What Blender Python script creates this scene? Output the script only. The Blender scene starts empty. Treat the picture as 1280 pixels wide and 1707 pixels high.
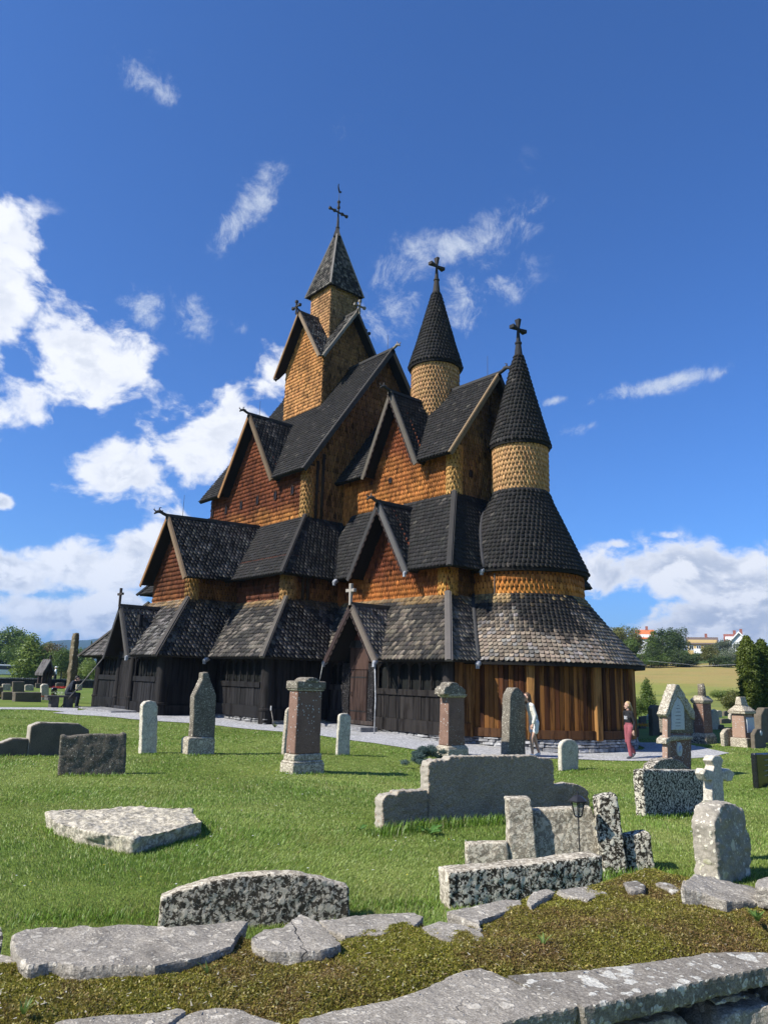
import bpy, bmesh, math, random
import numpy as np
from mathutils import Vector, Matrix, noise as mnoise
rng = np.random.default_rng(7); random.seed(7)
SC = bpy.context.scene
COL = SC.collection
R = math.radians
# ---------------------------------------------------------------- camera
F, CX, CY, PITCH, ROLL, AZ, H = 1232.0, 640.0, 853.5, R(12.7), R(1.6), R(139.2), 1.75
_f = np.array([math.cos(AZ)*math.cos(PITCH), math.sin(AZ)*math.cos(PITCH), math.sin(PITCH)])
_r = np.array([math.sin(AZ), -math.cos(AZ), 0.0]); _u = np.cross(_r, _f)
CU = _u*math.cos(ROLL)-_r*math.sin(ROLL); CR = _r*math.cos(ROLL)+_u*math.sin(ROLL)
cam = bpy.data.cameras.new('camera'); camo = bpy.data.objects.new('camera', cam); COL.objects.link(camo)
cam.sensor_fit = 'VERTICAL'; cam.sensor_height = 36.0; cam.sensor_width = 27.0; cam.lens = 36.0*F/1707.0
cam.clip_start = 0.05; cam.clip_end = 20000
m = Matrix((( CR[0], CU[0], -_f[0]), (CR[1], CU[1], -_f[1]), (CR[2], CU[2], -_f[2]))).to_4x4()
m.translation = Vector((0, 0, H)); camo.matrix_world = m
SC.camera = camo
# ---------------------------------------------------------------- sky, sun, exposure
SUN_AZ, SUN_EL = R(256.0), R(42.0)
SC.view_settings.view_transform = 'Standard'; SC.view_settings.look = 'None'
SC.view_settings.gamma = 1.0; SC.view_settings.use_curve_mapping = False
SC.view_settings.exposure = 0.62
SKY_STRENGTH = 0.084; SUN_STRENGTH = 5.0
sl = bpy.data.lights.new('sun', 'SUN'); sl.energy = SUN_STRENGTH; sl.angle = R(0.53); sl.color = (1.0, 0.955, 0.88)
so = bpy.data.objects.new('sun', sl); COL.objects.link(so)
sd = Vector((math.cos(SUN_AZ)*math.cos(SUN_EL), math.sin(SUN_AZ)*math.cos(SUN_EL), math.sin(SUN_EL)))
so.rotation_euler = sd.to_track_quat('Z', 'Y').to_euler(); so.location = (0, 0, 60)

def ray(x, y):
    return _f+CR*(x-CX)/F-CU*(y-CY)/F
def dirn(x, y):
    d = ray(x, y); return d/np.linalg.norm(d)
def onz(x, y, z):
    d = ray(x, y); return np.array([0, 0, H])+d*(z-H)/d[2]
def onx(x, y, v):
    d = ray(x, y); return np.array([0, 0, H])+d*v/d[0]
def ony(x, y, v):
    d = ray(x, y); return np.array([0, 0, H])+d*v/d[1]
def ondist(x, y, D):
    d = ray(x, y); return np.array([0, 0, H])+d*D/math.hypot(d[0], d[1])

# node helper ------------------------------------------------------------
class N:
    def __init__(s, tree): s.t = tree
    def new(s, typ, ins=None, **props):
        n = s.t.nodes.new(typ)
        for k, v in props.items(): setattr(n, k, v)
        for k, v in (ins or {}).items():
            sock = n.inputs[k]
            if isinstance(v, bpy.types.NodeSocket): s.t.links.new(v, sock)
            else: sock.default_value = v
        return n
    def math(s, op, a, b=0.0, c=None, clamp=False):
        n = s.t.nodes.new('ShaderNodeMath'); n.operation = op; n.use_clamp = clamp
        for i, v in enumerate((a, b) if c is None else (a, b, c)):
            if isinstance(v, bpy.types.NodeSocket): s.t.links.new(v, n.inputs[i])
            else: n.inputs[i].default_value = v
        return n.outputs[0]
    def vmath(s, op, a, b=None, scale=None):
        n = s.t.nodes.new('ShaderNodeVectorMath'); n.operation = op
        for i, v in enumerate([a] if b is None else [a, b]):
            if isinstance(v, bpy.types.NodeSocket): s.t.links.new(v, n.inputs[i])
            else: n.inputs[i].default_value = v
        if scale is not None:
            if isinstance(scale, bpy.types.NodeSocket): s.t.links.new(scale, n.inputs['Scale'])
            else: n.inputs['Scale'].default_value = scale
        return n.outputs['Value'] if op in ('DOT_PRODUCT', 'LENGTH', 'DISTANCE') else n.outputs[0]
    def noise(s, vec, scale, detail=4, rough=0.55, dist=0.0):
        n = s.new('ShaderNodeTexNoise', {'Vector': vec, 'Scale': scale, 'Detail': detail, 'Roughness': rough, 'Distortion': dist}); return n.outputs['Fac']
    def vor(s, vec, scale, feature='F1', rnd=1.0, out='Distance'):
        n = s.new('ShaderNodeTexVoronoi', feature=feature); s.t.links.new(vec, n.inputs['Vector'])
        n.inputs['Scale'].default_value = scale; n.inputs['Randomness'].default_value = rnd; return n.outputs[out]
    def step(s, v, a, b, smooth=True):   # a -> 0, b -> 1
        n = s.new('ShaderNodeMapRange', {'Value': v, 'From Min': a, 'From Max': b}, interpolation_type='SMOOTHSTEP' if smooth else 'LINEAR')
        return n.outputs[0]
    def mix(s, f, a, b, blend='MIX'):
        n = s.t.nodes.new('ShaderNodeMix'); n.data_type = 'RGBA'; n.blend_type = blend
        for i, v in ((0, f), (6, a), (7, b)):
            if isinstance(v, bpy.types.NodeSocket): s.t.links.new(v, n.inputs[i])
            elif i == 0: n.inputs[0].default_value = v
            else: n.inputs[i].default_value = (*v, 1) if len(v) == 3 else v
        return n.outputs[2]
    def scalev(s, vec, sc):
        return s.vmath('MULTIPLY', vec, sc)
MATS = {}
def material(name, fn, rough=0.85, spec=0.3):
    if name in MATS: return MATS[name]
    m = bpy.data.materials.new(name); m.use_nodes = True; t = m.node_tree; t.nodes.clear()
    n = N(t); b = n.new('ShaderNodeBsdfPrincipled'); o = n.new('ShaderNodeOutputMaterial')
    t.links.new(b.outputs[0], o.inputs[0]); b.inputs['Roughness'].default_value = rough
    b.inputs['Specular IOR Level'].default_value = spec
    pos = n.new('ShaderNodeNewGeometry').outputs['Position']
    res = fn(n, pos, b)
    col, hgt = res[0], res[1] if len(res) > 1 else None
    if isinstance(col, bpy.types.NodeSocket): t.links.new(col, b.inputs['Base Color'])
    else: b.inputs['Base Color'].default_value = (*col, 1)
    if hgt is not None:
        bp = n.new('ShaderNodeBump', {'Height': hgt, 'Strength': res[2] if len(res) > 2 else 0.5, 'Distance': res[3] if len(res) > 3 else 0.01})
        t.links.new(bp.outputs[0], b.inputs['Normal'])
    MATS[name] = m; return m
def plain(name, c, rough=0.7, var=0.15, scale=8.0, spec=0.3, metal=0.0):
    def fn(n, pos, b):
        b.inputs['Metallic'].default_value = metal
        f = n.noise(pos, scale, 4)
        c0 = tuple(v*(1-var) for v in c); c1 = tuple(min(1, v*(1+var)) for v in c)
        return n.mix(n.step(f, 0.3, 0.7), c0, c1), f, 0.15, 0.01
    return material(name, fn, rough, spec)

# world --------------------------------------------------------------------
W = bpy.data.worlds.new('World'); SC.world = W; W.use_nodes = True; wt = W.node_tree; wt.nodes.clear(); n = N(wt)
sky = n.new('ShaderNodeTexSky', sky_type='NISHITA'); sky.sun_disc = False; sky.sun_elevation = SUN_EL
sky.sun_rotation = R(90)-SUN_AZ; sky.air_density = 1.0; sky.dust_density = 0.3; sky.ozone_density = 3.0; sky.altitude = 50
D = n.new('ShaderNodeTexCoord').outputs['Generated']
sep = n.new('ShaderNodeSeparateXYZ', {0: D}); zz = sep.outputs[2]
den = n.math('MAXIMUM', n.math('ADD', zz, 0.12), 0.05)
flat = n.new('ShaderNodeCombineXYZ', {0: n.math('DIVIDE', sep.outputs[0], den), 1: n.math('DIVIDE', sep.outputs[1], den)}).outputs[0]
# cumulus puffs: (px, py, half width, half height, rotation in degrees, weight)
CUM = [(-15, 480, 95, 160, 12, .86), (140, 590, 110, 88, 25, .92), (25, 680, 110, 60, -10, .78), (215, 770, 115, 88, -6, .95), (330, 735, 170, 70, -28, .85),
       (455, 640, 55, 70, 0, .8), (60, 945, 150, 62, 0, 1.0), (265, 905, 90, 60, -20, .85), (130, 1035, 280, 52, 4, .95), (5, 835, 26, 20, 0, .9),
       (1140, 945, 170, 48, -2, 1.1), (1270, 985, 150, 60, 5, 1.0), (1020, 960, 60, 42, 0, .85), (1200, 1045, 280, 50, -6, 1.0), (1035, 908, 45, 12, 0, .55), (1110, 893, 32, 10, 5, .5)]
WISP = [(425, 335, 85, 33, -48, 1.0), (245, 130, 80, 36, 40, .62), (785, 392, 150, 40, -17, .72), (790, 500, 120, 60, -38, .62), (650, 490, 70, 95, 20, .62), (1100, 640, 120, 17, -13, 1.0),
        (985, 712, 60, 12, -12, .6), (925, 668, 25, 8, -15, .8), (322, 525, 34, 44, -20, .85), (240, 510, 40, 40, 30, .8), (220, 350, 24, 30, 0, .3), (575, 215, 34, 46, 20, .35),
        (400, 550, 26, 20, 0, .4), (1240, 605, 40, 12, -10, .3), (560, 40, 20, 40, -20, .0), (880, 270, 40, 30, 30, .2), (235, 445, 20, 14, -30, .5)]
def puff_mask(lst):
    tot = None
    for (px, py, a, b, rot, w) in lst:
        if w <= 0: continue
        c = dirn(px, py); th = R(rot)
        e1 = dirn(px+math.cos(th)*20, py+math.sin(th)*20)-c; e1 = e1-c*np.dot(e1, c); l1 = np.linalg.norm(e1)/20; e1 = e1/np.linalg.norm(e1)
        e2 = np.cross(c, e1); sa, sb = 1/(a*l1), 1/(b*l1)
        u = n.vmath('DOT_PRODUCT', D, tuple(e1*sa)); v = n.vmath('DOT_PRODUCT', D, tuple(e2*sb))
        off = (float(np.dot(c, e1*sa)), float(np.dot(c, e2*sb)))
        r2 = n.math('ADD', n.math('MULTIPLY', n.math('SUBTRACT', u, off[0]), n.math('SUBTRACT', u, off[0])), n.math('MULTIPLY', v, v))
        front = n.math('GREATER_THAN', n.vmath('DOT_PRODUCT', D, tuple(c)), 0.0)
        g = n.math('MULTIPLY', n.math('EXPONENT', n.math('MULTIPLY', r2, -0.9)), n.math('MULTIPLY', front, w))
        tot = g if tot is None else n.math('MAXIMUM', tot, g)
    return tot
cm = puff_mask(CUM); wm = puff_mask(WISP)
warp = n.vmath('ADD', D, n.vmath('SCALE', n.vmath('SUBTRACT', n.new('ShaderNodeTexNoise', {'Vector': D, 'Scale': 9.0, 'Detail': 3.0}).outputs['Color'], (.5, .5, .5)), scale=0.05))
sq = n.scalev(warp, (1, 1, 1.5))
n1 = n.noise(sq, 9.5, 12, 0.60)
n1s = n.noise(n.vmath('ADD', sq, (-0.012, -0.02, 0.022)), 9.5, 7, 0.60)
# away from the picture the same broken cloud goes on near the horizon
farc = n.math('MULTIPLY', n.math('MULTIPLY', n.step(n.noise(D, 2.6, 3), 0.46, 0.62), n.step(zz, 0.45, 0.05)), n.step(n.vmath('DOT_PRODUCT', D, tuple(dirn(640, 1000))), 0.86, 0.70))
cm2 = n.math('MAXIMUM', cm, farc)
dc = n.math('ADD', cm2, n.math('MULTIPLY', n.math('SUBTRACT', n1, 0.5), 2.5))
alpha_c = n.math('MULTIPLY', n.step(dc, 0.36, 0.70), n.step(cm2, 0.05, 0.3))
wv = n.noise(n.vmath('ADD', n.scalev(warp, (1, 1, 1)), (3, 1, 2)), 17.0, 12, 0.72, 0.35)
dw = n.math('ADD', wm, n.math('MULTIPLY', n.math('SUBTRACT', wv, 0.52), 3.2))
alpha_w = n.math('MULTIPLY', n.math('MULTIPLY', n.step(dw, 0.25, 1.25), n.step(wm, 0.03, 0.45)), 0.8)
lit = n.step(n.math('SUBTRACT', n1, n1s), -0.05, 0.075)
thick = n.step(dc, 0.5, 1.0)
lowd = n.step(zz, 0.30, 0.10)
grey = n.math('MULTIPLY', n.math('MULTIPLY', n.math('SUBTRACT', 1.0, lit), thick), n.math('ADD', 0.35, n.math('MULTIPLY', lowd, 0.4)), clamp=True)
ccol = n.mix(grey, (8.2, 8.3, 8.5), (3.0, 3.6, 4.7))
hz = n.step(zz, 0.16, -0.01)
skyc = n.mix(1.0, sky.outputs[0], (0.44, 0.79, 1.32), 'MULTIPLY')
skyc = n.mix(n.math('MULTIPLY', hz, 0.35), skyc, (3.2, 4.2, 6.0))
c1 = n.mix(alpha_w, skyc, (6.0, 6.5, 7.2)); c2 = n.mix(n.math('MULTIPLY', alpha_c, 0.95), c1, ccol)
bg = n.new('ShaderNodeBackground', {'Color': c2, 'Strength': SKY_STRENGTH}); wo = n.new('ShaderNodeOutputWorld')
wt.links.new(bg.outputs[0], wo.inputs[0])
W.cycles.sampling_method = 'MANUAL'; W.cycles.sample_map_resolution = 512

# ---------------------------------------------------------------- mesh helpers
ORG = {}
def link(o, parent=None, org=None):
    COL.objects.link(o)
    if parent is not None: o.parent = parent
def props(o, label=None, cat=None, group=None, kind=None):
    if label: o['label'] = label
    if cat: o['category'] = cat
    if group: o['group'] = group
    if kind: o['kind'] = kind
    return o
def thing(name, loc, label, cat, group=None):
    o = bpy.data.objects.new(name, None); o.location = tuple(loc); COL.objects.link(o)
    ORG[o.name] = np.array(loc, float); o.empty_display_size = 0.3
    return props(o, label, cat, group)
class MB:
    def __init__(s): s.v = []; s.f = []; s.c = []; s.n = 0
    def add(s, vs, fs, col=None):
        vs = np.asarray(vs, float).reshape(-1, 3)
        s.v.append(vs); s.f.extend([tuple(i+s.n for i in f) for f in fs])
        s.c.append(np.tile(np.array((*col, 1.0)) if col is not None else np.ones(4), (len(vs), 1))); s.n += len(vs); return s
    def box(s, lo, hi, col=None):
        x0, y0, z0 = lo; x1, y1, z1 = hi
        return s.add([(x0,y0,z0),(x1,y0,z0),(x1,y1,z0),(x0,y1,z0),(x0,y0,z1),(x1,y0,z1),(x1,y1,z1),(x0,y1,z1)],
                     [(3,2,1,0),(4,5,6,7),(0,1,5,4),(1,2,6,5),(2,3,7,6),(3,0,4,7)], col)
    def beam(s, p, q, w, h, up=(0, 0, 1), col=None, w2=None, h2=None):
        p = np.array(p, float); q = np.array(q, float); d = q-p; d /= np.linalg.norm(d); up = np.array(up, float)
        sx = np.cross(d, up); sx /= np.linalg.norm(sx)+1e-9; uy = np.cross(sx, d); w2 = w2 or w; h2 = h2 or h
        vs = [p-sx*w/2-uy*h/2, p+sx*w/2-uy*h/2, p+sx*w/2+uy*h/2, p-sx*w/2+uy*h/2,
              q-sx*w2/2-uy*h2/2, q+sx*w2/2-uy*h2/2, q+sx*w2/2+uy*h2/2, q-sx*w2/2+uy*h2/2]
        return s.add(vs, [(0,1,2,3),(7,6,5,4),(4,5,1,0),(5,6,2,1),(6,7,3,2),(7,4,0,3)], col)
    def tube(s, pts, rads, k=8, col=None):
        pts = [np.array(p, float) for p in pts]; rings = []
        for i, p in enumerate(pts):
            d = pts[min(i+1, len(pts)-1)]-pts[max(i-1, 0)]; d /= np.linalg.norm(d)+1e-9
            a = np.array([0, 0, 1.0]) if abs(d[2]) < .9 else np.array([1.0, 0, 0])
            u = np.cross(d, a); u /= np.linalg.norm(u); w = np.cross(d, u)
            rings.append([p+rads[i]*(u*math.cos(t)+w*math.sin(t)) for t in np.linspace(0, 2*math.pi, k, endpoint=False)])
        vs = [v for r_ in rings for v in r_]; fs = []
        for i in range(len(pts)-1):
            for j in range(k): a = i*k+j; b = i*k+(j+1) % k; fs.append((a, b, b+k, a+k))
        fs.append(tuple(range(k))[::-1]); fs.append(tuple((len(pts)-1)*k+j for j in range(k)))
        return s.add(vs, fs, col)
    def lathe(s, prof, c=(0, 0), k=24, col=None, a0=0, a1=2*math.pi):
        full = abs(a1-a0-2*math.pi) < 1e-6; kk = k if full else k+1
        an = np.linspace(a0, a1, kk, endpoint=not full) if not full else np.linspace(0, 2*math.pi, k, endpoint=False)
        vs = [(c[0]+r_*math.cos(t), c[1]+r_*math.sin(t), z) for (r_, z) in prof for t in an]; fs = []
        for i in range(len(prof)-1):
            for j in range(k if full else k): a = i*kk+j; b = i*kk+(j+1) % kk; fs.append((a, b, b+kk, a+kk))
        if full: fs.append(tuple(range(kk))[::-1]); fs.append(tuple((len(prof)-1)*kk+j for j in range(kk)))
        return s.add(vs, fs, col)
    def prism(s, poly, vec, col=None):
        k = len(poly); poly = np.array(poly, float); q = poly+np.array(vec, float)
        return s.add(np.vstack([poly, q]), [tuple(range(k)), tuple(range(2*k-1, k-1, -1))]+[(i, i+k, (i+1) % k+k, (i+1) % k) for i in range(k)], col)
    def build(s, name, mat, parent=None, label=None, kind=None, smooth=False, bevel=0.0, loc=None, fixn=True):
        me = bpy.data.meshes.new(name); org = ORG.get(parent.name, np.zeros(3)) if parent is not None else (np.array(loc, float) if loc is not None else np.zeros(3))
        V = np.vstack(s.v)-org; me.from_pydata(V.tolist(), [], s.f)
        ca = me.color_attributes.new('Col', 'FLOAT_COLOR', 'POINT'); ca.data.foreach_set('color', np.vstack(s.c).astype(np.float32).ravel())
        if fixn or bevel > 0:
            bm = bmesh.new(); bm.from_mesh(me)
            if fixn: bmesh.ops.recalc_face_normals(bm, faces=bm.faces)
            if bevel > 0: bmesh.ops.bevel(bm, geom=[e for e in bm.edges if len(e.link_faces) == 2 and e.calc_face_angle(0) > .5], offset=bevel, segments=1, affect='EDGES', clamp_overlap=True)
            bm.to_mesh(me); bm.free()
        o = bpy.data.objects.new(name, me); me.materials.append(mat)
        if smooth: me.polygons.foreach_set('use_smooth', [True]*len(me.polygons))
        link(o, parent)
        if parent is None and loc is not None: o.location = tuple(loc)
        ORG[o.name] = org
        return props(o, label, kind=kind)
def fast_mesh(name, V, tri, mat, col=None, parent=None, kind=None, quads=False):
    V = np.asarray(V, np.float32).reshape(-1, 3); tri = np.asarray(tri, np.int32); k = tri.shape[1]
    org = ORG.get(parent.name, np.zeros(3)) if parent is not None else np.zeros(3)
    me = bpy.data.meshes.new(name); me.vertices.add(len(V)); me.vertices.foreach_set('co', (V-org).astype(np.float32).ravel())
    me.loops.add(tri.size); me.loops.foreach_set('vertex_index', tri.ravel()); me.polygons.add(len(tri))
    me.polygons.foreach_set('loop_start', np.arange(0, tri.size, k, dtype=np.int32))
    me.update(calc_edges=True)
    if col is not None:
        c4 = np.ones((len(V), 4), np.float32); c4[:, :3] = col
        ca = me.color_attributes.new('Col', 'FLOAT_COLOR', 'POINT'); ca.data.foreach_set('color', c4.ravel())
    me.materials.append(mat); o = bpy.data.objects.new(name, me); link(o, parent); ORG[o.name] = org
    if kind: o['kind'] = kind
    return o

# ---------------------------------------------------------------- terrain height
def sstep(x, a, b):
    t = np.clip((x-a)/(b-a), 0, 1); return t*t*(3-2*t)
def ground_z(x, y):
    x = np.asarray(x, float); y = np.asarray(y, float); d = np.hypot(x, y)
    s = (x+27.8)*.866+(y-12.8)*.5
    g = np.interp(s, [-18, 0, 4, 10, 15, 17.5, 21, 30], [.30, .13, .02, -.12, -.43, -.42, -.34, -.30])
    w = sstep(d, 8, 19)
    a = np.arctan2(x*_r[0]+y*_r[1], x*math.cos(AZ)+y*math.sin(AZ))      # azimuth right of the view
    rise = np.interp(d, [0, 66, 120, 185, 300, 520, 900, 9000], [0, 0, 2.5, 6.9, 15.5, 17.5, 10, 0])*sstep(a, R(0), R(14))*sstep(a, R(75), R(45))
    rl = np.interp(d, [0, 150, 400, 9000], [0, 0, 1.0, 0])*(1-sstep(a, R(-12), R(0)))
    roll = .03*np.sin(x*1.3+y*.4)*np.cos(y*1.1-x*.3)*sstep(d, 5, 9)*.6
    return g*w+rise+rl+roll
def gz(x, y): return float(ground_z(x, y))
def at(px, py):
    d = ray(px, py); z = 0.0
    for _ in range(14):
        t = (z-H)/d[2]; p = d*t; z2 = gz(p[0], p[1]); z = z*.4+z2*.6
    t = (z-H)/d[2]; p = d*t; return np.array([p[0], p[1], z])
# ================================================================ ground
def m_ground(n, pos, b):
    f1 = n.noise(pos, .35, 5); f2 = n.noise(pos, 3.0, 6, .65); f3 = n.noise(pos, 40.0, 4)
    c = n.mix(n.step(f1, .35, .65), (.10, .155, .025), (.16, .20, .045))
    c = n.mix(n.math('MULTIPLY', n.step(f2, .48, .75), .6), c, (.18, .20, .05))
    c = n.mix(n.math('MULTIPLY', n.step(f3, .45, .7), .5), c, (.05, .095, .012))
    return c, f3, .6, .03
M_GROUND = material('grass_ground', m_ground, .95, .1)
def m_field(n, pos, b):
    sp = n.new('ShaderNodeSeparateXYZ', {0: pos}); d = n.vmath('LENGTH', n.scalev(pos, (1, 1, 0)))
    w = n.math('ADD', d, n.math('MULTIPLY', n.math('SUBTRACT', n.noise(pos, .035, 4), .5), 46))
    streak = n.noise(n.scalev(pos, (.25, .25, 1)), .25, 5, .7)
    c = n.mix(n.step(w, 116, 126), (.22, .24, .05), (.33, .245, .085))
    c = n.mix(n.math('MULTIPLY', n.step(n.noise(pos, .05, 4), .5, .58), n.step(w, 118, 108)), c, (.085, .13, .03))
    c = n.mix(n.math('MULTIPLY', n.step(streak, .45, .7), .55), c, (.20, .155, .05)); c = n.mix(n.math('MULTIPLY', n.step(n.noise(n.scalev(pos, (.6, .6, 1)), .06, 6, .65), .45, .62), .5), c, (.24, .25, .07))
    c = n.mix(n.math('MULTIPLY', n.step(n.noise(pos, 2.5, 5), .4, .7), .35), c, (.15, .14, .04))
    c = n.mix(n.step(w, 196, 204), c, (.07, .105, .025))
    return c, n.noise(pos, 3.0, 4), .4, .2
M_FIELD = material('field_crop', m_field, .95, .1)
def polar_sheet(name, mat, rr, aa, keep, lift=0.0):
    V = []; idx = {}
    P2 = np.array([[(r_*math.cos(a), r_*math.sin(a)) for a in aa] for r_ in rr]).reshape(-1, 2)
    Z = ground_z(P2[:, 0], P2[:, 1])+lift
    V = np.column_stack([P2, Z]); na = len(aa); q = []
    for i in range(len(rr)-1):
        for j in range(na-1):
            rc = (rr[i]+rr[i+1])/2; ac = (aa[j]+aa[j+1])/2
            if keep(rc, ac): q.append((i*na+j, (i+1)*na+j, (i+1)*na+j+1, i*na+j+1))
    used = np.unique(np.array(q)); remap = -np.ones(len(V), int); remap[used] = np.arange(len(used))
    return fast_mesh(name, V[used], remap[np.array(q)], mat)
rr = np.concatenate([[0.01], np.geomspace(.8, 60, 130), np.geomspace(62, 9000, 90)]); aa = AZ-np.linspace(-math.pi, math.pi, 361)
def rel(a): return (AZ-a)
infield = lambda r_, a: 66 < r_ < 330 and R(8) < (AZ-a) < R(60)
o = polar_sheet('ground', M_GROUND, rr, aa, lambda r_, a: not infield(r_, a)); props(o, 'short green churchyard grass around the stave church', kind='structure')
o = polar_sheet('field', M_FIELD, rr, aa, infield); props(o, 'yellow and green sloping field behind the churchyard', kind='structure')

def m_gravel(n, pos, b):
    c = n.new('ShaderNodeTexVoronoi', {'Vector': pos, 'Scale': 26.0}); v = n.new('ShaderNodeSeparateXYZ', {0: c.outputs['Color']}).outputs[0]
    col = n.mix(v, (.20, .20, .20), (.52, .51, .50)); col = n.mix(n.math('MULTIPLY', n.step(n.noise(pos, .9, 4), .5, .7), .35), col, (.22, .22, .17))
    return col, c.outputs['Distance'], -.9, .03
M_GRAVEL = material('gravel', m_gravel, .95, .1)
def strip(name, inner, outer, lift, mat, sub=24):
    I = np.array(inner, float); O = np.array(outer, float); V = []; k = len(I)
    for i in range(k-1):
        for t in np.linspace(0, 1, 7)[:-1]:
            a = I[i]*(1-t)+I[i+1]*t; b_ = O[i]*(1-t)+O[i+1]*t
            for s_ in np.linspace(0, 1, sub): p = a*(1-s_)+b_*s_; V.append((p[0], p[1], gz(p[0], p[1])+lift))
    for s_ in np.linspace(0, 1, sub): p = I[-1]*(1-s_)+O[-1]*s_; V.append((p[0], p[1], gz(p[0], p[1])+lift))
    rows = len(V)//sub; q = [(i*sub+j, (i+1)*sub+j, (i+1)*sub+j+1, i*sub+j+1) for i in range(rows-1) for j in range(sub-1)]
    return fast_mesh(name, V, q, mat)
def a2(px, py): return at(px, py)[:2]
NX, NY = -31.2, 22.9
path_out = [a2(88, 1189), a2(160, 1194), a2(215, 1199), a2(270, 1203), a2(345, 1208), a2(440, 1218), a2(520, 1225), a2(560, 1231), a2(620, 1239), a2(690, 1250), a2(760, 1258), a2(840, 1262), a2(930, 1265), a2(1000, 1268), a2(1090, 1269), a2(1180, 1263), a2(1215, 1256), a2(1170, 1246), a2(1130, 1239)]
path_in = [(-33.9, 13.4), (-33, 13.4), (-31, 13.4), (-28.6, 13.6), (-27.5, 15.4), (-24.2, 15.6), (-23.4, 17), (-22.5, 18.5), (-20.5, 18.5), (-19, 18.5), (-17.6, 18.6), (-17.2, 19.6), (-16.8, 20.4), (-15.9, 20.9), (-14.6, 22.3), (-14.3, 24.5), (-14.6, 25.2), (-15.3, 26.0), (-16.5, 27.2)]
o = strip('gravel_path', path_in, path_out, .018, M_GRAVEL); props(o, 'pale grey gravel path running along the church wall', kind='structure')
p1 = [a2(-40, 1179.5), a2(0, 1179.5), a2(60, 1180), a2(130, 1181)]; p2 = [a2(-40, 1183), a2(0, 1183), a2(60, 1183.5), a2(130, 1188)]
o = strip('footpath', p1, p2, .02, M_GRAVEL); props(o, 'thin pale footpath crossing the grass on the left', kind='structure')
GRAVEL_POLY = np.array([p[:2] for p in path_out]+[p for p in path_in[::-1]])
def in_poly(P, poly):
    x, y = P[:, 0], P[:, 1]; ins = np.zeros(len(P), bool); k = len(poly)
    for i in range(k):
        x1, y1 = poly[i]; x2, y2 = poly[(i+1) % k]
        c = ((y1 > y) != (y2 > y)) & (x < (x2-x1)*(y-y1)/(y2-y1+1e-12)+x1); ins ^= c
    return ins

# ================================================================ church
def m_wood(n, pos, b):
    a = n.new('ShaderNodeAttribute', attribute_name='Col').outputs['Color']
    g = n.noise(n.scalev(pos, (45, 45, 5)), 1.0, 5, .6); g2 = n.noise(pos, 1.3, 4)
    c = n.mix(n.math('MULTIPLY', n.step(g, .35, .75), .55), a, n.mix(1.0, a, (.42, .38, .34), 'MULTIPLY'))
    c = n.mix(n.math('MULTIPLY', n.step(g2, .4, .7), .28), c, n.mix(1.0, a, (1.35, 1.3, 1.25), 'MULTIPLY'))
    return c, g, .45, .006
M_WOOD = material('tarred_wood', m_wood, .8, .15)
M_SH = material('shingle_wood', m_wood, .8, .16)
TAR = np.array((.0175, .0160, .0145)); BLK = (.006, .0055, .005)
CH = thing('stave_church', (-25, 20, 0), 'large tarred wooden stave church with stacked shingled roofs, three spires and a round apse', 'church')
def plane_axes(nrm):
    u = np.cross([0, 0, 1.0], nrm); u /= np.linalg.norm(u); return u, np.cross(nrm, u)
OUT_R = [(-.5, 1.0), (-.5, .46), (-.43, .20), (-.24, .04), (0, 0), (.24, .04), (.43, .20), (.5, .46), (.5, 1.0)]
OUT_P = [(-.5, 1.0), (-.5, .5), (-.25, .16), (0, -.04), (.25, .16), (.5, .5), (.5, 1.0)]
def template(style, w, L, h, th):
    o_ = np.array(OUT_R if style == 'r' else OUT_P); k = len(o_)
    top = np.column_stack([o_[:, 0]*w*.90, o_[:, 1]*L, h*(1-o_[:, 1])+.004]); low = top.copy(); low[:, 2] -= th
    V = np.vstack([top, low[1:-1]]); F = [(0, i, i+1) for i in range(1, k-1)]
    for i in range(1, k-2): a, b_ = i, i+1; c, d = k+i-1, k+i; F += [(a, c, b_), (b_, c, d)]
    return V, np.array(F)
class SHB:    # collects shingles of one surface group
    def __init__(s): s.V = []; s.F = []; s.C = []; s.n = 0
    def put(s, V, F, C):   # V (N,k,3), F (m,3), C (N,3)
        if len(V) == 0: return
        Nn, k, _ = V.shape; s.V.append(V.reshape(-1, 3)); s.F.append((F[None]+(np.arange(Nn)*k)[:, None, None]+s.n).reshape(-1, 3)); s.n += Nn*k
        s.C.append(np.repeat(C, k, axis=0))
    def build(s, name, parent):
        o = fast_mesh(name, np.vstack(s.V), np.vstack(s.F), M_SH, np.vstack(s.C), parent, 'stuff'); return o
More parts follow.
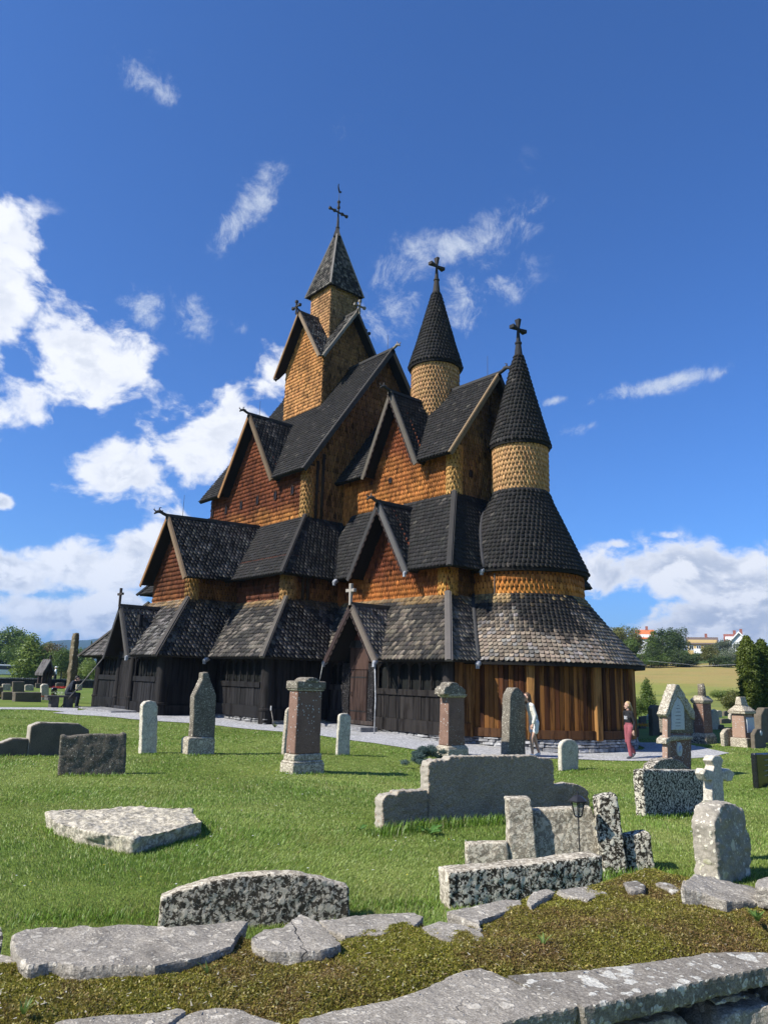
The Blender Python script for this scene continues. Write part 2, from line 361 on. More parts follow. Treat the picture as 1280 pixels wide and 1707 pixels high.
def shingle_plane(sb, poly, nrm, w, ex, style, colf, h=.05, th=.032, vph=0.0, order='shift'):
    poly = np.array(poly, float); nrm = np.array(nrm, float); nrm /= np.linalg.norm(nrm); u, v = plane_axes(nrm); o_ = poly[0]
    P = np.column_stack([(poly-o_)@u, (poly-o_)@v]); vmin, vmax = P[:, 1].min(), P[:, 1].max(); T, F_ = template(style, w, ex*1.3, h, th)
    rows = int(math.ceil((vmax-vmin)/ex)); Us = []; Vs = []; A = []; B = []; K = []
    for k in range(-1 if vph else 0, rows+1):
        vb = vmin+(k+vph)*ex-.02; vm = vb+ex*.5
        if vm > vmax or vm < vmin: continue
        xs = []
        for i in range(len(P)):
            (x1, y1), (x2, y2) = P[i], P[(i+1) % len(P)]
            if (y1 > vm) != (y2 > vm): xs.append(x1+(x2-x1)*(vm-y1)/(y2-y1))
        xs.sort()
        for a, b_ in zip(xs[::2], xs[1::2]):
            i0 = math.floor(a/w)-1; i1 = math.ceil(b_/w)+1; uu = (np.arange(i0, i1)+.5*(k % 2))*w
            uu = uu[(uu > a-w*.35) & (uu < b_+w*.35)]
            Us.append(uu); Vs.append(np.full(len(uu), vb)); A.append(np.full(len(uu), a)); B.append(np.full(len(uu), b_))
    if not Us: return
    U = np.concatenate(Us); Vv = np.concatenate(Vs); A = np.concatenate(A); B = np.concatenate(B); Nn = len(U)
    jit = rng.normal(0, 1, (Nn, 4)); lu = T[None, :, 0]*(1+.04*jit[:, None, 2])+U[:, None]+jit[:, None, 0]*w*.025
    lv = T[None, :, 1]+Vv[:, None]+jit[:, None, 1]*ex*.03; lh = T[None, :, 2]+np.abs(jit[:, None, 3])*.006
    lu = np.clip(lu, A[:, None]-.01, B[:, None]+.01); lv = np.minimum(lv, vmax+.02)
    X = o_+lu[..., None]*u+lv[..., None]*v+lh[..., None]*nrm
    ctr = o_+U[:, None]*u+(Vv+ex*.4)[:, None]*v
    sb.put(X, F_, colf(ctr, (Vv-vmin)/(vmax-vmin), U/(np.ptp(P[:, 0])+1e-6)))
def shingle_cone(sb, c, prof, w, ex, style, colf, a0=0, a1=2*math.pi, h=.05, th=.032, collect=None):
    prof = np.array(prof, float); seg = np.hypot(*np.diff(prof, axis=0).T); cs = np.concatenate([[0], np.cumsum(seg)]); Lt = cs[-1]
    T, F_ = template(style, w, ex*1.3, h, th); rows = int(Lt/ex+.5)
    def rz(s_): return np.interp(s_, cs, prof[:, 0]), np.interp(s_, cs, prof[:, 1])
    for k in range(rows):
        s0 = k*ex-.02; r0, _ = rz(max(s0, 0)+ex*.3); 
        if r0 < .06: continue
        nn = max(7, int(round(2*math.pi*r0/w))); st = 2*math.pi/nn; th_ = (np.arange(nn)+.5*(k % 2))*st
        th_ = th_[((th_-a0) % (2*math.pi)) <= (a1-a0)+1e-6]; Nn = len(th_)
        if Nn == 0: continue
        jit = rng.normal(0, 1, (Nn, 4)); sv = np.clip(s0+T[None, :, 1]+jit[:, None, 1]*ex*.03, -.05, Lt)
        r_, z_ = rz(sv); r1, z1 = rz(np.clip(sv+.02, 0, Lt)); r2, z2 = rz(np.clip(sv-.02, 0, Lt)); dr, dz = r1-r2, z1-z2; l = np.hypot(dr, dz)+1e-9
        nr, nz = dz/l, -dr/l; z_ = z_+np.minimum(sv, 0)*dz/l
        ang = th_[:, None]+T[None, :, 0]/w*st*(1+.03*jit[:, None, 2])+jit[:, None, 0]*st*.02
        hh = T[None, :, 2]+np.abs(jit[:, None, 3])*.006
        X = np.stack([c[0]+(r_+hh*nr)*np.cos(ang), c[1]+(r_+hh*nr)*np.sin(ang), z_+hh*nz], -1)
        rc, zc = rz(s0+ex*.4); ctr = np.column_stack([c[0]+rc*np.cos(th_), c[1]+rc*np.sin(th_), np.full(Nn, zc)])
        C = colf(ctr, np.full(Nn, k/max(rows-1, 1)), th_/(2*math.pi))
        if collect is not None:
            rest = collect(X, F_, C, k, th_)
            X, C = X[rest], C[rest]
        sb.put(X, F_, C)
def vnoise(P, s):      # cheap smooth noise
    P = P*s; return (np.sin(P[:, 0]*1.7+1.3*np.sin(P[:, 2]*1.1+P[:, 1]*.7))+np.sin(P[:, 1]*2.1+1.7*np.sin(P[:, 0]*.9+P[:, 2]*1.9))+np.sin(P[:, 2]*2.3+P[:, 0]*.6+1.1*np.sin(P[:, 1]*1.3)))/3
def jitcol(C, a=.16):
    return np.clip(C*(1+rng.normal(0, a, (len(C), 1)))*(1+rng.normal(0, .018, (len(C), 3))), .004, .8)
def lerp(a, b_, t): return np.array(a)[None]*(1-t[:, None])+np.array(b_)[None]*t[:, None]
def roofcol(p0=.0, p1=.0, gold=.0, bare=(.27, .24, .20), tar=(.030, .0285, .027), nz=.5, seed=0.0):
    def f(P, t, u):     # p0 at the eave, p1 at the top: share of shingles whose tar is gone
        q = p0*(1-t)+p1*t+nz*.6*vnoise(P+seed, 1.5)*(1 if max(p0, p1) > .05 else 0)+.3*vnoise(P+7+seed, 4.0)*(1 if max(p0, p1) > .05 else 0)
        r_ = rng.random(len(P)); k = 1/(1+np.exp(-(q-r_*1.1+.02)*6)); k = np.clip(k*rng.uniform(.3, .85, len(P)), 0, 1)
        if max(p0, p1) <= .05: k = (rng.random(len(P)) < .02+p0*.5)*rng.uniform(.05, .22, len(P))
        C = lerp(tar, bare, k)
        if gold > 0:
            g = np.clip((t-(.80-.08*vnoise(P, 2.5)))*12, 0, 1)*gold*rng.uniform(.3, 1, len(P)); C = C*(1-g[:, None])+np.array((.36, .23, .10))*g[:, None]
        return jitcol(C, .15)
    return f
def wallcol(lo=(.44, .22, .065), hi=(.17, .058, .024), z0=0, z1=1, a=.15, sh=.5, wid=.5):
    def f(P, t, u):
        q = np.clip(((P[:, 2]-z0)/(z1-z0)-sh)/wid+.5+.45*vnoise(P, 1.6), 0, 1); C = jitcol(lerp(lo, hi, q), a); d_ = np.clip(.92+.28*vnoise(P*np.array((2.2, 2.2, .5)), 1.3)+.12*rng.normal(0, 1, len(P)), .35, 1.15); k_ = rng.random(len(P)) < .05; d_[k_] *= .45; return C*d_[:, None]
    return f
GOLD, RED = (.56, .235, .06), (.19, .058, .022)
def solid(nm, polys, thick, col, parent=CH, label=None, mat=None):
    mb = MB()
    for p, nrm in polys:
        nr = np.array(nrm, float); nr /= np.linalg.norm(nr); mb.prism(np.array(p, float)-nr*.012, -nr*thick, col)
    return mb.build(nm, mat or M_WOOD, parent, label)
def nrm_of(p):
    p = np.array(p, float); k = np.zeros(3)
    for i in range(len(p)): a, b_ = p[i], p[(i+1) % len(p)]; k += np.cross(a, b_)
    return k/np.linalg.norm(k)
def faces_part(name, items, thick, corecol, style, w, ex, parent=CH, h=.05, th=.032):
    """items: (poly, colour function); normals are turned outward (up for roofs, given for walls)"""
    core = []; sb = SHB()
    for it in items:
        p, cf = it[0], it[1]; nr = nrm_of(p)
        ref = np.array(it[2]) if len(it) > 2 else np.array([0, 0, 1.0])
        if np.dot(nr, ref) < 0: nr = -nr
        core.append((p, nr)); shingle_plane(sb, p, nr, w, ex, style, cf, h, th)
    o_ = solid(name, core, thick, corecol, parent); sb.build('shingles', o_); return o_
def quad(x0, x1, y0, y1, z0, z1, axis):      # roof slope rectangles helper
    pass
# ---- heights
ZL0, ZL1, ZM0, ZM1, ZU0 = 2.4, 4.82, 5.72, 8.75, 10.8
E, S_, Wn, Nn_ = (1, 0, 0), (0, -1, 0), (-1, 0, 0), (0, 1, 0)
# nave half sizes (x, y): eave, wall
def ring(xe0, xe1, ye0, ye1, z0, xt0, xt1, yt0, yt1, z1):
    """four skirt roofs S, E, N, W: eave rectangle at z0, top rectangle at z1"""
    return [[(xe0, ye0, z0), (xe1, ye0, z0), (xt1, yt0, z1), (xt0, yt0, z1)], [(xe1, ye0, z0), (xe1, ye1, z0), (xt1, yt1, z1), (xt1, yt0, z1)],
            [(xe1, ye1, z0), (xe0, ye1, z0), (xt0, yt1, z1), (xt1, yt1, z1)], [(xe0, ye1, z0), (xe0, ye0, z0), (xt0, yt0, z1), (xt0, yt1, z1)]]
nl = ring(-39.25, -23.15, 14.45, 31.35, ZL0, -37.3, -25.1, 16.6, 29.2, ZL1)
faces_part('gallery_roof', [(nl[0], roofcol(.48, .0, .8, (.27, .235, .19), seed=3)), (nl[1], roofcol(.42, .0, .3, (.22, .195, .165), nz=.4, seed=5)), (nl[2], roofcol(.2, .0)), (nl[3], roofcol(.2, .0))], .1, tuple(TAR), 'r', .19, .2)
# porch skirt
PX = -31.15
pl = ring(-35.1, -27.2, 12.25, 17.5, ZL0, -32.75, -28.95, 14.25, 17.5, ZL1)
faces_part('porch_lower_roof', [([pl[0][0], (PX+.3-1.18, 12.25, ZL0), (PX+.3, 12.25+1.55, 2.4+1.55*1.21), (PX+.3+1.18, 12.25, ZL0), pl[0][1], pl[0][2], pl[0][3]], roofcol(.5, .3, .8, (.27, .25, .23), seed=8)),
                               (pl[1], roofcol(.38, .2, .25, (.19, .17, .145), nz=.3, seed=9)), (pl[3], roofcol(.3, .1))], .1, tuple(TAR), 'r', .19, .2)
# chancel low skirt
cl = ring(-25.5, -16.7, 17.3, 28.5, ZL0, -25.5, -18.6, 19.2, 26.6, ZL1)
dgx = -21.4; dsl = (ZL1-ZL0)/1.9
faces_part('chancel_gallery_roof', [([(-24.6, 17.3, ZL0), (dgx-1.38, 17.3, ZL0), (dgx, 17.3+1.95/dsl, ZL0+1.95), (dgx+1.38, 17.3, ZL0), (-16.7, 17.3, ZL0), (-18.6, 19.2, ZL1), (-24.6, 19.2, ZL1)], roofcol(.62, .0, .9, (.27, .225, .17), nz=.5, seed=1.5)),
                                   (cl[1], roofcol(.95, .35, .4, (.32, .27, .21), nz=.3)), (cl[2], roofcol(.2, 0))], .1, tuple(TAR), 'r', .17, .2)
# mid skirts
nm = ring(-38.0, -24.45, 15.9, 29.9, ZM0, -35.65, -26.75, 18.45, 27.35, ZM1)
faces_part('nave_aisle_roof', [(nm[0], roofcol(.04, .02)), (nm[1], roofcol(.22, .0, 0, (.17, .155, .13), nz=.3, seed=2)), (nm[2], roofcol()), (nm[3], roofcol())], .1, tuple(TAR), 'r', .19, .2)
msl = (9.0-ZM0)/2.0; mgx = -21.8
faces_part('chancel_aisle_roof', [([(-26, 18.55, ZM0), (mgx-1.68, 18.55, ZM0), (mgx, 18.55+2.85/msl, ZM0+2.85), (mgx+1.68, 18.55, ZM0), (-17.9, 18.55, ZM0), (-19.6, 20.55, 9.0), (-26, 20.55, 9.0)], roofcol(.04, .02)),
                                 ([(-17.9, 18.55, ZM0), (-17.9, 27.25, ZM0), (-19.6, 25.25, 9.0), (-19.6, 20.55, 9.0)], roofcol(.04, .02)),
                                 ([(-17.9, 27.25, ZM0), (-26, 27.25, ZM0), (-26, 25.25, 9.0), (-19.6, 25.25, 9.0)], roofcol())], .1, tuple(TAR), 'r', .17, .2)
# nave main roof with the cut for the south gable
ugx, ugh, ugz = -31.38, 2.47, 14.6
mz = lambda y: ZU0+(18.05-ZU0)*(y-17.9)/5.0
yv = 17.9+(ugz-ZU0)/1.45
faces_part('nave_roof', [([(-36.1, 17.9, ZU0), (ugx-ugh, 17.9, ZU0), (ugx, yv, ugz), (ugx+ugh, 17.9, ZU0), (-26.2, 17.9, ZU0), (-26.2, 22.9, 18.05), (-36.1, 22.9, 18.05)], roofcol(.03, .02)),
                        ([(-26.2, 27.9, ZU0), (-36.1, 27.9, ZU0), (-36.1, 22.9, 18.05), (-26.2, 22.9, 18.05)], roofcol())], .14, tuple(TAR), 'r', .19, .2)
def gable_roof(name, xc, hw, yf, yb, ze, zr, cfs, w=.18, ex=.2, zrb=None, thick=.09):
    zb = zrb if zrb is not None else zr; dz = zb-zr
    return faces_part(name, [([(xc+hw, yf, ze), (xc+hw, yb, ze+dz), (xc, yb, zb), (xc, yf, zr)], cfs[0]), ([(xc-hw, yb, ze+dz), (xc-hw, yf, ze), (xc, yf, zr), (xc, yb, zb)], cfs[1])], thick, tuple(TAR), 'r', w, ex)
gable_roof('nave_gable_roof', ugx, ugh, 17.9, 20.8, ZU0, ugz, (roofcol(.10, .06), roofcol()))
gable_roof('porch_upper_roof', -30.5, 2.15, 13.7, 18.5, 5.65, 8.5, (roofcol(.45, .45, 0, (.21, .19, .165), nz=.3, seed=4), roofcol(.2, .1)), zrb=8.72)
gable_roof('porch_door_gable_roof', PX+.3, 1.18, 12.15, 14.6, 2.42, 4.42, (roofcol(.75, .75, 0, (.31, .28, .24), nz=.2), roofcol(.2, .1)), w=.17)
gable_roof('chancel_door_gable_roof', dgx, 1.40, 17.0, 19.3, 2.42, 4.37, (roofcol(.95, .9, 0, (.36, .31, .25), nz=.2), roofcol(.4, .3)), w=.17)
gable_roof('chancel_middle_gable_roof', mgx, 1.70, 18.48, 20.7, ZM0, 8.57, (roofcol(.08, .02), roofcol()), w=.17)
# chancel main roof + gable
cgx, cgh, cgz, cye = -22.93, 1.69, 14.0, 19.98
cs_ = (14.6-10.5)/(22.9-cye); cyv = cye+(cgz-10.5)/cs_
faces_part('chancel_roof', [([(-26.9, cye, 10.5), (cgx-cgh, cye, 10.5), (cgx, cyv, cgz), (cgx+cgh, cye, 10.5), (-19.25, cye, 10.5), (-19.25, 22.9, 14.6), (-26.9, 22.9, 14.6)], roofcol(.03, .02)),
                           ([(-19.25, 45.8-cye, 10.5), (-26.9, 45.8-cye, 10.5), (-26.9, 22.9, 14.6), (-19.25, 22.9, 14.6)], roofcol())], .12, tuple(TAR), 'r', .18, .2)
gable_roof('chancel_gable_roof', cgx, cgh, cye-.02, cyv+.2, 10.5, cgz, (roofcol(.05, .02), roofcol()), w=.17)
# belfry crossing roofs
bx, by, bh, be, bz0, bz1 = -31.5, 22.9, 1.75, 2.08, 18.1, 21.3
it = []
for (dx, dy) in ((0, -1), (1, 0), (0, 1), (-1, 0)):
    fx, fy = bx+dx*(bh+.55), by+dy*(bh+.55); tx, ty = -dy, dx
    for s in (-1, 1):
        ex_, ey_ = bx+dx*(be)+tx*be*s, by+dy*(be)+ty*be*s
        p = [(fx+tx*be*s, fy+ty*be*s, bz0), (fx, fy, bz1), (bx, by, bz1), (bx+dx*be+tx*be*s, by+dy*be+ty*be*s, bz0)]
        it.append((p, roofcol(.5, .35, 0, (.30, .28, .25), nz=.3)))
faces_part('belfry_roof', it, .08, tuple(TAR), 'r', .16, .19)
# ---- walls (core + shingles)
def gable_poly(xc, hw, y, z0, ze, zr, hwr):      # wall with gable on the south face; hwr: half width of roof at ze
    zc = zr-(zr-ze)*hw/hwr
    return [(xc-hw, y, z0), (xc+hw, y, z0), (xc+hw, y, zc-.06), (xc, y, zr-.06), (xc-hw, y, zc-.06)]
def rect_wall(x0, y0, x1, y1, z0, z1): return [(x0, y0, z0), (x1, y1, z0), (x1, y1, z1), (x0, y0, z1)]
WW, WE = .135, .2
# nave upper
g = [(-35.65, 18.45, 8.3), (-26.75, 18.45, 8.3), (-26.75, 18.45, 11.5), (ugx+2.0, 18.45, 11.5), (ugx, 18.45, 14.5), (ugx-2.0, 18.45, 11.5), (-35.65, 18.45, 11.5)]
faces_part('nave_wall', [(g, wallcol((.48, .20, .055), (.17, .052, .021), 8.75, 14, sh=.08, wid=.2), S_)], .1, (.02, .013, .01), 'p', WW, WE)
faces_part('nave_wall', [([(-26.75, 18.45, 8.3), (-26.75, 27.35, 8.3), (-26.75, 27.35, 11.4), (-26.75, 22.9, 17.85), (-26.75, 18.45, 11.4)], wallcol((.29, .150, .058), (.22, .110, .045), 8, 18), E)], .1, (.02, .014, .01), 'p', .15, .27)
solid('nave_wall', [([(-35.65, 18.45, 8.3), (-35.65, 27.35, 8.3), (-35.65, 27.35, 11.4), (-35.65, 22.9, 17.85), (-35.65, 18.45, 11.4)], Wn)], .1, (.12, .06, .03))
solid('nave_wall', [(rect_wall(-35.65, 27.35, -26.75, 27.35, 8.3, 11.5), Nn_)], .1, (.12, .06, .03))
# nave mid walls
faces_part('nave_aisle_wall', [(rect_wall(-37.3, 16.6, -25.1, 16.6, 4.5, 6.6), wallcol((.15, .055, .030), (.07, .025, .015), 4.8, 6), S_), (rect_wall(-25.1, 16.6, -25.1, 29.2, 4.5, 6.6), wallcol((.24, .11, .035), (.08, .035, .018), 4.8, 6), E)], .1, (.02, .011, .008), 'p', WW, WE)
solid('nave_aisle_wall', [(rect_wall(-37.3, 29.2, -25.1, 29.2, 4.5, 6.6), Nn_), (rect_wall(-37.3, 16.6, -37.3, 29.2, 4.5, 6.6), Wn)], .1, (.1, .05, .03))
# porch mid
pmx, pmh = -30.75, 1.72
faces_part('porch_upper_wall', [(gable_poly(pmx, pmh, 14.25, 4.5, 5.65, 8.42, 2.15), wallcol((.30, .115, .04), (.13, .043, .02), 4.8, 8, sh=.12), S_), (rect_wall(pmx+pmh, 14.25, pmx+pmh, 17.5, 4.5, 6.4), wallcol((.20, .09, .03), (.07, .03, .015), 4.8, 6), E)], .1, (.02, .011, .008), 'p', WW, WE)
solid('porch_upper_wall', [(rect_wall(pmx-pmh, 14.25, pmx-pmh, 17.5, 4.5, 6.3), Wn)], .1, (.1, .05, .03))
# chancel mid
g = [(-25.2, 19.2, 4.5), (-18.6, 19.2, 4.5), (-18.6, 19.2, 6.4), (mgx+1.35, 19.2, 6.4), (mgx, 19.2, 8.5), (mgx-1.35, 19.2, 6.4), (-25.2, 19.2, 6.4)]
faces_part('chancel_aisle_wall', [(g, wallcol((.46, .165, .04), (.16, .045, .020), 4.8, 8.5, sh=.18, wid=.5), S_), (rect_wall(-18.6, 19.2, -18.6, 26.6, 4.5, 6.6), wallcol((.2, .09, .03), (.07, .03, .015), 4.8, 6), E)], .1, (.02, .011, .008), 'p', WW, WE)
# chancel upper
g = [(-26.7, 20.55, 8.6), (-19.6, 20.55, 8.6), (-19.6, 20.55, 11.2), (cgx+1.4, 20.55, 11.2), (cgx, 20.55, 13.9), (cgx-1.4, 20.55, 11.2), (-26.7, 20.55, 11.2)]
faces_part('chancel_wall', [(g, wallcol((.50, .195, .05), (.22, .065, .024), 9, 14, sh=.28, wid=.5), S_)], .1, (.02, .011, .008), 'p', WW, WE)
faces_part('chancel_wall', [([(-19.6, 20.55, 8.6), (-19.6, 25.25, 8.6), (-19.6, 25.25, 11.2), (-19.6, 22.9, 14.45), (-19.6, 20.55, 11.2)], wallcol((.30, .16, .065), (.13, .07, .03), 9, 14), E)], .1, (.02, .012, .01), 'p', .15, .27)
solid('chancel_wall', [(rect_wall(-26.7, 25.25, -19.6, 25.25, 8.6, 11.2), Nn_)], .1, (.1, .05, .03))
# belfry
zt = bz1-(bz1-bz0)*bh/be
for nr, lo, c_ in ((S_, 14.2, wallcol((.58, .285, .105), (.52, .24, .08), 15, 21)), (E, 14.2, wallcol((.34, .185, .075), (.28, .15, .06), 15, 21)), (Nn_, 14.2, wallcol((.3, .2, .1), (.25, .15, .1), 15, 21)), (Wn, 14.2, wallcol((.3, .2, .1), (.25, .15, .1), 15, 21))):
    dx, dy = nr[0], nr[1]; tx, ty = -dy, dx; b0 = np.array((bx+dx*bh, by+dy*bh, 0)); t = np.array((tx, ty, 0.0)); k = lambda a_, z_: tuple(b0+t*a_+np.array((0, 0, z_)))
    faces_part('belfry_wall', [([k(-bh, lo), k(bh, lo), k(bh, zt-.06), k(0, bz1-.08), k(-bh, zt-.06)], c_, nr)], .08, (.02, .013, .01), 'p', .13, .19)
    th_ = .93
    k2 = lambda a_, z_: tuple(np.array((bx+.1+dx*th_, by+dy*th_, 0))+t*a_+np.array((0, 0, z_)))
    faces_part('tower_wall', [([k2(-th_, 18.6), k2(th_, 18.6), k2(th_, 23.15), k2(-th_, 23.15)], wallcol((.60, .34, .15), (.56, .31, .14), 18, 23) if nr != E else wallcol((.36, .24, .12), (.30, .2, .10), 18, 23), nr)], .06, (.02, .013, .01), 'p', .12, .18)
tx_, te = bx+.1, 1.17
apx = (tx_, by, 27.3); cr = [(tx_-te, by-te, 22.98), (tx_+te, by-te, 22.98), (tx_+te, by+te, 22.98), (tx_-te, by+te, 22.98)]
it = []
for i in range(4):
    a, b_ = np.array(cr[i]), np.array(cr[(i+1) % 4]); ta = a+(np.array(apx)-a)*.93; tb = b_+(np.array(apx)-b_)*.93
    it.append(([tuple(a), tuple(b_), tuple(tb), tuple(ta)], roofcol(.42, .55, 0, (.34, .31, .27), nz=.2)))
sp = faces_part('spire', it, .06, tuple(TAR), 'r', .13, .17)
mb = MB()
for i in range(4):
    a = np.array(cr[i]); ta = a+(np.array(apx)-a)*.93; out = np.array((a[0]-tx_, a[1]-by, .4)); mb.beam(a+out*.03, ta+out*.03, .10, .07, up=out, col=(.22, .20, .18))
mb.build('hip_board', M_WOOD, sp)
# ---- apse (round)
AC = (-18.2, 22.9)
def apse_collect(parent, maxn):
    st = {'n': 0}
    def f(X, F_, C, k, th_):
        rest = np.ones(len(X), bool)
        for i in range(len(X)):
            a = math.degrees(th_[i]) % 360
            if 268 <= a <= 350 and st['n'] < maxn:
                me = bpy.data.meshes.new('shingle'); me.from_pydata((X[i]-ORG[CH.name]).tolist(), [], F_.tolist())
                ca = me.color_attributes.new('Col', 'FLOAT_COLOR', 'POINT'); ca.data.foreach_set('color', np.tile(np.append(C[i], 1), len(X[i])).astype(np.float32))
                me.materials.append(M_SH); o_ = bpy.data.objects.new('shingle', me); link(o_, parent); st['n'] += 1; rest[i] = False
        return rest
    return f
prL = [(4.43, 2.42), (3.9, 2.98), (3.3, 3.66), (2.8, 4.27), (2.34, 4.88)]
mb = MB(); mb.lathe([(4.40, 2.30)]+[(r_-.015, z_-.02) for r_, z_ in prL]+[(2.2, 4.88), (2.2, 4.6), (4.1, 2.30)], AC, 64, tuple(TAR)); ro = mb.build('apse_gallery_roof', M_WOOD, CH)
def apse_col(P, t, u):
    ang = np.degrees(np.arctan2(P[:, 1]-AC[1], P[:, 0]-AC[0])) % 360; lim = .52+.16*vnoise(P*1.0, 1.1)+.10*np.sin(ang*.09)-.10*((ang > 305) & (ang < 325))
    q = 1/(1+np.exp(-(lim-t+rng.normal(0, .09, len(P)))*16)); q = q*rng.uniform(.45, 1.1, len(P))
    C = lerp((.028, .026, .024), (.29, .235, .175), np.clip(q, 0, 1)); gr = rng.random(len(P)) < .3; C[gr] = C[gr].mean(1, keepdims=True)*np.array((1.08, 1.0, .90))
    g_ = np.clip((t-.84+.05*vnoise(P, 3))*14, 0, 1)*((ang < 300) | (rng.random(len(P)) < .15))*rng.uniform(.4, 1, len(P)); C = C*(1-g_[:, None])+np.array((.36, .25, .12))*g_[:, None]
    return jitcol(C, .17)
sb = SHB(); shingle_cone(sb, AC, prL, .165, .172, 'r', apse_col, collect=apse_collect(ro, 290)); sb.build('shingles', ro)
prM = [(2.55, 5.80), (2.40, 6.15), (2.02, 7.0), (1.62, 7.9), (1.30, 8.6), (1.12, 9.12)]
mb = MB(); mb.lathe([(2.52, 5.68)]+[(r_-.012, z_-.015) for r_, z_ in prM]+[(1.0, 9.1), (1.0, 8.8), (2.3, 5.68)], AC, 64, tuple(TAR)); ro = mb.build('apse_roof', M_WOOD, CH)
sb = SHB(); shingle_cone(sb, AC, prM, .17, .18, 'r', roofcol(.02, .02)); sb.build('shingles', ro)
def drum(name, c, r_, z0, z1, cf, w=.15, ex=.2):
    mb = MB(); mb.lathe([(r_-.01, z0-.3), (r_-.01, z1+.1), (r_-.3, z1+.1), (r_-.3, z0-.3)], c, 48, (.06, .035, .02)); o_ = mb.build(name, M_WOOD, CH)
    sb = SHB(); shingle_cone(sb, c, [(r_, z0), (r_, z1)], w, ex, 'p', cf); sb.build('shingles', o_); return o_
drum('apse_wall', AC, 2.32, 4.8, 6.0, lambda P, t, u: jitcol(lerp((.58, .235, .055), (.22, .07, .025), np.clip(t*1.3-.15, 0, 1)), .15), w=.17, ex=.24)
drum('turret_drum', AC, 1.10, 9.05, 11.15, lambda P, t, u: jitcol(lerp((.50, .29, .13), (.52, .30, .14), t), .12))
TC = (-23.12, 22.9)
drum('turret_drum', TC, 1.09, 12.6, 16.2, lambda P, t, u: jitcol(lerp((.50, .29, .13), (.52, .30, .14), t), .12))
def cone(c, prof, nm='turret_cone'):
    mb = MB(); mb.lathe([(prof[0][0]-.03, prof[0][1]-.12)]+[(max(r_-.012, .02), z_-.01) for r_, z_ in prof]+[(.02, prof[-1][1]-.02)], c, 40, tuple(TAR)); o_ = mb.build(nm, M_WOOD, CH)
    sb = SHB(); shingle_cone(sb, c, prof, .155, .185, 'r', roofcol(.02, .02)); sb.build('shingles', o_); return o_
cone(AC, [(1.24, 11.05), (1.13, 11.45), (.92, 12.2), (.62, 13.35), (.36, 14.4), (.17, 15.1)])
cone(TC, [(1.26, 16.05), (1.15, 16.45), (.95, 17.1), (.64, 18.25), (.38, 19.25), (.17, 20.05)])
# ================================================================ church trim
GREY = (.075, .07, .064); GOLDW = (.26, .14, .06); DGREY = (.05, .048, .047); BARE = (.24, .21, .17)
def barge(xc, hw, y, ze, zr, cl_, cr_, w=.26, th=.05, axis='y', ov=.08):
    """two raking boards on a gable; axis 'y': gable faces south at y; 'x': faces east at x=y"""
    for s, c_ in ((-1, cl_), (1, cr_)):
        mb = MB(); dz = (zr-ze)/hw; w_ = w*.68
        for k_ in range(1):
            a = (xc, zr+.04); b_ = (xc+s*(hw+ov), ze-dz*ov+.04)
            if axis == 'y': p, q, up, off = (a[0], y, a[1]), (b_[0], y, b_[1]), None, np.array((0, -th*.5, 0))
            else: p, q, off = (y, a[0], a[1]), (y, b_[0], b_[1]), np.array((th*.5, 0, 0))
            d = np.array(q)-np.array(p); d /= np.linalg.norm(d); fr = off/np.linalg.norm(off); upv = np.cross(fr, d); upv *= np.sign(upv[2])
            mb.beam(np.array(p)+off*1.05-upv*w_*.38, np.array(q)+off*1.05-upv*w_*.38, th, w_, up=upv, col=c_)
            mb.beam(np.array(p)-off*.8+upv*.03, np.array(q)-off*.8+upv*.03, th*2.0, .035, up=upv, col=tuple(min(1, v*1.15) for v in c_))
        mb.build('bargeboard', M_WOOD, CH)
barge(ugx, ugh, 17.9, ZU0, ugz, GOLDW, (.13, .095, .06))
barge(-30.5, 2.15, 13.7, 5.65, 8.5, GOLDW, (.19, .135, .085), w=.22)
barge(PX+.3, 1.18, 12.15, 2.42, 4.42, DGREY, GREY, w=.22)
barge(dgx, 1.40, 17.0, 2.42, 4.37, (.045, .03, .028), (.15, .125, .10), w=.24)
barge(mgx, 1.70, 18.48, ZM0, 8.57, DGREY, (.10, .095, .09), w=.26)
barge(cgx, cgh, cye-.02, 10.5, cgz, (.11, .095, .075), (.10, .088, .072), w=.26)
barge(bx, be, by-bh-.55, bz0, bz1, (.24, .15, .075), (.22, .165, .11), w=.18)
barge(by, be, bx+bh+.55, bz0, bz1, (.20, .18, .15), (.10, .09, .08), w=.18, axis='x')
barge(by, be, bx-bh-.55, bz0, bz1, GREY, GREY, w=.18, axis='x')
barge(22.9, 5.0, -26.2, ZU0, 18.05, (.06, .055, .05), (.16, .11, .07), w=.30, axis='x')
barge(22.9, 2.92, -19.25, 10.5, 14.6, (.20, .14, .08), DGREY, w=.26, axis='x')
# scalloped lower edges of the two chancel gables
for (xc, hw, y, ze, zr) in ((dgx, 1.40, 17.0, 2.42, 4.37), (mgx, 1.70, 18.48, ZM0, 8.57), (cgx, cgh, cye-.02, 10.5, cgz)):
    for s in (-1, 1):
        mb = MB(); L = math.hypot(hw, zr-ze); k = int(L/.26); d = np.array((s*hw, 0, ze-zr))/L; nn_ = np.array((-s*(zr-ze), 0, -hw))/L
        for i in range(k):
            p = np.array((xc, y-.02, zr))+d*(i+.6)*L/k+nn_*.17
            mb.prism([p-d*.135, p-d*.08+nn_*.035, p+nn_*.05, p+d*.08+nn_*.035, p+d*.135], (0, -.035, 0), (.045, .032, .028))
        o_ = mb.build('carved_edge', M_WOOD, CH); o_['kind'] = 'stuff'
def ridge(p, q, w=.14, c_=DGREY):
    mb = MB(); p = np.array(p, float); q = np.array(q, float); mb.beam(p+(0, 0, .04), q+(0, 0, .04), w, .12, col=c_); mb.build('ridge_beam', M_WOOD, CH)
